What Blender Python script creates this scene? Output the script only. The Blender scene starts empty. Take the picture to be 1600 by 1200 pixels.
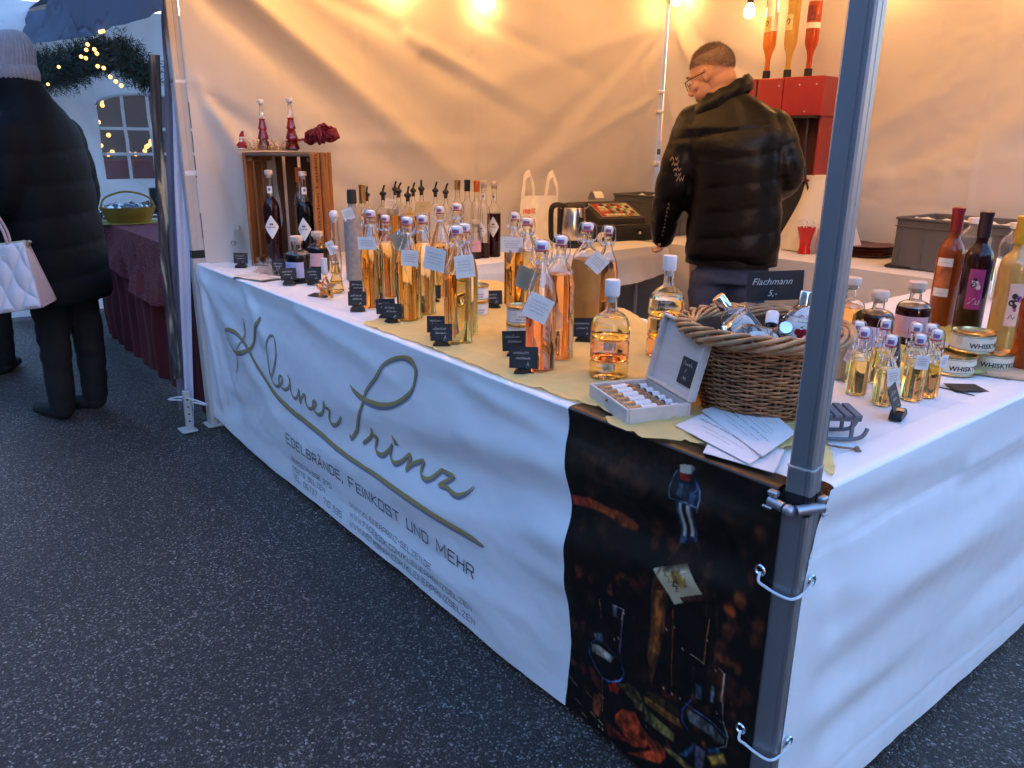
import bpy, math, random
import numpy as np, bmesh
from mathutils import Vector, Matrix, Euler, noise
random.seed(7); rnd=random.Random(11)
R=math.radians; PI=math.pi
sc=bpy.context.scene; COL=sc.collection
CAM=(0.603,-1.087,1.302)
ROT=(1.26912,-0.01053,0.89917)
FPX=1213.776

# ---------------- camera, sky, sun, exposure ----------------
cam=bpy.data.cameras.new('camera'); co=bpy.data.objects.new('camera',cam); COL.objects.link(co)
co.location=CAM; co.rotation_euler=ROT
cam.sensor_width=36; cam.lens=36*FPX/1600; cam.clip_start=.05; cam.clip_end=400
sc.camera=co
W=bpy.data.worlds.new('World'); sc.world=W; W.use_nodes=True
wt=W.node_tree; bg=wt.nodes['Background']
sky=wt.nodes.new('ShaderNodeTexSky'); sky.sky_type='NISHITA'; sky.sun_disc=False
SUN_EL,SUN_AZ=R(0.3),R(130)
sky.sun_elevation=SUN_EL; sky.sun_rotation=SUN_AZ; sky.air_density=1.0; sky.dust_density=.3; sky.ozone_density=2.75
wt.links.new(sky.outputs[0],bg.inputs[0]); bg.inputs[1].default_value=.15
sl=bpy.data.lights.new('sun','SUN'); so=bpy.data.objects.new('sun',sl); COL.objects.link(so)
sl.energy=.002; sl.angle=R(60); sl.color=(1,.93,.88)
d=Vector((math.sin(SUN_AZ)*math.cos(SUN_EL),math.cos(SUN_AZ)*math.cos(SUN_EL),math.sin(SUN_EL)))
so.rotation_euler=d.to_track_quat('Z','Y').to_euler(); so.location=(0,-6,6)
BULB=2.3
vs=sc.view_settings; sc.display_settings.display_device='sRGB'
vs.view_transform='Standard'; vs.look='None'; vs.gamma=1; vs.exposure=5.46
try: vs.use_curve_mapping=False
except Exception: pass
cy=sc.cycles
cy.max_bounces=20; cy.transmission_bounces=18; cy.glossy_bounces=6; cy.diffuse_bounces=5; cy.transparent_max_bounces=16; cy.volume_bounces=0
cy.sample_clamp_indirect=.6; cy.blur_glossy=.5; cy.use_denoising=True
try: cy.denoiser='OPENIMAGEDENOISE'; cy.denoising_input_passes='RGB_ALBEDO_NORMAL'
except Exception: pass
cy.use_adaptive_sampling=True; cy.adaptive_threshold=.015

SCRIPT=[[(-2.4458,0.6218,0.00141),(-2.4355,0.6069,0.00282),(-2.4311,0.5885,0.00376),(-2.4445,0.5497,0.00378),(-2.5023,0.5012,0.00337),(-2.5465,0.4593,0.00293),(-2.5614,0.4231,0.00394),(-2.5859,0.3867,0.00447),(-2.608,0.3556,0.002)],[(-2.2513,0.6588,0.00625),(-2.2701,0.6371,0.01169),(-2.3041,0.6077,0.01091),(-2.3296,0.5699,0.0101),(-2.3532,0.5367,0.00927),(-2.3834,0.5136,0.00842),(-2.4334,0.4899,0.00949),(-2.4974,0.4684,0.01159),(-2.5537,0.4578,0.00979),(-2.6013,0.4593,0.00594),(-2.6412,0.4777,0.00399),(-2.6637,0.4988,0.004),(-2.6622,0.5196,0.00399),(-2.6434,0.536,0.00595),(-2.6055,0.5467,0.00983),(-2.5435,0.5486,0.01162),(-2.4812,0.5326,0.01147),(-2.4118,0.5004,0.01226),(-2.3513,0.465,0.01306),(-2.264,0.4227,0.01375),(-2.1795,0.3819,0.01443),(-2.0732,0.3584,0.01496),(-1.9702,0.3457,0.01458),(-1.8719,0.3359,0.01338),(-1.7784,0.3265,0.01306),(-1.6893,0.3176,0.01275),(-1.5221,0.3109,0.01064),(-1.3691,0.3137,0.0116),(-1.2297,0.3131,0.01249),(-1.1017,0.3129,0.01264),(-0.984,0.3135,0.01213),(-0.8753,0.3174,0.01043),(-0.8443,0.3155,0.00789),(-0.8291,0.3154,0.00302)],[(-2.1934,0.4374,0.0045),(-2.1627,0.4657,0.0049),(-2.1361,0.5041,0.00484),(-2.1205,0.5439,0.00437),(-2.1167,0.5852,0.00435),(-2.1258,0.6057,0.00435),(-2.1447,0.61,0.00524),(-2.1716,0.5984,0.0044),(-2.1958,0.569,0.004),(-2.2064,0.5345,0.00402),(-2.2058,0.4883,0.00449),(-2.1981,0.448,0.00495),(-2.1856,0.4252,0.00539),(-2.1619,0.4137,0.00626),(-2.1276,0.4176,0.00576),(-2.0905,0.4393,0.00526),(-2.0765,0.4564,0.00479),(-2.082,0.4674,0.0048),(-2.1011,0.4637,0.00438),(-2.1134,0.4451,0.00485),(-2.1038,0.4268,0.00528),(-2.073,0.4176,0.00612),(-2.0384,0.4318,0.00519),(-2.0156,0.4533,0.00472)],[(-2.0272,0.4819,0.00429),(-2.0162,0.4734,0.006),(-2.016,0.451,0.00558),(-2.0134,0.4246,0.00602),(-1.9956,0.4081,0.00643),(-1.9714,0.4108,0.00639),(-1.9531,0.429,0.0055),(-1.9405,0.45,0.00589)],[(-1.9447,0.4489,0.0059),(-1.9398,0.4303,0.00675),(-1.9382,0.4041,0.00634),(-1.9219,0.4239,0.00546),(-1.9021,0.4423,0.00584),(-1.8882,0.4438,0.00581),(-1.8898,0.4215,0.00625),(-1.8761,0.4032,0.00665),(-1.85,0.4039,0.00578),(-1.8209,0.4205,0.0049),(-1.8014,0.4387,0.00446),(-1.8128,0.4434,0.00447),(-1.8303,0.4331,0.00491),(-1.8314,0.4133,0.00533),(-1.8147,0.3985,0.00613),(-1.7866,0.3999,0.0069),(-1.7614,0.4156,0.00563),(-1.747,0.4344,0.0052),(-1.7372,0.4602,0.00556)],[(-1.7372,0.4602,0.00556),(-1.7309,0.441,0.00636),(-1.704,0.4429,0.00552),(-1.7091,0.4239,0.00554),(-1.7154,0.4032,0.00636),(-1.7021,0.3902,0.00754),(-1.6754,0.393,0.00787),(-1.6429,0.413,0.00622),(-1.6191,0.4351,0.00462),(-1.6141,0.4418,0.00231)],[(-1.5316,0.5689,0.00403),(-1.5179,0.5609,0.00884),(-1.4892,0.5523,0.01196),(-1.4485,0.5455,0.01261),(-1.4082,0.546,0.01323),(-1.3606,0.552,0.01302),(-1.3141,0.563,0.01205),(-1.2688,0.5785,0.00963),(-1.2246,0.6005,0.00873),(-1.185,0.6269,0.00858),(-1.1587,0.6523,0.00636),(-1.1454,0.6814,0.0056),(-1.1386,0.7121,0.01043),(-1.1495,0.7314,0.01393),(-1.1724,0.7364,0.01192),(-1.2029,0.7333,0.0078),(-1.2452,0.7203,0.00721),(-1.2857,0.7026,0.00659),(-1.3164,0.6823,0.00594),(-1.3408,0.6572,0.00563),(-1.3696,0.6306,0.0057),(-1.4073,0.6012,0.00618),(-1.4378,0.5731,0.00626),(-1.4498,0.5493,0.0067),(-1.4632,0.5207,0.00715),(-1.4803,0.4907,0.00761),(-1.5007,0.4549,0.0081),(-1.5213,0.4206,0.00818),(-1.547,0.3922,0.00827),(-1.5634,0.3791,0.00583),(-1.5664,0.3924,0.00333)],[(-1.4817,0.3893,0.00649),(-1.4573,0.4078,0.00723),(-1.435,0.4254,0.00717),(-1.4238,0.4416,0.00792),(-1.4216,0.457,0.00474)],[(-1.422,0.4527,0.00474),(-1.4162,0.4354,0.00791),(-1.3937,0.4352,0.00785),(-1.4017,0.4167,0.00789),(-1.409,0.3974,0.00793),(-1.3941,0.3831,0.0087),(-1.3619,0.3881,0.0086),(-1.3291,0.4106,0.00772),(-1.3045,0.435,0.00687),(-1.2987,0.443,0.00533)],[(-1.3004,0.4405,0.00533),(-1.3112,0.4165,0.0069),(-1.3096,0.3963,0.00768),(-1.289,0.3875,0.00917),(-1.2586,0.399,0.00831),(-1.2319,0.4182,0.00747),(-1.2094,0.4369,0.0074),(-1.202,0.4421,0.0059)],[(-1.202,0.4421,0.0059),(-1.1976,0.4336,0.00737),(-1.211,0.4091,0.00743),(-1.2193,0.3881,0.00598),(-1.1931,0.4132,0.00738),(-1.1608,0.4321,0.00801),(-1.1331,0.4442,0.0072),(-1.1372,0.4284,0.00723),(-1.1436,0.4065,0.00799),(-1.1285,0.3961,0.00869),(-1.1016,0.4006,0.0086),(-1.0714,0.4215,0.00778),(-1.0418,0.4471,0.00698),(-1.0323,0.4493,0.00626)],[(-1.0386,0.4483,0.00627),(-1.0105,0.4494,0.00897),(-0.98,0.4509,0.00546),(-1.008,0.4297,0.0076),(-1.0464,0.4025,0.00563),(-1.0085,0.4107,0.00901),(-0.981,0.4058,0.0103),(-0.9538,0.4077,0.00884),(-0.9213,0.4245,0.00603),(-0.9009,0.4412,0.00398),(-0.8878,0.4558,0.00165)],[(-1.2924,0.469,0.00454),(-1.2879,0.4586,0.0106),(-1.2755,0.4557,0.00981),(-1.2774,0.4498,0.00378)]]
PRINT=[('p',[(-0.5104,0.5767),(-0.4596,0.5894),(-0.406,0.5847),(-0.367,0.5877),(-0.3247,0.5773),(-0.3272,0.5624),(-0.3688,0.5589),(-0.417,0.5677),(-0.4665,0.5641),(-0.505,0.5557)],(105,52,28),0.006),('p',[(-0.5104,0.575),(-0.4593,0.5847),(-0.442,0.5738),(-0.4793,0.5624),(-0.5051,0.5573)],(110,40,35),0.006),('p',[(-0.2604,0.5018),(-0.2309,0.5219),(-0.2322,0.423),(-0.2664,0.4048)],(52,32,22),0.0055),('p',[(-0.261,0.4657),(-0.2391,0.4766),(-0.2318,0.3964),(-0.2573,0.2403),(-0.2733,0.3101)],(78,44,24),0.0055),('p',[(-0.2573,0.4675),(-0.2427,0.4748),(-0.242,0.3908),(-0.2588,0.3044)],(120,72,38),0.0055),('p',[(-0.2213,0.4458),(-0.137,0.4897),(-0.1212,0.3092),(-0.2182,0.247),(-0.2201,0.3515)],(12,8,8),0.006),('l',[(-0.1338,0.4659),(-0.1351,0.4234),(-0.1357,0.3739)],(140,90,50),0.00124,0.0015),('l',[(-0.216,0.4485),(-0.2124,0.3901),(-0.2073,0.2753)],(100,50,30),0.00124,0.0015),('l',[(-0.1667,0.3723),(-0.1347,0.3711)],(150,140,130),0.00093,0.0015),('p',[(-0.222,0.6826),(-0.179,0.692),(-0.1836,0.5977),(-0.2243,0.5783)],(20,28,48),0.0055),('p',[(-0.232,0.7291),(-0.1816,0.7319),(-0.1696,0.7052),(-0.1781,0.6828),(-0.2224,0.6797),(-0.236,0.7026)],(16,24,48),0.01),('p',[(-0.2157,0.678),(-0.2046,0.6803),(-0.2069,0.6148),(-0.2102,0.5875),(-0.2223,0.5821),(-0.22,0.6209)],(70,95,145),0.0055),('p',[(-0.2115,0.6782),(-0.2046,0.6795),(-0.2064,0.6265),(-0.2128,0.6008),(-0.2179,0.5986)],(180,198,222),0.0055),('p',[(-0.195,0.6795),(-0.1867,0.6816),(-0.1884,0.6453),(-0.1924,0.6053),(-0.2005,0.6061),(-0.1976,0.6415)],(185,200,222),0.0055),('l',[(-0.1831,0.6863),(-0.1844,0.6469),(-0.1886,0.5998)],(58,80,135),0.00161,0.003),('l',[(-0.2173,0.6774),(-0.2205,0.6264),(-0.2228,0.5805)],(48,70,120),0.00136,0.003),('p',[(-0.2054,0.6778),(-0.1979,0.6795),(-0.2011,0.6116),(-0.2081,0.5999)],(12,14,26),0.0055),('p',[(-0.2221,0.7105),(-0.2119,0.7114),(-0.2108,0.6869),(-0.2206,0.6887)],(85,105,150),0.0055),('p',[(-0.2079,0.7129),(-0.1999,0.7125),(-0.2014,0.6959),(-0.2072,0.6965)],(40,50,80),0.0055),('p',[(-0.1928,0.7047),(-0.18,0.7013),(-0.1813,0.6843),(-0.1925,0.6855)],(50,70,120),0.006),('l',[(-0.2322,0.7313),(-0.2385,0.7185),(-0.2402,0.7011),(-0.2389,0.6875),(-0.2337,0.6782),(-0.2192,0.6803),(-0.197,0.6832),(-0.1749,0.6826)],(125,145,190),0.00099,0.002),('l',[(-0.1851,0.7212),(-0.1748,0.7114),(-0.1694,0.6971),(-0.1716,0.6743)],(100,125,180),0.00112,0.002),('l',[(-0.187,0.7245),(-0.1811,0.7118),(-0.192,0.6967)],(60,85,150),0.00099,0.003),('p',[(-0.2267,0.731),(-0.213,0.7325),(-0.1998,0.7363),(-0.2001,0.7206),(-0.2132,0.7181),(-0.2216,0.7184)],(130,28,30),0.0015),('p',[(-0.2279,0.7438),(-0.2147,0.7494),(-0.2007,0.752),(-0.1926,0.7488),(-0.1972,0.7413),(-0.2003,0.7348),(-0.2129,0.7314),(-0.2253,0.7301)],(172,178,188),0.0015),('p',[(-0.2006,0.7509),(-0.1917,0.7491),(-0.1989,0.7339)],(60,70,105),0.0055),('p',[(-0.2035,0.4839),(-0.157,0.5102),(-0.1496,0.4993),(-0.1957,0.4728)],(60,40,35),0.0055),('p',[(-0.2685,0.5127),(-0.1955,0.5547),(-0.1495,0.514),(-0.203,0.4787),(-0.1956,0.4713),(-0.2139,0.4573)],(172,170,165),0.0008),('p',[(-0.2274,0.522),(-0.2149,0.5324),(-0.1927,0.5266),(-0.1857,0.5122),(-0.1985,0.5015),(-0.2159,0.5079)],(140,112,60),0.0055),('l',[(-0.2425,0.5178),(-0.2349,0.5094),(-0.227,0.5176),(-0.229,0.5016),(-0.2159,0.5079),(-0.2198,0.4955),(-0.2085,0.501),(-0.2124,0.4886),(-0.2058,0.4903)],(85,62,25),0.00099,0.0015),('l',[(-0.2402,0.5114),(-0.2261,0.5075),(-0.2136,0.5015),(-0.2064,0.4961)],(110,82,35),0.00087,0.0015),('l',[(-0.2267,0.5684),(-0.2144,0.5622),(-0.2001,0.5511)],(90,50,35),0.00087,0.0015),('l',[(-0.2213,0.5826),(-0.2308,0.5577),(-0.2516,0.5212),(-0.263,0.4913),(-0.2677,0.4548),(-0.2664,0.4048)],(58,44,38),0.00186,0.005),('l',[(-0.1852,0.5984),(-0.1723,0.5812),(-0.1556,0.5574),(-0.1462,0.5273),(-0.1418,0.4709)],(44,36,36),0.00186,0.006),('p',[(-0.2163,0.5819),(-0.1911,0.5929),(-0.1652,0.5586),(-0.2413,0.523)],(30,18,14),0.02),('l',[(-0.125,0.5332),(-0.112,0.4139),(-0.1103,0.3362)],(50,34,26),0.00186,0.006),('l',[(-0.1539,0.2813),(-0.1578,0.3201),(-0.157,0.3477)],(60,58,66),0.00124,0.004),('l',[(-0.1017,0.3811),(-0.0878,0.3765)],(120,118,120),0.00099,0.003),('l',[(-0.2298,0.3957),(-0.2276,0.3922)],(190,185,180),0.00112,0.002),('l',[(-0.2106,0.4113),(-0.2084,0.4078)],(190,185,180),0.00112,0.002),('l',[(-0.2272,0.2593),(-0.2249,0.2557)],(190,185,180),0.00112,0.002),('l',[(-0.232,0.2255),(-0.2297,0.2219)],(190,185,180),0.00112,0.002),('l',[(-0.2058,0.2586),(-0.2035,0.255)],(190,185,180),0.00112,0.002),('l',[(-0.1868,0.3741),(-0.1846,0.3706)],(190,185,180),0.00112,0.002),('l',[(-0.1334,0.4243),(-0.1314,0.421)],(190,185,180),0.00112,0.002),('l',[(-0.3424,0.372),(-0.34,0.3682)],(190,185,180),0.00112,0.002),('l',[(-0.3672,0.2946),(-0.3648,0.2908)],(190,185,180),0.00112,0.002),('l',[(-0.3556,0.3037),(-0.3531,0.3)],(190,185,180),0.00112,0.002),('l',[(-0.1092,0.3732),(-0.1072,0.3699)],(190,185,180),0.00112,0.002),('l',[(-0.0981,0.287),(-0.096,0.2837)],(190,185,180),0.00112,0.002),('l',[(-0.0881,0.2734),(-0.086,0.2701)],(190,185,180),0.00112,0.002),('l',[(-0.4059,0.0396),(-0.4033,0.0357)],(190,185,180),0.00112,0.002),('l',[(-0.394,0.0397),(-0.3913,0.0358)],(190,185,180),0.00112,0.002),('l',[(-0.0799,0.2756),(-0.0778,0.2723)],(190,185,180),0.00112,0.002),('l',[(-0.1851,0.2612),(-0.1829,0.2577)],(190,185,180),0.00112,0.002),('l',[(-0.2654,0.1401),(-0.263,0.1364)],(190,185,180),0.00112,0.002),('l',[(-0.345,0.3778),(-0.3469,0.3152),(-0.3471,0.2708),(-0.3422,0.2512),(-0.3331,0.2342),(-0.335,0.2123),(-0.3597,0.1855),(-0.3954,0.173),(-0.4221,0.1881),(-0.4403,0.2127),(-0.4395,0.2404),(-0.4174,0.2645),(-0.3877,0.2661),(-0.3489,0.2529)],(46,66,130),0.00174,0.002),('p',[(-0.4349,0.2431),(-0.4098,0.2535),(-0.3641,0.2496),(-0.3717,0.2299),(-0.4034,0.2265),(-0.4313,0.2218)],(120,125,135),0.0055),('p',[(-0.4274,0.2743),(-0.4006,0.2891),(-0.3969,0.2685),(-0.4194,0.2595)],(60,80,110),0.0055),('p',[(-0.3728,0.3742),(-0.361,0.3802),(-0.3614,0.3493),(-0.3718,0.3474)],(90,110,150),0.0055),('l',[(-0.3728,0.3749),(-0.3409,0.3799),(-0.3473,0.3514)],(150,150,150),0.00099,0.0015),('l',[(-0.3445,0.3709),(-0.3506,0.2762)],(110,70,55),0.00099,0.0015),('l',[(-0.4116,0.3689),(-0.406,0.3237)],(130,90,60),0.00099,0.0015),('l',[(-0.399,0.1708),(-0.3945,0.0861)],(100,70,60),0.00112,0.0015),('l',[(-0.3417,0.2441),(-0.3338,0.2262),(-0.343,0.2016),(-0.3816,0.1738)],(66,92,165),0.00186,0.002),('l',[(-0.0878,0.3765),(-0.0877,0.3306),(-0.0814,0.2746),(-0.067,0.2507),(-0.068,0.2295),(-0.0894,0.2072)],(130,125,130),0.00124,0.0015),('l',[(-0.1584,0.2715),(-0.1755,0.2392),(-0.1732,0.2157),(-0.157,0.2019)],(38,60,130),0.00186,0.002),('l',[(-0.1698,0.257),(-0.1441,0.2564),(-0.1086,0.2561),(-0.0701,0.2485)],(56,78,145),0.00186,0.002),('p',[(-0.165,0.2461),(-0.1435,0.2499),(-0.1079,0.2497),(-0.0725,0.24),(-0.0742,0.225),(-0.1124,0.2258),(-0.1555,0.2242)],(70,76,88),0.0055),('p',[(-0.1135,0.3342),(-0.1052,0.3361),(-0.1062,0.2986),(-0.1134,0.3007)],(110,130,165),0.0055),('p',[(-0.1504,0.3179),(-0.1347,0.3209),(-0.1347,0.2868),(-0.1471,0.2857)],(60,80,120),0.0055),('l',[(-0.0894,0.3755),(-0.0894,0.3162)],(170,170,170),0.00099,0.0015),('p',[(-0.1728,0.1325),(-0.1403,0.1831),(-0.1409,0.1702),(-0.1544,0.1386)],(34,66,115),0.0055),('p',[(-0.1073,0.1944),(-0.0834,0.215),(-0.079,0.2061),(-0.1046,0.1857)],(30,62,105),0.0055),('p',[(-0.1368,0.1839),(-0.1115,0.1842),(-0.114,0.1395),(-0.1326,0.1255)],(60,60,90),0.0055),('p',[(-0.1072,0.1768),(-0.0725,0.2091),(-0.0637,0.1913),(-0.0952,0.1643)],(120,100,50),0.008),('p',[(-0.3582,0.0984),(-0.3337,0.1344),(-0.2958,0.1519),(-0.2771,0.1301),(-0.2468,0.1168),(-0.2607,0.0839),(-0.3013,0.0547),(-0.3294,0.0745),(-0.3525,0.0824)],(130,48,28),0.0055),('p',[(-0.3127,0.0305),(-0.2601,0.0766),(-0.2107,0.1199),(-0.205,0.1015),(-0.2223,0.0696),(-0.2583,0.0546),(-0.2872,0.0412)],(140,52,30),0.0055),('p',[(-0.2622,0.1021),(-0.2311,0.1242),(-0.2107,0.1199),(-0.2444,0.088)],(130,50,30),0.0055),('p',[(-0.3888,0.0697),(-0.3607,0.0687),(-0.3108,0.0638),(-0.3277,0.0517),(-0.3767,0.0292)],(100,34,30),0.006),('p',[(-0.3789,0.1677),(-0.3598,0.1874),(-0.3438,0.182),(-0.3491,0.1632),(-0.371,0.1531)],(110,25,20),0.0055),('l',[(-0.3525,0.0824),(-0.3077,0.0817),(-0.2607,0.0839),(-0.2073,0.1261)],(50,15,10),0.00124,0.0015),('p',[(-0.2773,0.2092),(-0.2388,0.212),(-0.1806,0.2143),(-0.1695,0.1968),(-0.2133,0.1923),(-0.2696,0.1918)],(105,76,42),0.0055),('p',[(-0.271,0.1834),(-0.2357,0.1771),(-0.1882,0.1729),(-0.19,0.1515),(-0.2333,0.149),(-0.2661,0.1491)],(96,92,60),0.0055),('p',[(-0.3511,0.1909),(-0.3216,0.2074),(-0.2875,0.2064),(-0.2755,0.188),(-0.3062,0.1755)],(70,62,42),0.006),('p',[(-0.3022,0.1781),(-0.2755,0.188),(-0.2738,0.1666),(-0.2967,0.1627)],(95,85,60),0.0055),('p',[(-0.2801,0.2186),(-0.2406,0.2327),(-0.1861,0.2321),(-0.1845,0.2153),(-0.2467,0.2105)],(45,30,18),0.0055),('p',[(-0.2093,0.1266),(-0.1764,0.1299),(-0.1381,0.125),(-0.1517,0.1111),(-0.2063,0.1156)],(80,72,48),0.0055),('l',[(-0.5097,0.1106),(-0.494,0.1058)],(150,140,120),0.00124,0.002),('l',[(-0.4939,0.1038),(-0.4784,0.099)],(150,140,120),0.00124,0.002),('l',[(-0.4816,0.0617),(-0.4661,0.0572)],(150,140,120),0.00124,0.002),('l',[(-0.46,0.0382),(-0.4448,0.0339)],(150,140,120),0.00124,0.002),('l',[(-0.4487,0.1035),(-0.4337,0.0989)],(150,140,120),0.00124,0.002),('l',[(-0.424,0.0991),(-0.4093,0.0945)],(150,140,120),0.00124,0.002),('l',[(-0.4068,0.0534),(-0.3922,0.0491)],(150,140,120),0.00124,0.002),('l',[(-0.4065,0.1264),(-0.3921,0.1218)],(150,140,120),0.00124,0.002),('l',[(-0.4313,0.0575),(-0.4164,0.0531)],(150,140,120),0.00124,0.002),('l',[(-0.3623,0.0231),(-0.3481,0.019)],(150,140,120),0.00124,0.002),('p',[(-0.4374,0.163),(-0.4089,0.1647),(-0.402,0.1293),(-0.4314,0.1427)],(75,28,30),0.006),('p',[(-0.4249,0.1147),(-0.397,0.1246),(-0.4027,0.0644),(-0.4264,0.0567)],(95,50,35),0.006)]
BLOBS=[(-0.279,0.5933,0.0145,0.0212,(95,48,38)),(-0.3034,0.5861,0.0132,0.0112,(70,36,28)),(-0.2797,0.56,0.0096,0.0127,(80,42,30)),(-0.2389,0.5719,0.0156,0.0153,(75,38,28)),(-0.2322,0.6446,0.0106,0.0176,(50,26,22)),(-0.1718,0.6521,0.0129,0.0198,(45,28,22)),(-0.471,0.4119,0.0096,0.0161,(105,50,38)),(-0.5035,0.3931,0.0099,0.0147,(70,36,32)),(-0.432,0.41,0.0084,0.0126,(110,50,36)),(-0.4225,0.428,0.007,0.0108,(80,36,30)),(-0.3786,0.4175,0.0064,0.0068,(130,55,42)),(-0.3778,0.4046,0.0073,0.0074,(120,48,38)),(-0.3096,0.4578,0.0136,0.0133,(110,50,34)),(-0.3384,0.4614,0.0158,0.0087,(70,40,26)),(-0.3566,0.4446,0.0078,0.012,(80,40,28)),(-0.2908,0.4779,0.0115,0.0161,(75,38,28)),(-0.3414,0.5015,0.0138,0.0102,(50,22,38)),(-0.4726,0.5207,0.0135,0.014,(48,30,22)),(-0.4992,0.353,0.0121,0.0114,(90,52,36)),(-0.4034,0.5445,0.0242,0.0197,(30,18,14)),(-0.4331,0.3581,0.0113,0.0127,(70,42,30)),(-0.4523,0.6081,0.0171,0.0134,(55,32,20)),(-0.3544,0.6234,0.0227,0.0099,(36,22,16)),(-0.3499,0.7116,0.0865,0.0125,(40,26,18)),(-0.4636,0.6578,0.0791,0.0133,(36,24,16)),(-0.2167,0.7536,0.046,0.0089,(42,28,20)),(-0.4034,0.6632,0.0745,0.0099,(32,20,14)),(-0.0929,0.508,0.0124,0.0103,(150,72,40)),(-0.0912,0.4067,0.0223,0.0115,(110,55,30)),(-0.0615,0.4021,0.007,0.0114,(110,50,35)),(-0.1023,0.4323,0.0118,0.01,(65,32,24)),(-0.0864,0.479,0.016,0.0128,(45,24,20)),(-0.1126,0.42,0.0197,0.0101,(40,22,18)),(-0.0741,0.3426,0.0192,0.0132,(60,30,26)),(-0.0704,0.3677,0.013,0.0131,(50,26,24)),(-0.0622,0.2675,0.0086,0.0079,(85,42,28)),(-0.1227,0.3552,0.0123,0.0104,(70,36,24)),(-0.0624,0.2975,0.0161,0.0134,(40,22,20)),(-0.4917,0.2622,0.013,0.0163,(60,38,28)),(-0.4607,0.2752,0.008,0.0142,(85,48,34)),(-0.4387,0.2679,0.011,0.0122,(55,34,26)),(-0.4961,0.2002,0.0088,0.0096,(80,44,38)),(-0.4614,0.1564,0.0105,0.0127,(75,28,28)),(-0.433,0.1697,0.0093,0.0095,(90,34,34)),(-0.3132,0.3733,0.0058,0.0065,(80,30,26)),(-0.2154,0.4222,0.0053,0.0202,(60,30,24)),(-0.2185,0.2504,0.0101,0.0146,(80,34,26)),(-0.4576,0.3492,0.0192,0.0156,(50,32,24)),(-0.3792,0.4034,0.0115,0.0066,(70,40,30)),(-0.4964,0.1556,0.0108,0.0074,(100,40,40)),(-0.0705,0.541,0.012,0.016,(150,72,40)),(-0.0914,0.5108,0.012,0.016,(130,60,36)),(-0.0315,0.5101,0.012,0.016,(110,52,34)),(-0.0339,0.4765,0.012,0.016,(90,42,30)),(-0.0929,0.4633,0.012,0.016,(100,48,32)),(-0.0545,0.5934,0.012,0.016,(70,32,26)),(-0.0465,0.6826,0.012,0.016,(60,38,24)),(-0.0621,0.7591,0.012,0.016,(62,40,26)),(-0.0332,0.7235,0.012,0.016,(58,36,24)),(-0.1462,0.5626,0.012,0.016,(70,40,28)),(-0.149,0.5213,0.012,0.016,(80,44,30)),(-0.0067,0.4137,0.012,0.016,(60,30,22)),(-0.0396,0.3591,0.012,0.016,(70,34,26)),(-0.1274,0.6484,0.012,0.016,(40,22,18)),(-0.0849,0.6293,0.012,0.016,(46,26,20))]
LINES=[('EDELBRÄNDE, FEINKOST UND MEHR', [-2.087, 0.2009, -0.8779, 0.1955, 0.0365]), ('BERGSTRASSE 27D', [-2.0663, 0.1304, -1.7329, 0.1354, 0.0169]), ('55278 SELZEN', [-2.0666, 0.0927, -1.7905, 0.0994, 0.017]), ('TEL. 06737 · 710 535', [-2.0627, 0.0605, -1.6604, 0.0542, 0.02]), ('WWW.KLEINERPRINZ-SELZEN.DE', [-1.5988, 0.1195, -1.0824, 0.1234, 0.0164]), ('WWW.FACEBOOK.COM/KLEINERPRINZSELZEN', [-1.5965, 0.0833, -0.8809, 0.0908, 0.0171]), ('WWW.INSTAGRAM.COM/KLEINERPRINZSELZEN', [-1.5976, 0.0507, -0.8709, 0.0518, 0.0187])]

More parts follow.
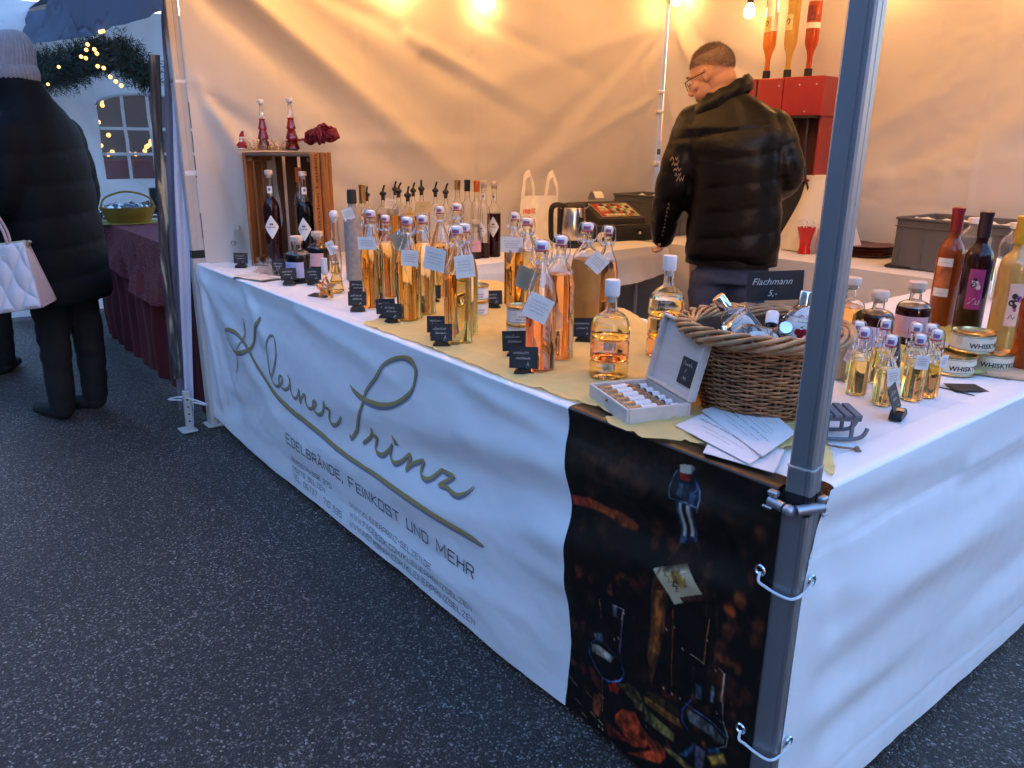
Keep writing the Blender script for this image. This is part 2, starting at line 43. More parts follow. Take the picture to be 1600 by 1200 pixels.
# ---------------- materials ----------------
def lin(c):
    return tuple(((v/255)/12.92 if v/255<=.04045 else ((v/255+.055)/1.055)**2.4) for v in c)
MATS={}
def pm(name,col,rough=.5,metal=0,var=.12,vs_=8,bump=0,bs=60,trans=0,ior=1.45,emis=None,es=0,coat=0,sheen=0,col2=None,c2s=6,spec=.5,alpha=1,stretch=None,sss=0,distort=0):
    """procedural principled: colour varied by noise, bump from a finer noise"""
    if name in MATS: return MATS[name]
    m=bpy.data.materials.new(name); m.use_nodes=True; nt=m.node_tree; b=nt.nodes['Principled BSDF']
    b.inputs['Roughness'].default_value=rough; b.inputs['Metallic'].default_value=metal
    b.inputs['Transmission Weight'].default_value=trans; b.inputs['IOR'].default_value=ior
    b.inputs['Coat Weight'].default_value=coat; b.inputs['Sheen Weight'].default_value=sheen
    b.inputs['Specular IOR Level'].default_value=spec; b.inputs['Alpha'].default_value=alpha
    if sss: b.inputs['Subsurface Weight'].default_value=sss; b.inputs['Subsurface Radius'].default_value=(.01,.006,.004); b.inputs['Subsurface Scale'].default_value=1
    if emis: b.inputs['Emission Color'].default_value=(*emis,1); b.inputs['Emission Strength'].default_value=es
    tc=nt.nodes.new('ShaderNodeTexCoord'); src=tc.outputs['Object']
    if stretch:
        mp=nt.nodes.new('ShaderNodeMapping'); mp.inputs['Scale'].default_value=stretch; nt.links.new(src,mp.inputs[0]); src=mp.outputs[0]
    if var or col2:
        n=nt.nodes.new('ShaderNodeTexNoise'); n.inputs['Scale'].default_value=c2s if col2 else vs_; n.inputs['Detail'].default_value=5; n.inputs['Distortion'].default_value=distort
        nt.links.new(src,n.inputs['Vector'])
        r=nt.nodes.new('ShaderNodeValToRGB'); nt.links.new(n.outputs['Fac'],r.inputs[0])
        c2=col2 or tuple(v*(1-var) for v in col)
        r.color_ramp.elements[0].position=.35; r.color_ramp.elements[1].position=.65
        r.color_ramp.elements[0].color=(*c2,1); r.color_ramp.elements[1].color=(*col,1)
        nt.links.new(r.outputs[0],b.inputs['Base Color'])
    else: b.inputs['Base Color'].default_value=(*col,1)
    if bump:
        n=nt.nodes.new('ShaderNodeTexNoise'); n.inputs['Scale'].default_value=bs; n.inputs['Detail'].default_value=4; nt.links.new(src,n.inputs['Vector'])
        bp=nt.nodes.new('ShaderNodeBump'); bp.inputs['Strength'].default_value=1; bp.inputs['Distance'].default_value=bump
        nt.links.new(n.outputs['Fac'],bp.inputs['Height']); nt.links.new(bp.outputs[0],b.inputs['Normal'])
    MATS[name]=m; return m
def fabric(name,col,trans=.2,bump=.002,bs=9,rough=.75,gloss=.0,crease=0,cs=3.0,weave=0):
    """cloth: diffuse + some light through it, soft creases in the bump"""
    if name in MATS: return MATS[name]
    m=bpy.data.materials.new(name); m.use_nodes=True; nt=m.node_tree; b=nt.nodes['Principled BSDF']; out=nt.nodes['Material Output']
    b.inputs['Base Color'].default_value=(*col,1); b.inputs['Roughness'].default_value=rough; b.inputs['Specular IOR Level'].default_value=gloss
    tc=nt.nodes.new('ShaderNodeTexCoord')
    n=nt.nodes.new('ShaderNodeTexNoise'); n.inputs['Scale'].default_value=bs; n.inputs['Detail'].default_value=6; n.inputs['Roughness'].default_value=.55; n.inputs['Distortion'].default_value=.6
    nt.links.new(tc.outputs['Object'],n.inputs['Vector'])
    bp=nt.nodes.new('ShaderNodeBump'); bp.inputs['Strength'].default_value=1; bp.inputs['Distance'].default_value=bump
    nt.links.new(n.outputs['Fac'],bp.inputs['Height']); last=bp.outputs[0]
    if crease:
        v=nt.nodes.new('ShaderNodeTexVoronoi'); v.feature='DISTANCE_TO_EDGE'; v.inputs['Scale'].default_value=cs
        ds=nt.nodes.new('ShaderNodeVectorMath'); ds.operation='ADD'; n2=nt.nodes.new('ShaderNodeTexNoise'); n2.inputs['Scale'].default_value=cs*.8; n2.inputs['Detail'].default_value=3
        nt.links.new(tc.outputs['Object'],n2.inputs['Vector']); nt.links.new(tc.outputs['Object'],ds.inputs[0]); nt.links.new(n2.outputs['Color'],ds.inputs[1]); nt.links.new(ds.outputs[0],v.inputs['Vector'])
        mr=nt.nodes.new('ShaderNodeMapRange'); mr.interpolation_type='SMOOTHSTEP'; mr.inputs['From Min'].default_value=0; mr.inputs['From Max'].default_value=.09
        nt.links.new(v.outputs['Distance'],mr.inputs['Value'])
        b2=nt.nodes.new('ShaderNodeBump'); b2.inputs['Distance'].default_value=crease; nt.links.new(mr.outputs[0],b2.inputs['Height']); nt.links.new(last,b2.inputs['Normal']); last=b2.outputs[0]
    nt.links.new(last,b.inputs['Normal'])
    t=nt.nodes.new('ShaderNodeBsdfTranslucent'); t.inputs[0].default_value=(*col,1); nt.links.new(last,t.inputs['Normal'])
    mx=nt.nodes.new('ShaderNodeMixShader'); mx.inputs[0].default_value=trans
    nt.links.new(b.outputs[0],mx.inputs[1]); nt.links.new(t.outputs[0],mx.inputs[2]); nt.links.new(mx.outputs[0],out.inputs[0])
    MATS[name]=m; return m
def vcol_mat(name,rough=.4,spec=.4):
    m=bpy.data.materials.new(name); m.use_nodes=True; nt=m.node_tree; b=nt.nodes['Principled BSDF']
    a=nt.nodes.new('ShaderNodeAttribute'); a.attribute_name='Col'; nt.links.new(a.outputs['Color'],b.inputs['Base Color'])
    b.inputs['Roughness'].default_value=rough; b.inputs['Specular IOR Level'].default_value=spec; return m
def glassmat(name,col=(.98,.985,.98),ior=1.46,rough=0.0):
    if name in MATS: return MATS[name]
    m=bpy.data.materials.new(name); m.use_nodes=True; nt=m.node_tree; b=nt.nodes['Principled BSDF']
    b.inputs['Base Color'].default_value=(*col,1); b.inputs['Transmission Weight'].default_value=1; b.inputs['IOR'].default_value=ior; b.inputs['Roughness'].default_value=rough
    MATS[name]=m; return m
GLASS=glassmat('clear_glass'); 
WHITE_FAB=fabric('white_tent_fabric',(.56,.525,.48),.05,.004,2.6,.8,crease=.0012,cs=1.6)
ROOF_FAB=fabric('roof_fabric',(.7,.67,.64),.02,.004,3,.8)
CLOTH=fabric('white_tablecloth',(.76,.75,.75),.05,.002,14,.85)
PVC=pm('white_banner_vinyl',(.78,.785,.80),.42,0,.03,3,.0022,7,spec=.4)
STEEL=pm('brushed_aluminium',(.42,.42,.44),.42,.85,.15,14,.0004,90,stretch=(1,1,.05))
STEEL2=pm('dark_aluminium',(.36,.37,.40),.45,.8,.18,14,.0004,90,stretch=(1,1,.05))
STEELW=pm('pale_powder_coated_steel',(.48,.44,.41),.5,.1,.08,10)
CHROME=pm('polished_steel',(.72,.72,.74),.16,1,.08,20)
BLACK=pm('black_plastic',(.012,.012,.014),.42,0,.2,30)
BLACKM=pm('matt_black',(.018,.018,.02),.7,0,.2,30)
CARD=pm('black_chalk_card',(.018,.019,.022),.62,0,.35,40)
CHALK=pm('chalk',(.62,.62,.6),.9,0,.3,90)
PAPER=pm('white_paper',(.78,.76,.72),.8,0,.05,12)
PAPERK=pm('kraft_paper',(.5,.36,.22),.85,0,.15,20)
INK=pm('printing_ink',(.06,.05,.07),.7,0,.1)
INKG=pm('grey_ink',(.28,.27,.28),.7,0,.1)
PORC=pm('white_porcelain',(.72,.74,.78),.25,0,.05)
PORCP=pm('porcelain_print',(.38,.07,.12),.3,0,.3,60,col2=(.18,.12,.30),c2s=120)
RUBBER=pm('red_rubber',(.42,.03,.04),.5)
WIRE=pm('steel_wire',(.6,.6,.62),.25,1,.1)
CORK=pm('pale_stopper_wood',(.6,.5,.42),.6,0,.15,30)
WSTOP=pm('white_stopper',(.68,.67,.68),.4,0,.05)
REDW=pm('red_wax',(.32,.015,.015),.3,0,.2,30,coat=.3)
DARKW=pm('dark_wax',(.04,.008,.015),.3,0,.2,30,coat=.3)
YELW=pm('yellow_wax',(.75,.45,.02),.3,0,.2,30,coat=.3)
ORGW=pm('orange_capsule',(.75,.16,.03),.35)
GOLDC=pm('gold_capsule',(.55,.38,.15),.3,.9,.2,30)
def liquid(name,col,ior=.92): return glassmat(name,col,ior)  # index relative to the glass round it
AMBER=liquid('amber_liquid',(1,.70,.24)); AMBER2=liquid('deep_amber_liquid',(.95,.56,.16)); PALE=liquid('pale_gold_liquid',(1,.86,.48)); ROSE=liquid('rose_liquid',(1,.5,.33)); PEACH=liquid('peach_liquid',(1,.62,.4)); BROWN=liquid('brown_liquid',(.75,.4,.16)); CLEARL=liquid('clear_spirit',(.99,.97,.93))
HAZY=pm('hazy_amber_liquid',(.78,.42,.12),.2,0,.06,6,trans=.45,ior=.95)
CHERRY=pm('dark_cherry_liquid',(.045,.004,.008),.3,0,.2,10,ior=.97,spec=.1)
PLUM=pm('blue_black_liquid',(.008,.005,.010),.3,0,.2,10,ior=.97,spec=.1)
REDL=liquid('ruby_liquid',(.38,.02,.025))
ORANGEL=pm('orange_liqueur',(.62,.13,.02),.15,0,.15,6,trans=.25,ior=.95,coat=.1)
EGGL=pm('egg_liqueur',(.82,.52,.15),.3,0,.05,6,coat=.4)
# ---------------- mesh builder ----------------
class MB:
    def __init__(s): s.v=[]; s.f=[]; s.mi=[]; s.m=0; s.T=None
    def add(s,vs,fs):
        o=len(s.v)
        if s.T is not None: vs=[tuple(s.T@Vector(v)) for v in vs]
        s.v.extend(vs)
        for f in fs: s.f.append(tuple(i+o for i in f)); s.mi.append(s.m)
        return s
    def box(s,c,sz,rot=None,bev=0):
        x,y,z=[a/2 for a in sz]
        if bev:
            b=min(bev,x*.9,y*.9,z*.9); vs=[]
            for sx in (-1,1):
                for sy in (-1,1):
                    for sz_ in (-1,1):
                        vs+= [(sx*x,sy*(y-b),sz_*(z-b)),(sx*(x-b),sy*y,sz_*(z-b)),(sx*(x-b),sy*(y-b),sz_*z)]
            def I(sx,sy,sz_,k): return ((sx>0)*4+(sy>0)*2+(sz_>0))*3+k
            fs=[]
            for a in (-1,1):
                fs.append([I(a,-1,-1,0),I(a,1,-1,0),I(a,1,1,0),I(a,-1,1,0)][::a]); fs.append([I(-1,a,-1,1),I(-1,a,1,1),I(1,a,1,1),I(1,a,-1,1)][::a]); fs.append([I(-1,-1,a,2),I(1,-1,a,2),I(1,1,a,2),I(-1,1,a,2)][::a])
                for b2 in (-1,1):
                    fs.append([I(a,b2,-1,0),I(a,b2,-1,1),I(a,b2,1,1),I(a,b2,1,0)][::-a*b2]); fs.append([I(a,-1,b2,0),I(a,-1,b2,2),I(a,1,b2,2),I(a,1,b2,0)][::a*b2]); fs.append([I(-1,a,b2,1),I(-1,a,b2,2),I(1,a,b2,2),I(1,a,b2,1)][::-a*b2])
                    for c2 in (-1,1): fs.append([I(a,b2,c2,0),I(a,b2,c2,1),I(a,b2,c2,2)][::a*b2*c2])
        else:
            vs=[(a*x,b*y,c_*z) for a in (-1,1) for b in (-1,1) for c_ in (-1,1)]
            fs=[(0,1,3,2),(4,6,7,5),(0,4,5,1),(2,3,7,6),(0,2,6,4),(1,5,7,3)]
        if rot is not None: vs=[tuple(rot@Vector(v)) for v in vs]
        return s.add([(v[0]+c[0],v[1]+c[1],v[2]+c[2]) for v in vs],fs)
    def lathe(s,pr,seg=24,c=(0,0,0),a0=0,a1=2*PI,sx=1,sy=1):
        full=abs(a1-a0-2*PI)<1e-6; n=seg if full else seg+1; vs=[];fs=[];ring=[]
        for r,z in pr:
            if r<1e-6: ring.append([len(vs)]); vs.append((c[0],c[1],c[2]+z))
            else:
                ring.append(list(range(len(vs),len(vs)+n)))
                for i in range(n):
                    t=a0+(a1-a0)*i/seg; vs.append((c[0]+r*math.cos(t)*sx,c[1]+r*math.sin(t)*sy,c[2]+z))
        for A,B in zip(ring,ring[1:]):
            for i in range(seg):
                j=(i+1)%n if full else i+1
                if len(A)==1 and len(B)==1: continue
                if len(A)==1: fs.append((A[0],B[j],B[i]))
                elif len(B)==1: fs.append((A[i],A[j],B[0]))
                else: fs.append((A[i],A[j],B[j],B[i]))
        return s.add(vs,fs)
    def tube(s,P,r,seg=8,caps=True,flat=1.0,up=None,closed=False):
        P=[Vector(p) for p in P]; n=len(P)
        if not hasattr(r,'__len__'): r=[r]*n
        vs=[];fs=[]; prev=None
        for i in range(n):
            if closed: t=(P[(i+1)%n]-P[i-1])
            else: t=(P[min(i+1,n-1)]-P[max(i-1,0)])
            if t.length<1e-9: t=Vector((0,0,1))
            t.normalize()
            if up is not None: a=Vector(up)-t*t.dot(Vector(up))
            elif prev is None: a=t.orthogonal()
            else: a=prev-t*t.dot(prev)
            if a.length<1e-6: a=t.orthogonal()
            a.normalize(); prev=a; b=t.cross(a)
            for k in range(seg):
                w=2*PI*k/seg; vs.append(tuple(P[i]+a*math.cos(w)*r[i]*flat+b*math.sin(w)*r[i]))
        m=n if closed else n-1
        for i in range(m):
            for k in range(seg): 
                k2=(k+1)%seg; i2=(i+1)%n; fs.append((i*seg+k,i*seg+k2,i2*seg+k2,i2*seg+k))
        if caps and not closed: fs.append(tuple(range(seg))[::-1]); fs.append(tuple(range((n-1)*seg,n*seg)))
        return s.add(vs,fs)
    def ball(s,c,r,seg=12,rings=8,rot=None):
        if not hasattr(r,'__len__'): r=(r,r,r)
        pr=[(math.sin(PI*i/rings),-math.cos(PI*i/rings)) for i in range(rings+1)]; pr[0]=(0,-1); pr[-1]=(0,1)
        t=MB(); t.lathe(pr,seg); q=[]
        for v in t.v:
            w=Vector((v[0]*r[0],v[1]*r[1],v[2]*r[2])); 
            if rot is not None: w=rot@w
            q.append((w.x+c[0],w.y+c[1],w.z+c[2]))
        return s.add(q,t.f)
    def grid(s,fn,nu,nv,u0=0,u1=1,v0=0,v1=1,thick=0):
        vs=[tuple(fn(u0+(u1-u0)*i/nu,v0+(v1-v0)*j/nv)) for i in range(nu+1) for j in range(nv+1)]
        fs=[(i*(nv+1)+j,(i+1)*(nv+1)+j,(i+1)*(nv+1)+j+1,i*(nv+1)+j+1) for i in range(nu) for j in range(nv)]
        return s.add(vs,fs)
    def mesh(s,name,mats,smooth=35):
        me=bpy.data.meshes.new(name); me.from_pydata(s.v,[],s.f)
        if len(s.f)<60000 and not getattr(s,'raw',False):
            b_=bmesh.new(); b_.from_mesh(me); bmesh.ops.recalc_face_normals(b_,faces=b_.faces); b_.to_mesh(me); b_.free()
        if not isinstance(mats,(list,tuple)): mats=[mats]
        for m in mats: me.materials.append(m)
        if len(mats)>1: me.polygons.foreach_set('material_index',s.mi)
        if smooth is not None:
            me.shade_smooth()
            if smooth<179: me.set_sharp_from_angle(angle=R(smooth))
        me.update(); return me
    def build(s,name,mats,parent=None,smooth=35,loc=None,rot=None):
        o=bpy.data.objects.new(name,s.mesh(name,mats,smooth)); COL.objects.link(o)
        if parent is not None: o.parent=parent
        if loc is not None: o.location=loc
        if rot is not None: o.rotation_euler=rot
        return o
def thing(name,label,cat,loc=(0,0,0),rz=0,group=None,rot=None):
    o=bpy.data.objects.new(name,None); o.empty_display_size=.05; COL.objects.link(o); o.location=loc
    o.rotation_euler=rot if rot is not None else (0,0,rz); o['label']=label; o['category']=cat
    if group: o['group']=group
    return o
def tag(o,label,cat,group=None):
    o['label']=label; o['category']=cat
    if group: o['group']=group
    return o
def struct(o): o['kind']='structure'; return o
def link(name,me,parent=None,loc=None,rot=None,scale=None):
    o=bpy.data.objects.new(name,me); COL.objects.link(o)
    if parent is not None: o.parent=parent
    if loc is not None: o.location=loc
    if rot is not None: o.rotation_euler=rot
    if scale is not None: o.scale=scale
    return o
def kids(o): return [c for c in COL.objects if c.parent==o]
def copy_tree(o,parent=None):
    c=o.copy(); COL.objects.link(c); c.parent=parent
    for ch in CH(o): copy_tree(ch,c)
    return c
def CH(o): return list(o.children)
def remesh(mb,vox,smooth_it=2,mat=None,name='m',fac=.5):
    me=mb.mesh(name,mat or [],180); o=bpy.data.objects.new(name,me); COL.objects.link(o)
    m=o.modifiers.new('r','REMESH'); m.mode='VOXEL'; m.voxel_size=vox; m.use_smooth_shade=True
    if smooth_it: m2=o.modifiers.new('s','SMOOTH'); m2.factor=fac; m2.iterations=smooth_it
    bpy.context.view_layer.update(); dg=bpy.context.evaluated_depsgraph_get()
    r=bpy.data.meshes.new_from_object(o.evaluated_get(dg)); bpy.data.objects.remove(o)
    r.name=name; r.materials.clear()
    if mat: r.materials.append(mat)
    r.shade_smooth(); return r
def mverts(me):
    a=np.empty(len(me.vertices)*3,np.float32); me.vertices.foreach_get('co',a); return a.reshape(-1,3)
def mnorm(me):
    a=np.empty(len(me.vertices)*3,np.float32); me.vertex_normals.foreach_get('vector',a); return a.reshape(-1,3)
def setv(me,a): me.vertices.foreach_set('co',a.astype(np.float32).ravel()); me.update()
def spl(P,n=6):
    """Catmull-Rom through tuples of any size"""
    P=[np.array(p,float) for p in P]; o=[]
    for i in range(len(P)-1):
        a=P[max(i-1,0)];b=P[i];c=P[i+1];d_=P[min(i+2,len(P)-1)]
        for k in range(n):
            t=k/n; o.append(.5*((2*b)+(-a+c)*t+(2*a-5*b+4*c-d_)*t*t+(-a+3*b-3*c+d_)*t**3))
    o.append(P[-1]); return o
# ---------------- lettering ----------------
G={'A':[[(0,0),(2,6),(4,0)],[(.75,2),(3.25,2)]],'B':[[(0,0),(0,6),(3,6),(3.6,5.4),(3.6,3.7),(3,3.2),(0,3.2)],[(3,3.2),(4,2.6),(4,.6),(3.4,0),(0,0)]],
'C':[[(4,4.8),(4,6),(.5,6),(0,5.5),(0,.5),(.5,0),(4,0),(4,1.2)]],'D':[[(0,0),(0,6),(3,6),(4,5.2),(4,.8),(3,0),(0,0)]],'E':[[(4,6),(0,6),(0,0),(4,0)],[(0,3.1),(3.3,3.1)]],
'F':[[(4,6),(0,6),(0,0)],[(0,3.1),(3.3,3.1)]],'G':[[(4,4.8),(4,6),(0,6),(0,0),(4,0),(4,2.9),(2.2,2.9)]],'H':[[(0,0),(0,6)],[(4,0),(4,6)],[(0,3.1),(4,3.1)]],'I':[[(0,0),(0,6)]],
'K':[[(0,0),(0,6)],[(3.8,6),(.1,2.9),(4,0)]],'L':[[(0,6),(0,0),(3.8,0)]],'M':[[(0,0),(0,6),(2.4,1.5),(4.8,6),(4.8,0)]],'N':[[(0,0),(0,6),(4,0),(4,6)]],'O':[[(0,0),(0,6),(4,6),(4,0),(0,0)]],
'P':[[(0,0),(0,6),(4,6),(4,2.6),(0,2.6)]],'R':[[(0,0),(0,6),(3.4,6),(4,5.4),(4,3.4),(3.4,2.8),(0,2.8)],[(2.6,2.8),(4,0)]],'S':[[(4,4.9),(4,6),(0,6),(0,3.3),(4,3),(4,0),(0,0),(0,1.1)]],
'T':[[(0,6),(4,6)],[(2,6),(2,0)]],'U':[[(0,6),(0,0),(4,0),(4,6)]],'W':[[(0,6),(1.4,0),(2.8,5.2),(4.2,0),(5.6,6)]],'Z':[[(0,6),(4,6),(0,0),(4,0)]],'Y':[[(0,6),(2,3),(4,6)],[(2,3),(2,0)]],
'0':[[(0,0),(0,6),(4,6),(4,0),(0,0)]],'1':[[(.4,4.8),(1.4,6),(1.4,0)]],'2':[[(0,5),(0,6),(4,6),(4,3.4),(0,2.4),(0,0),(4,0)]],'3':[[(0,6),(4,6),(4,0),(0,0)],[(1,3.1),(4,3.1)]],'5':[[(4,6),(0,6),(0,3.4),(4,3.4),(4,0),(0,0)]],
'6':[[(4,6),(0,6),(0,0),(4,0),(4,3.2),(0,3.2)]],'7':[[(0,6),(4,6),(1.4,0)]],'8':[[(0,0),(0,6),(4,6),(4,0),(0,0)],[(0,3.1),(4,3.1)]],
',':[[(.4,.5),(0,-1.2)]],'.':[[(0,0),(0,.7)]],'-':[[(0,3),(2.2,3)]],'/':[[(0,-.6),(2.6,6.6)]],'·':[[(.3,2.8),(.3,3.5)]],' ':[]}
G['Ä']=G['A']+[[(1.1,7),(1.1,7.8)],[(2.9,7),(2.9,7.8)]]
def gw(ch): return {'I':0,'M':4.8,'W':5.6,',':.6,'.':.2,'1':1.6,'-':2.2,'/':2.6,'·':.6,' ':2.6}.get(ch,4)
def strip(mb,pts,w,fmap,off,sub=None):
    """a flat ribbon along 2-d points (mitred), mapped on to a surface"""
    P=[np.array(p[:2],float) for p in pts]; ws=[p[2] if len(p)>2 else w for p in pts]
    if sub:
        Q=[];q=[]
        for i in range(len(P)-1):
            n=max(1,int(np.linalg.norm(P[i+1]-P[i])/sub))
            for k in range(n): Q.append(P[i]+(P[i+1]-P[i])*k/n); q.append(ws[i]+(ws[i+1]-ws[i])*k/n)
        Q.append(P[-1]); q.append(ws[-1]); P,ws=Q,q
    vs=[]
    n=len(P); closed=np.linalg.norm(P[0]-P[-1])<1e-7 and n>3
    for i in range(n):
        a=P[i]-P[i-1] if i>0 else (P[-1]-P[-2] if closed else P[1]-P[0]); b=P[i+1]-P[i] if i<n-1 else (P[1]-P[0] if closed else P[-1]-P[-2])
        a=a/(np.linalg.norm(a)+1e-12); b=b/(np.linalg.norm(b)+1e-12); t=a+b
        if np.linalg.norm(t)<.2: t=b
        t/=np.linalg.norm(t); nrm=np.array([-t[1],t[0]]); k=min(1.8,1/max(.3,abs(nrm@np.array([-a[1],a[0]]))))
        e=0
        if not closed and i==0: e=-.45*ws[i]
        if not closed and i==n-1: e=.45*ws[i]
        c=P[i]+t*e
        for s_ in (-1,1): p=c+nrm*s_*ws[i]/2*k; vs.append(tuple(fmap(p[0],p[1],off)))
    mb.add(vs,[(2*i,2*i+2,2*i+3,2*i+1) for i in range(n-1)])
def glyphs(mb,text,p0,p1,h,fmap,off,wt=.13,smallcaps=False,big=()):
    """squared capitals fitted between two baseline points"""
    tot=0; lay=[]
    for i,ch in enumerate(text):
        s=1.0
        if smallcaps and not (i==0 or text[i-1] in ' ' and ch!='U' or ch=='M' and False): s=.86
        lay.append((ch,tot,s)); tot+=(gw(ch)+1.75)*s
    tot-=1.75; p0=np.array(p0);p1=np.array(p1); d_=(p1-p0); L=np.linalg.norm(d_); ux=d_/L; sx=L/tot; uy=np.array([-ux[1],ux[0]]); sy=h/6; k=0
    for ch,x,s in lay:
        for st in G[ch]:
            k+=1; pts=[p0+ux*(x+a*s)*sx+uy*b*s*sy for a,b in st]
            strip(mb,[tuple(q) for q in pts],h*wt,fmap,off+(k%5)*4e-5,sub=.02)
def ftext(body,size=1,shear=0,bold=0,align='LEFT',spacing=1):
    """flat outline of a line of type: verts (2d) and faces"""
    cu=bpy.data.curves.new('t','FONT'); cu.body=body; cu.size=size; cu.shear=shear; cu.offset=bold*size; cu.align_x=align; cu.space_character=spacing; cu.resolution_u=2; cu.fill_mode='FRONT'
    o=bpy.data.objects.new('t',cu); COL.objects.link(o); bpy.context.view_layer.update()
    me=bpy.data.meshes.new_from_object(o.evaluated_get(bpy.context.evaluated_depsgraph_get()))
    vs=[tuple(v.co) for v in me.vertices]; fs=[tuple(p.vertices) for p in me.polygons]
    bpy.data.objects.remove(o); bpy.data.meshes.remove(me); return vs,fs
def type_(mb,body,size,fmap,off=.0004,**k):
    vs,fs=ftext(body,size,**k); mb.add([tuple(fmap(v[0],v[1],off)) for v in vs],fs)
def scrib(mb,x0,y0,L,h,fmap,off,w,seed=0,n=None):
    """handwriting too small to read: a running hand"""
    r=random.Random(seed); n=n or int(L/h*2.2); pts=[]; x=x0
    for i in range(n):
        if r.random()<.14 and len(pts)>2: strip(mb,pts,w,fmap,off); pts=[]
        pts.append((x,y0+(h if i%2 else 0)*r.uniform(.55,1.15)*(1.5 if r.random()<.12 else 1))); x+=L/n*r.uniform(.7,1.3)
    if len(pts)>1: strip(mb,pts,w,fmap,off)
# ================= SETTING =================
def asphalt():
    m=bpy.data.materials.new('asphalt'); m.use_nodes=True; nt=m.node_tree; b=nt.nodes['Principled BSDF']; N=nt.nodes.new; Lk=nt.links.new
    tc=N('ShaderNodeTexCoord')
    v=N('ShaderNodeTexVoronoi'); v.inputs['Scale'].default_value=205; v.inputs['Randomness'].default_value=1; Lk(tc.outputs['Object'],v.inputs['Vector'])
    sp=N('ShaderNodeSeparateColor'); Lk(v.outputs['Color'],sp.inputs[0])
    r=N('ShaderNodeValToRGB'); Lk(sp.outputs[0],r.inputs[0]); e=r.color_ramp.elements
    e[0].position=0; e[0].color=(.009,.0075,.0065,1); e[1].position=.60; e[1].color=(.018,.0152,.0135,1)
    for p_,c in ((.74,(.036,.031,.027)),(.88,(.10,.088,.08)),(.955,(.19,.17,.155)),(1,(.36,.33,.30))): x=e.new(p_); x.color=(*c,1)
    n=N('ShaderNodeTexNoise'); n.inputs['Scale'].default_value=1.3; n.inputs['Detail'].default_value=7; Lk(tc.outputs['Object'],n.inputs['Vector'])
    mr=N('ShaderNodeMapRange'); mr.inputs['From Min'].default_value=.3; mr.inputs['From Max'].default_value=.7; mr.inputs['To Min'].default_value=.55; mr.inputs['To Max'].default_value=1.25; Lk(n.outputs['Fac'],mr.inputs[0])
    mu=N('ShaderNodeMix'); mu.data_type='RGBA'; mu.blend_type='MULTIPLY'; mu.inputs['Factor'].default_value=1; Lk(r.outputs[0],mu.inputs[6]); Lk(mr.outputs[0],mu.inputs[7]); Lk(mu.outputs[2],b.inputs['Base Color'])
    n2=N('ShaderNodeTexNoise'); n2.inputs['Scale'].default_value=170; n2.inputs['Detail'].default_value=3; Lk(tc.outputs['Object'],n2.inputs['Vector'])
    ad=N('ShaderNodeMath'); ad.operation='SUBTRACT'; Lk(n2.outputs['Fac'],ad.inputs[0]); Lk(v.outputs['Distance'],ad.inputs[1])
    bp=N('ShaderNodeBump'); bp.inputs['Distance'].default_value=.004; Lk(ad.outputs[0],bp.inputs['Height']); Lk(bp.outputs[0],b.inputs['Normal'])
    b.inputs['Roughness'].default_value=.62; b.inputs['Specular IOR Level'].default_value=.5
    return m
def gz(x,y): return .006*noise.noise((x*.6,y*.6,0))-.003
mb=MB(); mb.grid(lambda u,v:(u,v,gz(u,v) if -9<u<5 and -6<v<6 else -.003),140,120,-14,7,-7,8)
struct(mb.build('ground',asphalt()))
mb=MB(); mb.box((0,0,-.06),(200,200,.04)); struct(mb.build('far_ground',MATS.get('x') or pm('far_asphalt',(.05,.05,.052),.9,0,.3,.5)))
# ---------- unseen houses added behind the camera to keep the low sky off the stall ----------
def house(label,x,y,w,d_,h,nf):
    t=thing('added_building',label,'added_building',(x,y,0),group='added plastered houses blocking low sky'); mb=MB(); mb.box((0,0,h/2),(w,d_,h)); mb.build('wall',pm('grey_plaster',(.20,.19,.18),.9,0,.2,1.5),t)
    mb=MB(); o=[(-w/2-.3,-d_/2-.4,h),(w/2+.3,-d_/2-.4,h),(w/2+.3,d_/2+.4,h),(-w/2-.3,d_/2+.4,h),(-w/2-.3,0,h+2.6),(w/2+.3,0,h+2.6)]; mb.add(o,[(0,1,5,4),(2,3,4,5),(0,4,3),(1,2,5),(0,3,2,1)]); mb.build('roof',pm('slate_roof',(.06,.055,.06),.8,0,.2,3),t)
    wm=MB().box((0,0,0),(1.0,.08,1.5)).mesh('window',pm('dark_window_glass',(.03,.035,.045),.1,0,.1),None)
    n=int(w/2.2)
    for k in range(n):
        for f in range(nf): link('window',wm,t,(-w/2+(k+.5)*w/n,(d_/2+.01)*(1 if y<0 else -1),1.9+2.9*f))
for k in range(4): house('added grey plastered house behind the viewer, unseen, blocking low sky, number %s from the left'%['one','two','three','four'][k],-21+10.5*k,-12.5,10.2,7,7.2+.6*(k%2),2)
hs=house('added grey plastered house right of the stall, unseen, blocking low sky',19,3,9,18,6.0,2)
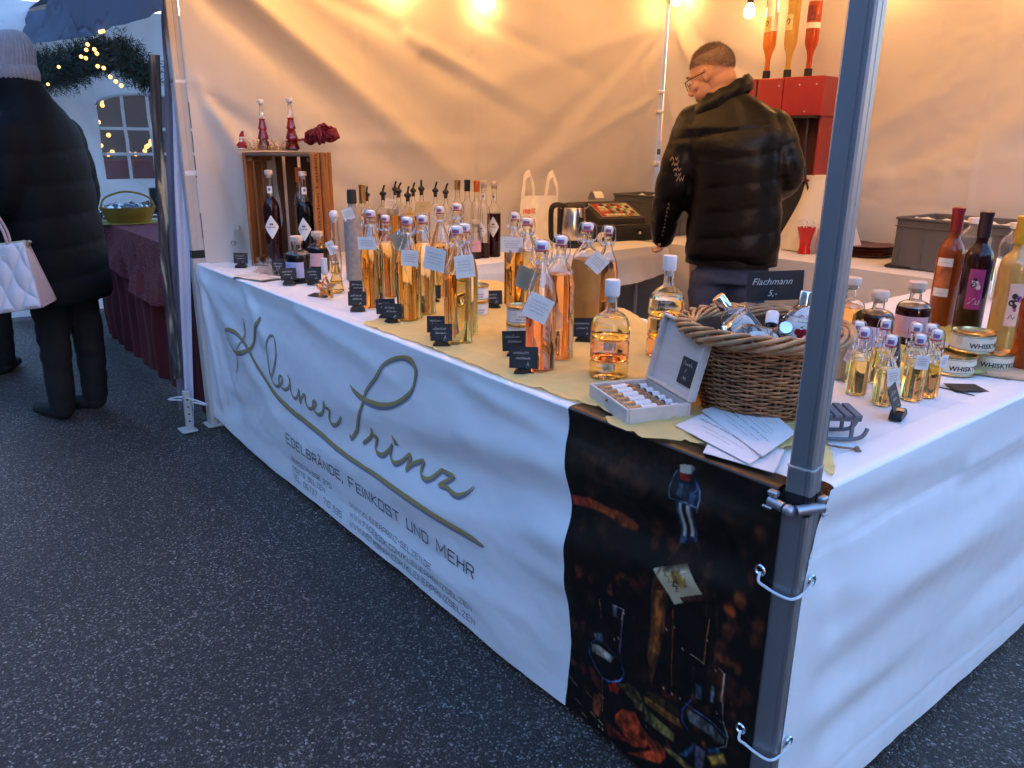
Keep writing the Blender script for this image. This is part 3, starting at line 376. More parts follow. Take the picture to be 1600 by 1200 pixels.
# ---------- banners ----------
def gss(d,w): return math.exp(-(d/w)**2)
def ridge(x,z,a,b,w,h,taper=True):
    ax,az=a; bx_,bz=b; dx,dz=bx_-ax,bz-az; L=dx*dx+dz*dz; t=((x-ax)*dx+(z-az)*dz)/L
    tt=max(0,min(1,t)); px,pz=ax+dx*tt,az+dz*tt; d_=math.hypot(x-px,z-pz)
    return h*gss(d_,w*(1+.8*tt if taper else 1))*(1-.6*tt if taper else 1)
ZT=.768
FR=[((-.05,0.70),(-1.6,0.48),.035,-0.0123),((-.1,0.62),(-1.9,0.33),.04,0.0109),((-.5,0.36),(-2.3,0.20),.04,-0.0082),((-.06,0.55),(-1.3,0.28),.03,-0.0096),((-2.95,0.74),(-2.2,0.30),.04,-0.0164),((-2.95,0.74),(-2.6,0.10),.035,0.0137),((-2.95,0.74),(-1.6,0.50),.05,-0.0137),((-2.95,0.70),(-2.83,0.08),.02,-0.0109),((-2.9,0.10),(-2.2,0.34),.04,0.0082),((-1.9,0.74),(-.9,0.60),.03,-0.0082),((-.9,0.73),(-.1,0.66),.025,-0.0082),((-1.4,0.08),(-.4,0.22),.03,-0.0068),((-2.4,0.74),(-2.1,0.45),.03,-0.0096)]
def fby(x,z):
    """outward bulge of the front banner"""
    s=0
    for a,b,w,h in FR: s+=ridge(x,z,a,b,w,h)
    s+=.008*noise.noise((x*1.5,z*4.5,1.3))+.0032*noise.noise((x*6,z*13,4.1))+.0012*noise.noise((x*22,z*30,7))
    e=min(1,(ZT-z)/.06) if z<ZT else 0; e=max(0,e)*max(0,min(1,(-.012-x)/.09))**.8
    s*=e**.7
    s+=.012*math.sin(9*z+.6)*gss(x+.5,.16)*e
    return -.024+s-.006*(1-e)
def zb(x): return .024+.03*gss(x+3,.35)+.004*math.sin(x*3)
def fpos(x,z,off=0): return (x,fby(x,z)-off,z)
def edge_x(z):
    zs=[.03,.21,.37,.55,.675,.77]; xs=[-.517,-.501,-.516,-.508,-.534,-.528]; return float(np.interp(z,zs,xs))
# hand-smoothed boundary
def ex(z):
    return sum(edge_x(z+k*.02)*w for k,w in ((-2,.1),(-1,.2),(0,.4),(1,.2),(2,.1)))
fbn=thing('banner','long white vinyl banner with gold handwriting and a dark bottle photo along the counter front','banner',(-1.5,-.02,0))
def lp(fn): return lambda *a:(lambda p:(p[0]+1.5,p[1]+.02,p[2]))(fn(*a))
mb=MB(); mb.grid(lp(lambda u,v:fpos((-2.975+.03*v*(1-v))+u*(ex(zb(-.52)+(ZT-zb(-.52))*v)+2.975-.03*v*(1-v)),zb(-2.975+2.45*u)+(ZT-zb(-2.975+2.45*u))*v)),330,84)
mb.build('white_sheet',PVC,fbn,180)
# rolled top edge on to the table rail, and back down
def roll(x0,x1,n,mat,name):
    mb=MB()
    def fn(u,v):
        x=x0+(x1-x0)*u; a=PI*v; yb=fby(x,ZT-.0005); v2=max(0,(v-.5)*2); a=PI/2*min(1,v*2)
        return (x,yb+.016-.016*math.cos(a)+.035*v2,ZT+.0065*math.sin(a)-.002*v2+.0015*noise.noise((x*20,v*3,2))*v2)
    mb.grid(lp(fn),n,12); return mb.build(name,mat,fbn,180)
roll(-2.975,-.5285,160,PVC,'white_sheet_hem')
# printed panel
NU,NV=250,370
XS=np.array([[0.]*(NV+1)]*(NU+1)); ZS=XS.copy(); pv=[]
z0p=zb(-.25)
for i in range(NU+1):
    for j in range(NV+1):
        z=z0p+(ZT-z0p)*j/NV; x=ex(z)+(-.015-ex(z))*i/NU; XS[i,j]=x; ZS[i,j]=z
def paint():
    c=np.zeros(XS.shape+(3,)); c[...]=(13,9,9)
    rg=np.random.RandomState(3)
    def blend(m,col): 
        for k in range(3): c[...,k]=c[...,k]*(1-m)+col[k]*m
    # out-of-focus background: broad brown smears above, dark middle
    for k in range(26):
        x=rg.uniform(-.52,-.03); z=rg.uniform(.62,.76); blend(.35*np.exp(-((XS-x)/rg.uniform(.04,.12))**2-((ZS-z)/rg.uniform(.006,.02))**2),rg.choice([(48,32,24),(20,12,9),(58,38,26)][0:3][rg.randint(3)] if False else (48,32,24)) if False else [(48,32,24),(14,9,8),(60,38,26)][rg.randint(3)])
    for k in range(90):
        x=rg.uniform(-.52,-.03); z=rg.uniform(.1,.62); s=rg.uniform(.006,.022); blend(rg.uniform(.1,.4)*np.exp(-((XS-x)**2+((ZS-z)*.8)**2)/s**2),[(60,30,22),(8,5,6),(50,26,20),(36,20,16)][rg.randint(4)])
    for x,z,rx,rz,col in BLOBS:
        d_=((XS-x)/rx)**2+((ZS-z)/rz)**2; blend(.60/(1+np.exp((d_-1)*2.6)),col)
    for k in range(45):
        x=rg.uniform(-.22,-.03); z=rg.uniform(.08,.40); s=rg.uniform(.004,.011); d_=((XS-x)**2+((ZS-z)*.8)**2)/s**2; blend(.5/(1+np.exp((d_-1)*3)),[(104,48,32),(80,38,28),(60,28,24)][rg.randint(3)])
    for e in PRINT:
        P=np.array(e[1])
        if e[0]=='p':
            ins=np.zeros(XS.shape,bool); dm=np.full(XS.shape,9.)
            for a,b in zip(P,np.roll(P,-1,0)):
                if a[1]!=b[1]:
                    cnd=((a[1]>ZS)!=(b[1]>ZS))&(XS<(b[0]-a[0])*(ZS-a[1])/(b[1]-a[1])+a[0]); ins^=cnd
                ab=b-a; t=np.clip(((XS-a[0])*ab[0]+(ZS-a[1])*ab[1])/(ab@ab+1e-12),0,1); dm=np.minimum(dm,np.hypot(XS-a[0]-ab[0]*t,ZS-a[1]-ab[1]*t))
            sd=np.where(ins,dm,-dm); blend(np.clip(sd/e[3]+.5,0,1)*.92,e[2])
        else:
            dm=np.full(XS.shape,9.)
            for a,b in zip(P,P[1:]):
                ab=b-a; t=np.clip(((XS-a[0])*ab[0]+(ZS-a[1])*ab[1])/(ab@ab+1e-12),0,1); dm=np.minimum(dm,np.hypot(XS-a[0]-ab[0]*t,ZS-a[1]-ab[1]*t))
            blend(np.clip((e[3]-dm)/e[4]+.5,0,1)*.8,e[2])
    g=np.ones(XS.shape)
    for n_,am in ((14,.30),(34,.42),(80,.34)):
        q=rg.uniform(-1,1,(n_+2,n_+2)); fx=(XS-XS.min())/(np.ptp(XS)+1e-9)*n_; fz=(ZS-ZS.min())/(np.ptp(ZS)+1e-9)*n_; ix=np.clip(fx.astype(int),0,n_); iz=np.clip(fz.astype(int),0,n_); tx_=fx-ix; tz_=fz-iz; tx_=tx_*tx_*(3-2*tx_); tz_=tz_*tz_*(3-2*tz_)
        g+=am*((q[ix,iz]*(1-tx_)+q[ix+1,iz]*tx_)*(1-tz_)+(q[ix,iz+1]*(1-tx_)+q[ix+1,iz+1]*tx_)*tz_)
    g=np.clip(g,.15,1.9); tagm=(c.mean(-1)>140)[...]; g=np.where(tagm,1,g)[...,None]
    c=np.clip(c*g*1.12,0,255)/255; c=np.where(c<=.04045,c/12.92,((c+.055)/1.055)**2.4); return np.clip(c*np.array([1.05,.86,.56]),0,.8)
PC_=paint()
vs=[]
for i in range(NU+1):
    for j in range(NV+1):
        x,z=float(XS[i,j]),float(ZS[i,j]); vs.append((x+1.5,fby(x,z)+.02,z))
mb=MB(); mb.raw=True; mb.add(vs,[(i*(NV+1)+j,(i+1)*(NV+1)+j,(i+1)*(NV+1)+j+1,i*(NV+1)+j+1) for i in range(NU) for j in range(NV)])
PRM=vcol_mat('printed_vinyl',.38,.45)
pp=mb.build('photo_print',PRM,fbn,180)
ca=pp.data.color_attributes.new('Col','FLOAT_COLOR','POINT'); ca.data.foreach_set('color',np.concatenate([PC_,np.ones(XS.shape+(1,))],-1).astype(np.float32).ravel())
BRN=pm('brown_vinyl',(.03,.016,.011),.38,0,.4,30)
roll(-.528,-.026,40,BRN,'photo_print_hem')
# lettering on the banner
GOLD=pm('gold_print',(.44,.31,.115),.4,0,.12,40); SHD=pm('grey_print',(.2,.22,.29),.5,0,.05); TXT=pm('dark_print',(.035,.025,.045),.5,0,.1)
fm=lp(lambda x,z,o:fpos(x,z,o))
a=MB(); b=MB()
for st in SCRIPT:
    q=[(v[0],v[1],v[2]*1.12) for v in spl(st,3)] if len(st)>3 else st
    strip(a,q,.01,fm,.0035,sub=.012)
    strip(b,[(x+.003,z-.0065*min(1.6,.35+w/.012),w) for x,z,w in q],.01,fm,.0022,sub=.012)
for k in (a,b): k.raw=True
a.build('gold_handwriting',GOLD,fbn,180); b.build('handwriting_shadow',SHD,fbn,180)
for k,(t,(x0,z0,x1,z1,h)) in enumerate(LINES):
    a=MB(); a.raw=True
    glyphs(a,t,(x0,z0),(x1,z1),h*(1.0 if k else 1.05),fm,.003,.125 if k else .115,smallcaps=(k==0))
    a.build('lettering',TXT,fbn,180)
# grommets, plastic hooks on the left edge; a white clip hangs in the middle
for z in (.62,.56,.3,.26): 
    mb=MB(); mb.box((-1.49,.0,z),(.03,.012,.012),bev=.003); mb.build('hook',WSTOP,fbn)
# side banner (towards the right), outward +x
def sbx(y,z):
    s=0
    for a_,b_,w,h in [((.05,.70),(2.2,.50),.035,-.016),((.1,.45),(2.4,.60),.05,.018),((.08,.55),(1.8,.30),.05,.018),((.2,.2),(2.6,.42),.05,-.016),((.05,.66),(.3,.12),.04,-.010),((.6,.66),(2.5,.64),.03,.014),((.1,.30),(1.6,.12),.045,.014),((1.2,.6),(2.9,.25),.06,.012)]: s+=ridge(y,z,a_,b_,w,h)
    s=s*.7+.008*noise.noise((y*1.4,z*4,9.3))+.003*noise.noise((y*5,z*10,2.1))+.0012*noise.noise((y*20,z*30,7))
    e=max(0,min(1,(ZT-z)/.05))*max(.0,min(1,(y+.01)/.10))**.8; s*=e**.7
    s-=.004*gss(z-.655,.004)+.004*gss(z-.10,.004)
    return .026+s
def sb_y0(z): return -.004+.045*max(0,min(1,(z-.58)/.19))**1.5
sbn=thing('banner','plain white vinyl sheet along the right side of the stall, roped to the corner pole','banner',(.02,1.5,0))
mb=MB()
def sf(u,v):
    z=.022+(ZT-.022)*v; y0=sb_y0(z); y=y0+(3.0-y0)*u; return (sbx(y,z)-.02,y-1.5,z)
mb.grid(sf,300,90); mb.build('white_sheet',PVC,sbn,180)
mb=MB(); mb.grid(lambda u,v:(sbx(.05+2.95*u,ZT-.0005)-.02-.016+.016*math.cos(PI/2*min(1,v*2))-.05*max(0,v*2-1),.05+2.95*u-1.5,ZT+.0065*math.sin(PI/2*min(1,v*2))-.001*max(0,v*2-1)),160,8); mb.build('white_sheet_hem',PVC,sbn,180)
# ---------- the market tent ----------
tent=thing('market_tent','white market stall tent with warm lit fabric walls and grey corner pole','tent',(-1.5,1.5,0))
tx=lambda p:(p[0]+1.5,p[1]-1.5,p[2])
def pole(x,y,mat,low,z1=2.2,w=.040,split=.80,ang=0):
    c=tx((x,y,0)); 
    def prof(w_,z0,z1_,c_=.007):
        mb=MB(); h=w_/2; c_=.0035; P=[(-h+c_,-h),(h-.012,-h),(h-.0115,-h+.0014),(h-.0095,-h+.0014),(h-.009,-h),(h-c_,-h),(h,-h+c_),(h,-.003),(h-.0014,-.002),(h-.0014,.002),(h,.003),(h,h-c_),(h-c_,h),(-h+c_,h),(-h,h-c_),(-h,-h+c_)]
        n=len(P); vs=[(a_,b_,z) for z in (z0,z1_) for a_,b_ in P]
        mb.add(vs,[(i,(i+1)%n,n+(i+1)%n,n+i) for i in range(n)]+[tuple(range(n))[::-1],tuple(range(n,2*n))]); return mb
    o=prof(w,split,z1).build('upper_pole',mat,tent,20,loc=(c[0],c[1],0),rot=(0,0,ang))
    prof(w+.008,.01,split-.065).build('lower_pole',low,tent,20,loc=(c[0],c[1],0),rot=(0,0,ang))
    m2=prof(w+.005,split-.065,split-.03); m2.build('pole_clamp',BLACK,tent,20,loc=(c[0],c[1],0),rot=(0,0,ang))
    m3=prof(w+.003,split-.03,split+.012); m3.build('pole_sleeve',mat,tent,20,loc=(c[0],c[1],0),rot=(0,0,ang))
    m4=prof(w+.0045,split+.012,split+.015); m4.build('sleeve_rim',STEELW,tent,20,loc=(c[0],c[1],0),rot=(0,0,ang))
    m5=MB(); m5.box((c[0],c[1],.005),(.09,.09,.008),bev=.002); m5.build('foot_plate',low,tent)
pole(0,0,STEEL2,STEEL,ang=R(9))
pole(-3.0,-.015,STEELW,STEELW,split=.86,w=.050)
pole(-2.985,2.985,STEELW,STEELW,split=1.3,w=.032); pole(0,3,STEELW,STEELW)
# walls: fabric with pulled folds from the corners
def wall(name,fn,nu,nv): 
    mb=MB(); mb.grid(fn,nu,nv); return mb.build(name,WHITE_FAB,tent,180)
LW=[((.05,2.05),(1.40,1.10),.034,.062),((.05,1.93),(1.25,.98),.05,-.055),((.10,2.15),(1.55,1.25),.05,-.035),((.03,1.53),(.36,.95),.028,.045),((.03,1.50),(.75,1.05),.03,-.035),((.03,1.45),(.22,.85),.025,-.03),((.55,1.97),(1.12,1.78),.028,-.040),((1.10,1.79),(1.98,1.44),.035,.036),((1.2,1.70),(2.1,1.36),.035,-.028),((2.97,1.97),(2.2,1.38),.035,.042),((2.97,1.95),(1.6,1.02),.045,-.036),((2.97,2.02),(1.3,1.5),.05,.030),((2.97,1.6),(1.9,1.15),.03,.02),((1.5,1.92),(2.5,1.65),.03,-.022),((.5,1.3),(1.9,1.28),.03,.015),((1.0,1.05),(2.4,1.12),.04,-.018)]
def lwx(y,z):
    s=sum(ridge(y,z,a_,b_,w,h) for a_,b_,w,h in LW)
    s+=.018*noise.noise((y*1.1,z*1.3,3))+.005*noise.noise((y*3,z*4.5,8))+.0018*noise.noise((y*11,z*15,1))
    s+=.012*abs((y-1.5)%.0001)
    s+=.008*gss(y-1.50,.006)-.004*gss(y-1.58,.005)+.006*gss(z-1.42,.006)*(1 if .6<y<2.6 else 0)
    e=min(1,y/.12,(3-y)/.12); return s*max(0,e)
wall('side_wall',lambda u,v:tx((-2.965+.7*lwx(3*u,.05+2.15*v),.01+2.955*u,.05+2.15*v)),200,150)
BWL=[((.05,1.97),(.56,1.52),.03,.045),((.05,1.95),(1.25,1.45),.05,-.038),((1.3,1.3),(1.9,1.62),.04,.03),((1.6,1.2),(2.4,1.7),.05,-.03),((.02,2.1),(.9,1.4),.05,-.04),((.02,2.15),(.55,1.1),.04,.04),((.02,2.2),(1.3,1.75),.06,.035),((.03,1.6),(.3,1.0),.035,.03),((2.9,2.2),(1.6,1.35),.06,-.035),((2.9,2.2),(1.8,1.05),.05,.03),((2.9,1.6),(1.7,1.15),.05,-.02),((1.2,1.1),(2.2,1.25),.04,.02)]
def bwy(x,z):
    s=sum(ridge(x,z,a_,b_,w,h) for a_,b_,w,h in BWL)
    s+=.018*noise.noise((x*1.2,z*1.4,13))+.005*noise.noise((x*3.4,z*5,18))
    s+=.006*noise.noise((x*16,z*22,5))*gss(x-1.85,.22)*(1.4 if z>1.0 else 1)
    s+=.007*gss(x-1.72,.006)+.007*gss(x-1.98,.006)
    e=min(1,x/.12,(3-x)/.12); return s*max(0,e)
wall('back_wall',lambda u,v:tx((-2.945+2.93*u,2.975-.7*bwy(3*u,.05+2.15*v),.05+2.15*v)),200,150)
mb=MB(); apex=(-1.5,1.5,2.95); C4=[(-3.05,-.05),(.05,-.05),(.05,3.05),(-3.05,3.05)]
for k in range(4):
    p,q=C4[k],C4[(k+1)%4]; n=14
    mb.grid(lambda u,v:tx(tuple((p[i]+(q[i]-p[i])*u)*(1-v)+apex[i]*v for i in range(2))+((2.2*(1-v)+apex[2]*v)-.10*math.sin(PI*v)*math.sin(PI*u),)),n,n)
mb.build('roof',ROOF_FAB,tent,60)
mb=MB()
for k in range(4):
    p,q=C4[k],C4[(k+1)%4]; mb.grid(lambda u,v:tx((p[0]+(q[0]-p[0])*u,p[1]+(q[1]-p[1])*u,2.2-.0-.14*v*(1 if k in(0,1) else .4))),30,3)
mb.build('valance',ROOF_FAB,tent,180)
for k in range(4):
    p,q=[(-3,0),(0,0),(0,3),(-3,3)][k],[(0,0),(0,3),(-3,3),(-3,0)][k]; mb=MB()
    pts=[]
    for i in range(9): pts.append(tx((p[0]+(q[0]-p[0])*i/8*.98+(q[0]-p[0])*.01,p[1]+(q[1]-p[1])*i/8*.98+(q[1]-p[1])*.01,2.17 if i%2==0 else 2.09)))
    if k in (0,1): pts=[(a_,b_,c_+.06) for a_,b_,c_ in pts]
    mb.tube(pts,.010,6); pts2=[(a_,b_,2.26-.0-(c_-2.17)+(-.0)) if False else (a_,b_,2.26-(c_-2.09)-.0) for a_,b_,c_ in pts]
    mb.tube(pts2,.010,6); mb.build('truss',STEELW,tent)
# velcro ties holding the wall to the far pole and the near-left pole
for x,y,z in [(-2.975,2.96,1.62),(-2.975,2.96,1.50),(-2.975,2.96,1.18),(-3.0,-.012,1.53),(-3.0,-.012,1.16)]:
    mb=MB(); mb.box(tx((x,y,z)),(.052,.056,.03 if z<1.4 else .022),bev=.006); mb.build('tie',WSTOP,tent)
# counter rails with end fittings at the near corner
rail=thing('counter_rail','dull steel tube ends with clamps meeting at the near corner pole','rail',(0,0,.76))
mb=MB(); mb.tube([(-.034,-.037,-.010),(-.006,-.040,-.012)],.0088,14); mb.tube([(.038,.002,-.006),(.014,-.036,-.011)],.0088,14)
mb.ball((.004,-.041,-.013),.0108,12,8); mb.build('tube_end',STEEL,rail)
mb=MB(); mb.box((-.030,-.034,.003),(.018,.014,.010),bev=.0025); mb.box((-.032,-.046,-.019),(.018,.005,.005),bev=.0015); mb.box((.034,.004,.006),(.012,.018,.010),bev=.0025); mb.box((.044,-.002,-.015),(.005,.016,.005),bev=.0015); mb.build('clamp',STEEL,rail)
# rope loops and eyelets round the corner pole
for z,lab in ((.60,'upper white bungee loop tying the banners round the near corner pole'),(.275,'lower white bungee loop tying the banners round the near corner pole')):
    t=thing('rope_tie',lab,'rope',(0,0,z),group='rope ties at the corner pole')
    y1=fby(-.045,z)-.002; x2=sbx(sb_y0(z),z)
    mb=MB(); q=spl([(-.040,y1-.001,.012),(-.036,y1-.010,0),(-.026,-.036,-.006),(0,-.035,-.010),(.024,-.032,-.008),(.033,-.012,.0),(.034,.008,.012)],5); mb.tube(q,.0026,7); mb.build('cord',WSTOP,t)
    for p,rt in (((-.041,y1,.014),Euler((R(90),0,0))),((.031,.010,.014),Euler((0,R(90),0)))):
        mb=MB(); M=rt.to_matrix(); mb.tube([Vector(p)+M@Vector((.0085*math.cos(w),.0085*math.sin(w),0)) for w in [2*PI*i/16 for i in range(16)]],.0028,6,closed=True); mb.build('eyelet',CHROME,t)
# ---------- tables and cloths ----------
def table(label,x0,x1,y0,y1,z,legs=True):
    t=thing('folding_table',label,'table',((x0+x1)/2,(y0+y1)/2,0),group='folding tables of the stall'); w,d_=x1-x0,y1-y0
    mb=MB(); mb.box((0,0,z-.02),(w-.02,d_-.02,.03),bev=.006); mb.build('tabletop',pm('table_board',(.45,.36,.25),.6,0,.2,6),t)
    for sx in (-1,1):
        for sy in (-1,1):
            mb=MB(); mb.tube([(sx*(w/2-.12),sy*(d_/2-.07),.02),(sx*(w/2-.12),sy*(d_/2-.07),z-.035)],.014,8); mb.ball((sx*(w/2-.12),sy*(d_/2-.07),.018),.019,8,6); mb.build('leg',STEELW,t)
ZC=.77
table('front folding table hidden under the long white cloth behind the banner',-2.97,-.03,.01,.74,ZC-.008)
_f=bpy.data.objects.get('folding_table')
mb=MB(); _p=(-1.352,-0.024); mb.tube([(_p[0]+1.5,-.355,.015),(_p[0]+1.5,-.33,.735)],.013,8); mb.ball((_p[0]+1.5,-.357,.014),.022,12,8); mb.build('leg',STEELW,_f)
table('right hand folding table under the white cloth along the plain banner',-.72,-.03,.78,2.3,ZC-.008)
table('folding table along the left tent wall under the kettle and the till',-2.93,-2.28,.8,2.28,ZC-.008)
table('folding table along the back tent wall under the red drinks dispenser',-2.93,-.03,2.38,2.94,ZC-.008)
def cloth(label,x0,x1,y0,y1,z,drops,seed,mat=CLOTH):
    """top sheet plus hanging sides, all one mesh; drops = {side: length}"""
    mb=MB(); nx=int((x1-x0)/.02); ny=int((y1-y0)/.02)
    def zz(x,y): return z+.0016*noise.noise((x*5,y*5,seed))+.001*noise.noise((x*14,y*14,seed))
    mb.grid(lambda u,v:(x0+(x1-x0)*u,y0+(y1-y0)*v,zz(x0+(x1-x0)*u,y0+(y1-y0)*v)-.0),nx,ny)
    def hang(p,q,nrm,L):
        n=int(math.hypot(q[0]-p[0],q[1]-p[1])/.02)
        def fn(u,v):
            x=p[0]+(q[0]-p[0])*u; y=p[1]+(q[1]-p[1])*u; l=L if not callable(L) else L(u)
            s=.012*min(1,v*4)+(.03*noise.noise((x*4+y*4,seed*3.1,v*.8))+.012*noise.noise((x*13+y*13,seed,v*1.5)))*v**.7+.01*v
            return (x+nrm[0]*s,y+nrm[1]*s,zz(x,y)-l*v-.008*(v>0))
        mb.grid(fn,n,16)
    c={'y0':((x0,y0),(x1,y0),(0,-1)),'y1':((x1,y1),(x0,y1),(0,1)),'x0':((x0,y1),(x0,y0),(-1,0)),'x1':((x1,y0),(x1,y1),(1,0))}
    for k,L in drops.items(): hang(*c[k],L)
    return tag(mb.build('tablecloth',mat,None,50),label,'tablecloth')
cloth('white cloth on the front counter, rows of amber bottles stand on it',-2.985,-.005,-.006,.755,ZC,{'y1':.3},1)
cloth('white cloth on the right counter under the red and yellow liqueurs',-.735,.008,.762,2.32,ZC+.001,{'x0':.35,'y1':.3},2)
cloth('cream cloth over the table by the left tent wall, under the kettle',-2.94,-2.26,.79,2.30,ZC-.002,{'x1':lambda u:.14+.05*math.sin(3*u),'y0':.15},3)
cloth('cream cloth over the back table below the red drinks dispenser',-2.94,-.02,2.36,2.945,ZC-.004,{'y0':.55},4)
# organza scarves
ORG=fabric('gold_organza',(.84,.65,.28),.35,.002,18,.6); ORG2=fabric('lime_organza',(.62,.58,.20),.35,.002,18,.6)
def scarf(label,outline,z,mat,amp,seed,n=60,bumps=()):
    """thin cloth inside a polygon, crumpled"""
    P=np.array(outline); x0,y0=P.min(0); x1,y1=P.max(0); mb=MB(); idx={}
    nx=int((x1-x0)/.011)+1; ny=int((y1-y0)/.011)+1
    def ins(x,y):
        c=False
        for a_,b_ in zip(P,np.roll(P,-1,0)):
            if (a_[1]>y)!=(b_[1]>y) and x<(b_[0]-a_[0])*(y-a_[1])/(b_[1]-a_[1])+a_[0]: c=not c
        return c
    vs=[];fs=[]
    def V(i,j):
        if (i,j) not in idx:
            x=x0+i*.011; y=y0+j*.011
            if not ins(x,y):
                bd=9;bp=(x,y)
                for a_,b_ in zip(P,np.roll(P,-1,0)):
                    ab=b_-a_; t=max(0,min(1,((x-a_[0])*ab[0]+(y-a_[1])*ab[1])/(ab@ab))); qx,qy=a_[0]+ab[0]*t,a_[1]+ab[1]*t; dd=math.hypot(x-qx,y-qy)
                    if dd<bd: bd=dd; bp=(qx,qy)
                x,y=float(bp[0]),float(bp[1])
            nz=noise.noise((x*9,y*9,seed)); n2=noise.noise((x*26,y*26,seed+3)); n3=abs(noise.noise((x*13,y*17,seed+8)))
            h=amp*(.55+.5*nz+.25*n2)+amp*1.1*(1-min(1,n3*6))**2
            for bx_,by_,br,bh in bumps: h+=bh*gss(math.hypot(x-bx_,y-by_),br)*(1+.25*nz+.25*n2)
            idx[(i,j)]=len(vs); vs.append((x+.008*noise.noise((y*20,x*5,seed)),y+.008*noise.noise((x*20,y*5,seed+1)),z+max(.0012,h)))
        return idx[(i,j)]
    for i in range(nx):
        for j in range(ny):
            if any(ins(x0+(i+p_)*.011,y0+(j+q_)*.011) for p_ in (0,1) for q_ in (0,1)): fs.append((V(i,j),V(i+1,j),V(i+1,j+1),V(i,j+1)))
    mb.add(vs,fs); return tag(mb.build('organza_scarf',mat,None,180),label,'scarf')
scarf('crumpled gold organza scarf spread under the amber bottles and the stacked bottles',[(-1.455,-0.018),(-1.598,0.234),(-1.784,0.513),(-1.870,0.755),(-1.563,0.826),(-1.110,0.774),(-0.737,0.573),(-0.457,0.352),(-0.288,0.084),(-0.340,0.004),(-0.491,0.003),(-0.565,-0.011),(-0.829,-0.020),(-1.164,-0.010)],ZC+.0055,ORG,.0055,2.2,bumps=())
scarf('gold organza scarf twisted beneath the wicker basket and the flyers',[(-0.423,-0.036),(-0.415,0.106),(-0.435,0.300),(-0.301,0.258),(-0.213,0.309),(-0.098,0.224),(-0.008,0.119),(0.011,0.070),(-0.024,0.099),(-0.102,0.165),(-0.106,0.060),(-0.212,0.018),(-0.305,-0.052)],ZC+.004,ORG,.008,5.1,bumps=[(-0.382,0.149,.02,.012),(-0.229,0.255,.02,.02)])
scarf('lime green organza scarf bunched round the red and yellow liqueur bottles',[(-0.415,0.955),(-0.491,1.390),(-0.335,1.384),(-0.146,1.383),(0.044,1.027),(-0.071,0.961),(-0.127,0.885),(-0.252,0.957),(-0.330,0.750)],ZC+.002,ORG2,.010,7.7,bumps=[(-0.614,1.646,.04,.05),(-0.472,1.267,.03,.03)])
mb=MB(); mb.box((-2.5,1.45,.2),(.4,.6,.38),bev=.02); tag(mb.build('storage_box',BLACKM),'dark storage box in the shade under the left wall table','box')
# ================= BOTTLES =================
FACE=R(38)   # most cards and tags are turned to the customer side
def prof(kind,r,h):
    if kind=='swing': return [(0,.004),(r*.6,.0),(r-.005,0),(r,.006),(r,h*.60),(r-.002,h*.66),(r*.80,h*.74),(r*.56,h*.81),(r*.42,h*.87),(r*.38,h*.93),(r*.37,h*.965),(r*.44,h*.972),(r*.44,h)]
    if kind=='broad': return [(0,.004),(r*.6,.0),(r-.006,0),(r,.006),(r,h*.66),(r-.003,h*.72),(r*.86,h*.78),(r*.6,h*.83),(r*.40,h*.87),(r*.34,h*.92),(r*.33,h*.965),(r*.40,h*.972),(r*.40,h)]
    if kind=='slim': return [(0,.006),(r*.6,.0),(r-.004,0),(r,.005),(r,h*.60),(r*.95,h*.66),(r*.74,h*.71),(r*.5,h*.745),(r*.41,h*.79),(r*.39,h*.95),(r*.43,h*.96),(r*.43,h)]
    if kind=='round': return [(0,.005),(r*.6,.0),(r-.007,0),(r,.008),(r,h*.60),(r*.97,h*.67),(r*.84,h*.74),(r*.58,h*.78),(r*.38,h*.80),(r*.34,h*.84),(r*.34,h*.94),(r*.46,h*.95),(r*.46,h)]
    if kind=='mini': return [(0,.003),(r*.6,.0),(r-.003,0),(r,.004),(r,h*.55),(r*.93,h*.64),(r*.70,h*.73),(r*.47,h*.80),(r*.42,h*.90),(r*.5,h*.93),(r*.5,h)]
    if kind=='flask': return [(0,.005),(r*.6,.0),(r-.008,0),(r,.008),(r,h*.66),(r*.96,h*.73),(r*.8,h*.79),(r*.45,h*.83),(r*.28,h*.86),(r*.26,h*.95),(r*.3,h*.96),(r*.3,h)]
    if kind=='jar': return [(0,.006),(r*.7,.0),(r-.006,0),(r,.008),(r,h*.70),(r*.93,h*.78),(r*.6,h*.86),(r*.5,h*.9),(r*.5,h*.93),(r*.56,h*.94),(r*.56,h)]
def inner(pr,t):
    o=[]
    for r,z in pr:
        if r==0: o.append((0,z+t*1.6)); continue
        o.append((max(.002,r-t),max(z,t*1.6)))
    return o
GC={}
def cavity(P,t,zf):
    """outside of the glass, then the wall of the air space above the drink; below it glass and drink touch"""
    I=inner(P,t); o=[]
    for i in range(len(I)-1,0,-1):
        if I[i][1]>zf+1e-4: o.append(I[i])
        else:
            a1,b1=I[i+1] if i+1<len(I) else I[i]; a0,b0=I[i]; f=(zf-b0)/(b1-b0+1e-9); o.append((a0+(a1-a0)*f,zf)); break
    return P+o+[(0,zf)]
def glass_me(kind,r,h,seg=28,fill=0):
    k=('g',kind,round(r,4),round(h,3),round(fill,3))
    if k not in GC:
        P=prof(kind,r,h); P=sm(P); I=inner(P,.0022 if kind!='mini' else .0016); mb=MB(); mb.lathe(cavity(P,.0022 if kind!='mini' else .0016,fill*h) if fill>0 else P+I[::-1],seg); GC[k]=mb.mesh('glass',GLASS,60)
    return GC[k]
def sm(P):
    """soften the shoulder"""
    o=[P[0],P[1],P[2],P[3]]; q=spl(P[4:],2); return o+[tuple(map(float,v)) for v in q]
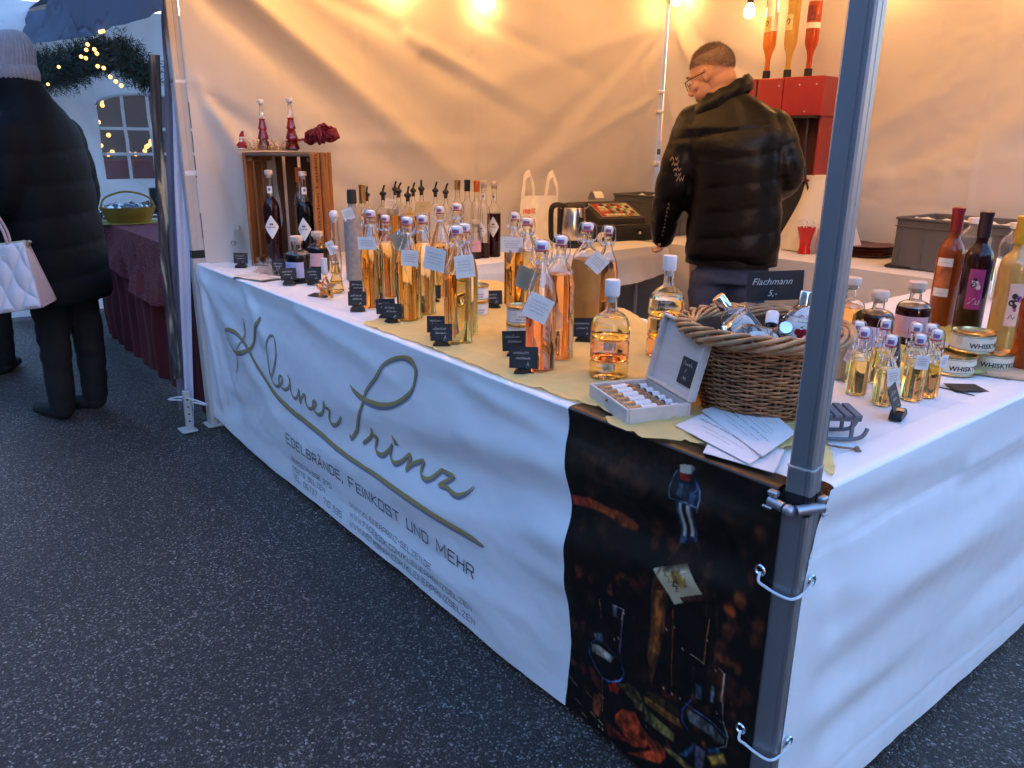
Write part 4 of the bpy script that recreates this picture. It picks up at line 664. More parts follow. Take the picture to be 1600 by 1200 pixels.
def liq_me(kind,r,h,fill,mat,seg=28):
    k=('l',kind,round(r,4),round(h,3),round(fill,3),mat.name)
    if k not in GC:
        I=inner(sm(prof(kind,r,h)),.0022 if kind!='mini' else .0016); zf=fill*h-.0006; o=[]
        for i,(a,b) in enumerate(I):
            if b<=zf: o.append((a,b))
            else:
                a0,b0=I[i-1]; t=(zf-b0)/(b-b0+1e-9); o.append((a0+(a-a0)*t,zf)); break
        o.append((0,zf)); mb=MB(); mb.lathe(o,seg); GC[k]=mb.mesh('liquid',mat,60)
    return GC[k]
def swing_me(part,rn):
    k=('s',part,round(rn,4))
    if k not in GC:
        mb=MB()
        if part=='stopper':
            mb.m=0; mb.lathe([(0,0),(rn*.8,0),(rn*.95,.003),(rn*1.02,.012),(rn*.92,.019),(rn*.5,.0215),(0,.022)],18)
            mb.m=1; mb.lathe([(rn*1.03,.004),(rn*1.05,.0085),(rn*1.04,.013)],5,a0=-.55,a1=.6); mb.m=0
            GC[k]=mb.mesh('stopper',[PORC,PORCP],50)
        elif part=='seal': mb.lathe([(0,-.003),(rn*.95,-.003),(rn*1.05,-.0015),(rn*.95,.0002),(0,.0002)],16); GC[k]=mb.mesh('seal',RUBBER,50)
        else:
            w=.0011 if rn>.01 else .0008; a=rn*1.28
            for s in (-1,1):
                mb.tube(spl([(0,s*a*.2,.024),(0,s*a*.85,.020),(0,s*a*1.12,.008),(.002,s*a*1.18,-.012),(.006,s*a*1.12,-.026)],4),w,5)
                mb.tube(spl([(.006,s*a*1.12,-.026),(.016,s*a*1.2,-.018),(.020,s*a*1.05,-.030),(.016,s*a*.8,-.038)],4),w,5)
            mb.tube([(a*math.cos(t)*.98,a*math.sin(t)*.98,-.026) for t in [2*PI*i/16 for i in range(16)]],w,5,closed=True)
            mb.tube([(a*math.cos(t)*.98,a*math.sin(t)*.98,-.030) for t in [2*PI*i/16 for i in range(16)]],w,5,closed=True)
            GC[k]=mb.mesh('wire_bail',WIRE,60)
    return GC[k]
def plane_map(c,rz,tilt=0,roll=0):
    """card frame: local x right, y up, facing -Y before turning"""
    M=Matrix.Translation(c)@Matrix.Rotation(rz,4,'Z')@Matrix.Rotation(roll,4,'Y')@Matrix.Rotation(PI/2-tilt,4,'X')
    return lambda u,v,o=0: tuple(M@Vector((u,v,o)))
def hang_tag(parent,c,rz,w,h,roll=0,mat=None,seed=0,top=None,lines=4,logo=False,tilt=-.12):
    f=plane_map(c,rz,tilt,roll); mb=MB(); mb.m=0
    cu=lambda u,v,o=0: f(u,v,o+.06*u*u/ max(w,.01))
    mb.grid(lambda a,b:cu((a-.5)*w,-b*h,0),4,3); mb.grid(lambda a,b:cu((a-.5)*w,-b*h,-.0006),4,3)
    mb.m=1
    for k in range(lines): scrib(mb,-w*.36+(k%2)*w*.05,-h*(.3+.55*k/lines),w*.72,h*.07,lambda u,v,o:cu(u,v,o),.0005,.0007,seed*7+k)
    if logo: scrib(mb,-w*.3,-h*.28,w*.6,h*.12,lambda u,v,o:cu(u,v,o),.0005,.0012,seed+50)
    mb.build('hang_tag',[mat or PAPER,INKG],parent,60)
    if top is not None:
        mb=MB(); a=Vector(f(0,-.004,.001)); mb.tube([a,(Vector(top)+a)/2+Vector((0,0,-.002)),top],.0006,5); mb.build('string',WSTOP,parent)
def wrap(r,a0,cx=0,cy=0):
    return lambda u,v,o=0:(cx+(r+o)*math.cos(a0+u/r),cy+(r+o)*math.sin(a0+u/r),v)
def bottle(label,x,y,h,kind='swing',r=.036,liq=AMBER,fill=.8,top='swing',z=ZC+.002,rz=None,group=None,tags=(),cap=None,name=None,seg=28,lean=None,glass=True,extra=None,caph=None):
    """h is the full height with its closure"""
    hc={'swing':.024,'cork':.020,'wax':.0,'spout':.05,'none':0,'screw':.0}[top]; hb=h-hc
    rz=FACE-PI/2 if rz is None else rz
    t=thing(name or {'swing':'swing_top_bottle','mini':'swing_top_bottle'}.get(top if top=='swing' else '', 'bottle'),label,'bottle',(x,y,z),rz,group)
    if lean: t.rotation_euler=(lean[0],lean[1],rz)
    link('glass',glass_me(kind,r,hb,seg,fill),t)
    if fill>0: link('liquid',liq_me(kind,r,hb,fill,liq,seg),t)
    rn=prof(kind,r,hb)[-1][0]
    if top=='swing':
        for p_ in ('stopper','seal','wire_bail'): link(p_,swing_me(p_,rn if p_!='seal' else rn),t,(0,0,hb+.0025))
    elif top=='cork':
        mb=MB(); mb.lathe([(0,-.012),(rn*.72,-.012),(rn*.72,.0005),(rn*1.12,.0008),(rn*1.15,.003),(rn*1.15,.017),(rn*1.0,.020),(0,.020)],20); mb.build('stopper',cap or CORK,t,45,(0,0,hb))
    elif top=='wax':
        ch=caph or .07; mb=MB(); mb.lathe([(rn*.98+.0006,-ch),(rn+.0012,-ch*.97),(rn+.001,-.012),(rn+.0022,-.010),(rn+.0022,.0005),(rn*.8,.0025),(0,.003)],20); mb.build('capsule',cap or REDW,t,45,(0,0,hb))
    elif top=='spout':
        mb=MB(); mb.lathe([(0,-.02),(rn*.7,-.02),(rn*.75,0),(rn*1.25,.001),(rn*1.55,.007),(rn*1.5,.013),(rn*.7,.020),(rn*.5,.024),(0,.024)],16)
        mb.tube(spl([(0,0,.016),(.003,0,.028),(.010,0,.040),(.016,0,.048)],3),[.006]*3+[.005]*3+[.004]*4 if False else .0048,8); mb.build('pour_spout',cap or BLACK,t,45,(0,0,hb))
    elif top=='screw':
        mb=MB(); mb.lathe([(rn+.001,-.018),(rn+.0022,-.017),(rn+.0022,.001),(rn*.9,.0025),(0,.0028)],20); mb.build('screw_cap',cap or WSTOP,t,45,(0,0,hb))
    for k,g in enumerate(tags):
        # g=(height, side offset, out, w, h, roll, turn[,mat])
        zt,so_,out,w_,h_,ro,tu=g[:7]; mt=g[7] if len(g)>7 else None
        hang_tag(t,(so_*0+out*math.cos(0)*1.0,so_,zt),PI/2+tu,w_,h_,ro,mt,seed=int(x*1000)+k*13+int(y*777),top=(rn*.9,so_*.2,hb*.90))
    if extra: extra(t,r,hb)
    return t
# local frame of a bottle: +x looks towards the customers
def wraplabel(mats,z0,z1,arc,txt=(),paint=None,a0=0,eps=.0006):
    def fn(t,r,hb):
        mb=MB(); mb.m=0; f=wrap(r+eps,a0)
        mb.grid(lambda u,v:f((u-.5)*arc*r,z0+(z1-z0)*v,0),14,2); mb.m=1
        mp=lambda u,v,o:f(u,v+z0,o)
        for k,(s,size,u,v,kw) in enumerate(txt):
            if s.startswith('~'): scrib(mb,u,v,float(s[1:]),size,mp,.0003,size*.16,k+int(z0*1e4))
            else: type_(mb,s,size,lambda a_,b_,o:mp(a_+u,b_+v,o),.0004,**kw)
        if paint: paint(mb,mp)
        mb.build('label',mats,t,60)
    return fn
def diamond(mats,zc,w,h,a0=0):
    def fn(t,r,hb):
        mb=MB(); mb.m=0; f=wrap(r+.0006,a0); n=8
        vs=[];fs=[]
        for i in range(n+1):
            u=(-1+2*i/n); hh_=(1-abs(u))*h/2
            vs+= [f(u*w/2,zc-hh_,0),f(u*w/2,zc+hh_,0)]
        mb.add(vs,[(2*i,2*i+2,2*i+3,2*i+1) for i in range(n)])
        mb.m=1; mp=lambda u,v,o:f(u,v+zc,o); scrib(mb,-w*.28,-h*.03,w*.55,.006,mp,.0003,.0016,3); 
        mb.m=2; mb.add([mp(.004*math.cos(a)+(-.004 if k_ else .004),.012+.0045*math.sin(a),.0003+.0001*k_) for k_ in (0,1) for a in [2*PI*i/8 for i in range(8)]],[tuple(range(8)),tuple(range(8,16))])
        mb.add([mp(.002*math.cos(a),-h*.34+.002*math.sin(a),.0003) for a in [2*PI*i/6 for i in range(6)]],[tuple(range(6))])
        mb.build('label',mats,t,60)
        mb=MB(); mb.m=0; rn=prof('slim',r,hb)[-3][0]; f2=wrap(rn+.0008,0); mb.grid(lambda u,v:f2((u-.5)*.024,hb*.80+.03*v,0),6,2); mb.m=1; mb.add([f2(.005*math.cos(a),hb*.80+.017+.006*math.sin(a),.0004) for a in [2*PI*i/8 for i in range(8)]],[tuple(range(8))]); mb.build('neck_label',[mats[0],mats[2]],t,60)
    return fn
BERRY=pm('berry_print',(.14,.02,.05),.6); PINKL=pm('pink_label',(.62,.36,.40),.6,0,.04); LILAC=pm('lilac_label',(.42,.42,.62),.6,0,.18,14); WLAB=pm('white_label',(.74,.72,.7),.6,0,.03); PEACHP=pm('peach_print',(.6,.17,.05),.6,0,.5,40); MAGL=pm('magenta_label',(.38,.05,.22),.5,0,.2,30); CREAML=pm('cream_label',(.72,.66,.50),.55,0,.05); TEXTD=pm('black_text',(.02,.02,.022),.6)
T1=(.19,.0,.034,.058,.046)
gA='amber swing-top bottles in pairs on the front counter'
# amber swing tops (front of each pair / rear of each pair)
bottle('amber swing-top bottle with a wide tag, front one of the leftmost amber pair',-1.684,0.149,0.317,r=.037,fill=.70,tags=[(.235,.0,.040,.062,.042,0,0)],group=gA)
bottle('amber swing-top bottle half hidden behind the leftmost amber one, white tag on its left',-1.813,0.277,0.285,r=.035,fill=.74,liq=AMBER,tags=[(.245,-.055,.01,.04,.05,.5,-.5)],group=gA)
bottle('amber swing-top bottle with a square white tag, second amber pair from the left',-1.431,0.134,0.315,r=.038,fill=.74,tags=[(.222,.022,.042,.052,.048,.08,.1)],group=gA)
bottle('amber swing-top bottle behind the second amber one, brown kraft tag hanging at its left',-1.475,0.216,0.313,r=.035,fill=.80,liq=PALE,tags=[(.262,-.082,.02,.058,.055,-.5,-.1,PAPERK)],group=gA)
bottle('pale amber swing-top bottle with two white tags, two black cards at its foot',-1.102,0.087,0.320,r=.037,fill=.66,liq=PALE,tags=[(.265,-.045,.040,.060,.062,.2,-.1),(.25,.030,.046,.050,.060,-.12,.3)],group=gA)
bottle('pale gold swing-top bottle standing right behind the one with two white tags',-1.174,0.162,0.316,r=.036,fill=.74,liq=PALE,group=gA)
bottle('amber swing-top bottle between the second and third pairs, light blue tag at left',-1.684,0.418,0.318,r=.033,fill=.66,liq=AMBER,tags=[(.25,-.055,.02,.036,.042,0,0)],group=gA)
bottle('amber swing-top bottle seen over the third pair, porcelain stopper with red print',-1.690,0.494,0.324,r=.036,fill=.8,liq=AMBER2,group=gA)
bottle('dark gold swing-top bottle with a broad white tag, behind the stacked white cans',-1.428,0.543,0.310,r=.034,fill=.80,liq=AMBER2,kind='broad',tags=[(.235,.0,.040,.075,.052,0,0)],group=gA)
bottle('bright yellow amber swing-top bottle with sloping shoulders, right above the stacked white cans',-1.388,0.563,0.295,r=.040,fill=.70,liq=AMBER,tags=[(.19,-.05,.03,.022,.045,.3,-.7,PAPERK)],group=gA)
bottle('rose red swing-top bottle with a tilted white tag, nearest the front edge',-0.770,0.097,0.314,r=.036,fill=.60,liq=ROSE,tags=[(.192,.014,.044,.060,.062,.42,.1)],group='pink swing-top bottles')
bottle('peach pink swing-top bottle behind the rose red one, kraft tag at its left',-0.821,0.203,0.314,r=.037,fill=.76,liq=PEACH,kind='broad',tags=[(.235,-.075,.03,.05,.058,.35,-.2,PAPERK)],group='pink swing-top bottles')
bottle('broad hazy amber swing-top bottle with a square tag tilted on its right shoulder',-0.991,0.454,0.318,r=.043,fill=.74,liq=HAZY,kind='broad',tags=[(.232,.052,.036,.050,.050,.72,.2)],group=gA)
bottle('slender amber swing-top bottle behind the hazy one near the counter edge',-1.014,0.561,0.301,r=.032,fill=.72,liq=BROWN,group=gA)
# three-storey bottles
def stack_bottle(label,x,y,h,cols,rz=0):
    t=thing('stacked_bottle',label,'bottle',(x,y,ZC+.002),FACE-PI/2+rz,'three-tier stacked spirit bottles'); r=.0455; s=h/.282
    tiers=[(0,.060),(.060,.122),(.122,.245)]
    for k,(a,b) in enumerate(tiers):
        z0=a*s
        if k<2:
            H_=(b-a)*s-.002; P=[(0,.014),(r*.55,.012),(r*.8,.001),(r-.004,0),(r,.004),(r,H_-.006),(r-.004,H_-.001),(r*.80,H_),(r*.62,H_-.004),(r*.5,H_+.003),(0,H_+.004)] if k==9 else [(0,.012),(r*.5,.010),(r*.74,.001),(r-.004,0),(r,.004),(r,H_-.006),(r-.004,H_-.0005),(r*.72,H_-.001),(r*.52,H_-.003),(0,H_-.002)]
            mb=MB(); mb.lathe(P,30); mb.build('glass',GLASS,t,50,(0,0,z0))
            I=[(0,.016),(r*.6,.013),(r*.86,.005),(r-.004,.007),(r-.0032,H_*.6),(r*.85,H_*.76),(r*.5,H_*.88),(0,H_*.9)]
            mb=MB(); mb.lathe(I,26); mb.build('liquid',cols[k],t,70,(0,0,z0))
            mb=MB(); mb.lathe([(0,.0),(.011,.0),(.011,.018),(.009,.020),(0,.020)],14); mb.build('stopper',WSTOP,t,45,(0,0,z0+H_*.48))
        else:
            P=[(0,.014),(r*.55,.012),(r*.8,.001),(r-.004,0),(r,.004),(r,.030),(r*.97,.043),(r*.86,.058),(r*.66,.070),(r*.42,.078),(r*.30,.084),(r*.27,.095),(r*.27,.118),(r*.33,.1185),(r*.33,.123)]
            P=[(a_,b_*s) for a_,b_ in P]; I=[(max(.002,a_-.0028) if a_ else 0,b_+.003) for a_,b_ in P[:-1]]+[(P[-1][0]-.0028,P[-1][1])]
            mb=MB(); mb.lathe(cavity(P,.0028,.052),30); mb.build('glass',GLASS,t,50,(0,0,z0))
            mb=MB(); L=[(a_,b_) for a_,b_ in I if b_<.0512]; L.append((0,L[-1][1])); mb.lathe(L,26); mb.build('liquid',cols[k],t,70,(0,0,z0))
            mb=MB(); mb.lathe([(0,-.014),(.0095,-.014),(.0095,0),(.0165,.0005),(.0175,.004),(.0175,.034),(.0165,.037),(0,.037)],20); mb.build('cork',WSTOP,t,45,(0,0,z0+.123*s))
    mb=MB(); mb.raw=True
    for k in range(3):
        f=wrap(r+.0007,-.55); z0=tiers[k][0]*s+.012
        for q in range(3 if k!=1 else 2): scrib(mb,0,z0+.026-.012*q,.030+.012*(q==1),.006,lambda u,v,o:f(u,v,o),.0002,.0012,k*5+q)
    mb.build('white_script',WSTOP,t,180)
stack_bottle('three-tier stacked bottle, yellow over orange over pale, left one beside the open wooden box',-0.628,0.189,0.227,[PALE,PEACH,PALE])
stack_bottle('three-tier stacked bottle, right one behind the lid of the wooden box',-0.673,0.436,0.262,[PEACH,AMBER,PALE],.2)
# kirsch bottles standing in the crate, cream label diamonds
LAB3=[WLAB,INK,BERRY]
K_='dark red fruit bottles by the wooden crate'
bottle('slim dark red bottle with a white diamond label, left one inside the standing crate',-2.70,.225,.40,kind='slim',r=.035,liq=CHERRY,fill=.76,top='cork',z=ZC+.01,group=K_,extra=diamond(LAB3,.165,.066,.10),rz=-R(30))
bottle('slim black-red bottle with a white diamond label, right one inside the standing crate',-2.63,.345,.395,kind='slim',r=.035,liq=PLUM,fill=.72,top='cork',z=ZC+.01,group=K_,extra=diamond(LAB3,.155,.066,.10,-.5),rz=-R(10))
bottle('orange capped amber bottle at the back inside the crate',-2.73,.37,.405,kind='slim',r=.028,liq=AMBER2,fill=.6,top='wax',cap=ORGW,caph=.06,z=ZC+.01)
TX=lambda *a:a
bottle('squat blue-black liqueur bottle with a lilac label, front of two beside the crate',-2.277,0.147,0.178,kind='round',r=.047,liq=PLUM,fill=.69,top='cork',group='squat round liqueur bottles',extra=wraplabel([LILAC,pm('blue_ink',(.04,.05,.35),.6)],.022,.082,1.9,[('~.03',.006,-.035,.044,{}),('~.035',.006,-.035,.026,{}),('~.02',.005,-.035,.012,{})]))
bottle('squat blue-black liqueur bottle with a lilac pink label, rear one beside the crate',-2.464,0.318,0.168,kind='round',r=.046,liq=PLUM,fill=.69,top='cork',group='squat round liqueur bottles',extra=wraplabel([PINKL,TEXTD],.028,.082,1.9,[('~.035',.005,-.03,.034,{})]))
# tall stone bottle with black cap, ball stopper bottle, box
def stone():
    x,y,h=-2.205,0.353,0.351; t=thing('stoneware_bottle','tall grey stoneware bottle with a black wax top and white tag','bottle',(x,y,ZC),FACE-PI/2)
    mb=MB(); r=.036; mb.lathe([(0,0),(r-.003,0),(r,.004),(r,h*.66),(r*.9,h*.73),(r*.5,h*.79),(r*.42,h*.83),(r*.42,h*.9),(0,h*.9)],24); mb.build('body',pm('stoneware',(.30,.27,.25),.6,0,.25,60,.0006,200),t)
    mb=MB(); mb.lathe([(r*.44,h*.85),(r*.52,h*.855),(r*.5,h*.98),(r*.44,h),(0,h)],18); mb.build('wax_cap',BLACKM,t)
    hang_tag(t,(.038,-.01,h*.80),PI/2-.1,.05,.045,-.35,seed=4,top=(.015,0,h*.84))
stone()
def ballb():
    x,y,h=-2.054,0.200,0.286; t=thing('decanter_bottle','narrow clear bottle with a round white ball stopper and grey card','bottle',(x-.02,y+.01,ZC),FACE-PI/2)
    mb=MB(); r=.021; P=[(0,.004),(r-.002,0),(r,.004),(r*.8,.05),(r,.09),(r*.85,h*.6),(r*.75,h*.66),(r*.72,h*.88),(r*.85,h*.89),(r*.85,h*.91)]; mb.lathe(P+inner(P,.002)[::-1],20); mb.build('glass',GLASS,t)
    mb=MB(); mb.ball((0,0,h*.95),.017,16,10); mb.lathe([(0,h*.85),(.008,h*.85),(.012,h*.915),(0,h*.92)],12); mb.build('ball_stopper',WSTOP,t)
    hang_tag(t,(.03,-.012,h*.62),PI/2,.032,.05,-.35,PAPER,9,top=(.014,0,h*.7),logo=True)
ballb()
def tree_bottle(x,y,z,h,r,liq,label,grp,name='tree_shaped_bottle',cap=WSTOP,lf=.9):
    t=thing(name,label,'bottle',(x,y,z),0,grp); n=4; P=[(0,.003),(r*.7,0),(r*.75,.004)]; bh=h*.76
    for k in range(n):
        R0=r*(1-.18*k); z0=.006+bh*k/n; P+=[(R0,z0+.002),(R0*.98,z0+.006),(R0*.60,z0+bh/n*.96)]
    P+=[(r*.30,bh*1.02),(r*.26,h*.90),(r*.34,h*.905),(r*.34,h*.925)]
    mb=MB(); mb.lathe(cavity(P,.0016,bh*lf),9); mb.build('glass',GLASS,t,30)
    L=[(a,b) for a,b in inner(P,.0016) if b<bh*lf-.0006]; L.append((0,L[-1][1])); mb=MB(); mb.lathe(L,9); mb.build('liquid',liq,t,30)
    mb=MB(); mb.lathe([(0,h*.88),(r*.24,h*.88),(r*.24,h*.925),(r*.42,h*.927),(r*.42,h*.985),(r*.3,h),(0,h)],14); mb.build('stopper',cap,t,45)
    return t
tree_bottle(-1.985,0.163,ZC+.001,.17,.028,AMBER,'amber fir-tree shaped glass bottle in front of the ball stopper bottle','tree shaped bottles')
tree_bottle(-2.79,.25,1.258,.205,.030,REDL,'dark red fir-tree shaped bottle on the crate, left of the two','tree shaped bottles')
tree_bottle(-2.735,.355,1.258,.215,.033,REDL,'dark red fir-tree shaped bottle on the crate, right one beside the bow','tree shaped bottles')
tree_bottle(-2.753,0.674,ZC+.001,.19,.026,AMBER,'slender twisted amber bottle behind the second amber pair','tree shaped bottles')
def star():
    x,y,h=-1.897,0.078,0.143; t=thing('star_bottle','small star shaped amber bottle with a white stopper near the front edge','bottle',(x,y,ZC+.001),FACE-PI/2)
    def shp(s,d):
        mb=MB(); o=[]
        for i in range(10):
            a=PI/2+PI*i/5; rr=(.042 if i%2==0 else .022)*s; o.append((rr*math.cos(a),.040+rr*math.sin(a)))
        vs=[(d/2,0,.040),(-d/2,0,.040)]; vs+=[(d*.18,a,b) for a,b in o]+[(-d*.18,a,b) for a,b in o]; fs=[]
        for i in range(10): j=(i+1)%10; fs+=[(0,2+i,2+j),(1,12+j,12+i),(2+i,12+i,12+j,2+j)]
        mb.add(vs,fs); return mb
    a=shp(1,.044); a.lathe([(.008,.074),(.0085,.09),(.0105,.091),(.0105,.094),(0,.094)],12); a.build('glass',GLASS,t,20); shp(.86,.036).build('liquid',AMBER2,t,20)
    mb=MB(); mb.lathe([(0,.088),(.008,.088),(.011,.0945),(.011,h),(0,h)],14); mb.build('stopper',WSTOP,t)
star()
def ginger():
    x,y,h=-2.939,0.144,0.180; t=thing('figure_bottle','clear glass gingerbread-figure bottle standing left of the crate','bottle',(x-.02,y+.02,ZC),R(-60))
    mb=MB(); mb.ball((0,0,.035),(.034,.02,.035)); mb.ball((0,0,.075),(.030,.018,.03)); mb.ball((0,0,.118),(.026,.018,.025)); mb.ball((.035,0,.085),(.02,.012,.012)); mb.ball((-.035,0,.085),(.02,.012,.012)); mb.lathe([(.008,.13),(.008,.148),(0,.148)],12)
    me=remesh(mb,.004,3,glassmat('frosted_glass',(.95,.95,.96),1.3,.25)); link('glass',me,t)
    mb=MB(); mb.lathe([(0,.14),(.011,.14),(.011,.158),(0,.158)],12); mb.build('stopper',STEELW,t)
ginger()
# squat liqueurs and tall bottles on the right counter
sq=lambda lab,a,r,liq,fill,ex: bottle(lab,*a,kind='round',r=r,liq=liq,fill=fill,top='cork',group='squat round liqueur bottles',extra=ex,rz=FACE-PI/2-.35)
LABP=lambda z0,z1,tx_=(): wraplabel([PINKL,pm('wine_ink',(.28,.02,.05),.6)],z0,z1,2.3,tx_)
sq('squat amber bottle with a pink label partly behind the pole and basket',(-0.433,0.896,0.199),.040,AMBER2,.68,LABP(.02,.075))
sq('squat dark red liqueur bottle with a lilac label, between the basket and the mini bottles',(-0.380,0.946,0.166),.043,CHERRY,.72,wraplabel([pm('pale_lilac_label',(.5,.42,.55),.6),TEXTD],.018,.075,2.3))
sq('squat dark red liqueur bottle with a pink label above the red sweets',(-0.355,1.097,0.180),.045,CHERRY,.69,LABP(.03,.088,[('R',.026,.008,.030,dict(shear=.3)),('~.022',.010,.022,.032,{}),('~.04',.003,-.035,.012,{})]))
def lab_peach(t,r,hb):
    wraplabel([WLAB,INK],.19,.215,1.25,[('~.025',.003,-.01,.010,{})],a0=-.35)(t,r,hb); wraplabel([PEACHP,INK],.125,.19,1.25,a0=-.35)(t,r,hb); wraplabel([WLAB,INK],.10,.125,1.25,[('~.025',.003,-.012,.008,{})],a0=-.35)(t,r,hb)
def blobf(col2,seed):
    def f(mb,mp):
        r=random.Random(seed)
        for k in range(7):
            cx,cz,rr=r.uniform(-.008,.010),r.uniform(.045,.085),r.uniform(.003,.008)
            mb.m=1+k%2; mb.add([mp(cx+rr*math.cos(a),cz+rr*1.2*math.sin(a),.0003+.00005*k) for a in [2*PI*i/9 for i in range(9)]],[tuple(range(9))])
        mb.m=1
    return f
bottle('tall orange bottle with a red wax neck and peach label on the right counter',-0.406,1.401,0.359,kind='slim',r=.037,liq=ORANGEL,fill=.82,top='wax',cap=REDW,group='tall liqueur bottles on the right',extra=lab_peach,rz=FACE-PI/2-.3)
bottle('tall black-red bottle with a black wax neck and magenta label',-0.309,1.352,0.356,kind='slim',r=.038,liq=CHERRY,fill=.86,top='wax',cap=DARKW,group='tall liqueur bottles on the right',extra=wraplabel([MAGL,WSTOP,TEXTD],.085,.20,1.1,[('Zu',.028,-.016,.014,dict(shear=.2))],paint=blobf(0,3),a0=.1),rz=FACE-PI/2-.3)
bottle('tall creamy yellow liqueur bottle with a yellow wax neck',-0.184,1.271,0.357,kind='slim',r=.040,liq=EGGL,fill=.93,top='wax',cap=YELW,group='tall liqueur bottles on the right',extra=wraplabel([pm('pale_peach_label',(.75,.5,.4),.6),TEXTD,MAGL],.07,.185,.9,[('~.02',.01,-.01,.02,{})],paint=blobf(0,5),a0=.3),rz=FACE-PI/2-.3)
bottle('tall orange liqueur bottle cut by the right edge of the photo',-0.047,1.066,0.291,kind='slim',r=.042,liq=ORANGEL,fill=.93,top='cork',group='tall liqueur bottles on the right')
for k,(a,lab) in enumerate([((-0.633,2.144,0.275),'large clear jar with a white lid behind the black-red bottle'),((-0.458,2.061,0.275),'large clear jar with a white lid behind the yellow liqueur bottle')]):
    bottle(lab,a[0],a[1],a[2],kind='jar',r=.056,liq=CLEARL,fill=.55,top='screw',cap=WSTOP,name='clear_jar',group='clear jars behind the liqueurs')
# little swing tops: two clusters of four
gm='little swing-top bottles in two clusters'
mt=[(.085,.012,.028,.026,.040,.3,.2)]
MINI=[((-0.140,0.529,0.152),'little swing-top bottle with an oval tag, front right of the left cluster',[(.088,.014,.030,.026,.040,-.2,.5)]),((-0.212,0.553,0.152),'little swing-top bottle at the front left of the left cluster, grey tag at its neck',[(.098,-.022,.014,.016,.030,.4,-.6)]),((-0.264,0.629,0.146),'little swing-top bottle at the back left of the left cluster',[]),((-0.228,0.679,0.151),'little swing-top bottle at the back right of the left cluster',[]),
 ((-0.117,0.611,0.147),'little swing-top bottle with a square printed tag, front of the right cluster',[(.108,.012,.030,.026,.032,0,.2)]),((-0.107,0.663,0.152),'little swing-top bottle at the right end of the right cluster',[(.10,.024,.01,.02,.03,0,.9)]),((-0.174,0.717,0.147),'little swing-top bottle at the back of the right cluster',[]),((-0.158,0.756,0.142),'little swing-top bottle hidden at the rear right of the right cluster',[])]
for (x,y,h),lab,tg in MINI:
    x,y=x+0,y
    bottle(lab,x,y,h,kind='mini',r=.0225,liq=PALE,fill=.62,tags=[g+() for g in tg],group=gm,seg=22,rz=FACE-PI/2-.3)
# ---------- on the left wall table ----------
zL=ZC-.002
gs='bottles with black pour spouts on the wall table'
SPL=[((-2.852,0.765,0.325),.036,BROWN,'spout bottle hidden behind the gold capped one',.62),((-2.769,0.808,0.334),.037,BROWN,'first clear-necked spout bottle right of the gold capped bottle',.70),((-2.669,0.835,0.350),.036,AMBER2,'spout bottle in the middle of the brown group, black spout leaning right',.66),((-2.590,0.837,0.336),.037,BROWN,'spout bottle with a gold star card, in front of the brown group',.70),((-2.944,0.976,0.341),.034,BROWN,'rear spout bottle half hidden in the brown group',.6),((-2.850,1.026,0.338),.033,AMBER,'spout bottle behind the gold star card',.6),((-2.590,0.912,0.363),.034,CLEARL,'clear spout bottle with an upright black spout, right of the star card',.3),((-2.554,0.966,0.355),.032,CLEARL,'clear spout bottle with a small white neck label, second spout bottle from the right',.3),((-2.491,0.982,0.351),.032,CLEARL,'rightmost clear spout bottle with a round white label',.3)]
for k,((x,y,h),r,lq,lab,fl) in enumerate(SPL):
    tg=[]
    ex=None
    if k==1: tg=[(.27,.02,.045,.068,.046,.12,.1)]
    if k==6: ex=wraplabel([pm('orange_oval_label',(.7,.28,.08),.6,0,.3,40),WLAB],.12,.20,1.0)
    if k==7: ex=wraplabel([WLAB,INK],.09,.17,1.1,[('~.02',.006,-.01,.05,{})])
    if k==8: ex=wraplabel([WLAB,INK],.10,.16,1.2,[('~.025',.006,-.012,.03,{})])
    bottle(lab,x,y,h,kind='flask',r=r,liq=lq,fill=fl,top='spout',z=zL,rz=rnd.uniform(-.8,.6),group=gs,tags=tg,extra=ex,seg=22)
STARP=pm('gold_star_card',(.72,.45,.12),.5,.2,.2,20)
def star_card(label,x,y,z,s,rz,kraft=False):
    f=plane_map((x,y,z),rz); mb=MB(); mb.m=0
    if kraft: 
        for o in (0,-.0012): mb.add([f(-s,-s*.7,o),f(s,-s*.7,o),f(s,s*.7,o),f(-s,s*.7,o)],[(0,1,2,3)])
    else:
        o=[(s*(1 if i%2==0 else .45)*math.sin(PI*i/5),s*(1 if i%2==0 else .45)*math.cos(PI*i/5)) for i in range(10)]
        mb.add([f(0,0,.003),f(0,0,-.003)]+[f(a,b,0) for a,b in o],[(0,2+i,2+(i+1)%10) for i in range(10)]+[(1,2+(i+1)%10,2+i) for i in range(10)])
    mb.m=1; scrib(mb,-s*.4,0,s*.8,s*.25,f,.0036,.001,3)
    tag(mb.build('hang_card',[STARP if not kraft else pm('gold_kraft',(.6,.42,.18),.6,0,.2),TEXTD]),label,'card')
xs,ys=-2.497,0.791
star_card('gold star card hanging on the brown spout bottle group',xs,ys,zL+.215,.040,FACE+.2)
xs,ys=-2.463,0.839
star_card('gold kraft card hanging beside the star card on a spout bottle',xs,ys,zL+.25,.034,FACE+.1,True)
gc='bottles with coloured caps at the right end of the spout bottles'
x,y,h=-2.789,0.738,0.335
bottle('tall bottle with a matt gold capsule at the left end of the spout bottles',x-.0,y-.03,h+.0,kind='slim',r=.033,liq=BROWN,fill=.6,top='wax',cap=GOLDC,caph=.085,z=zL)
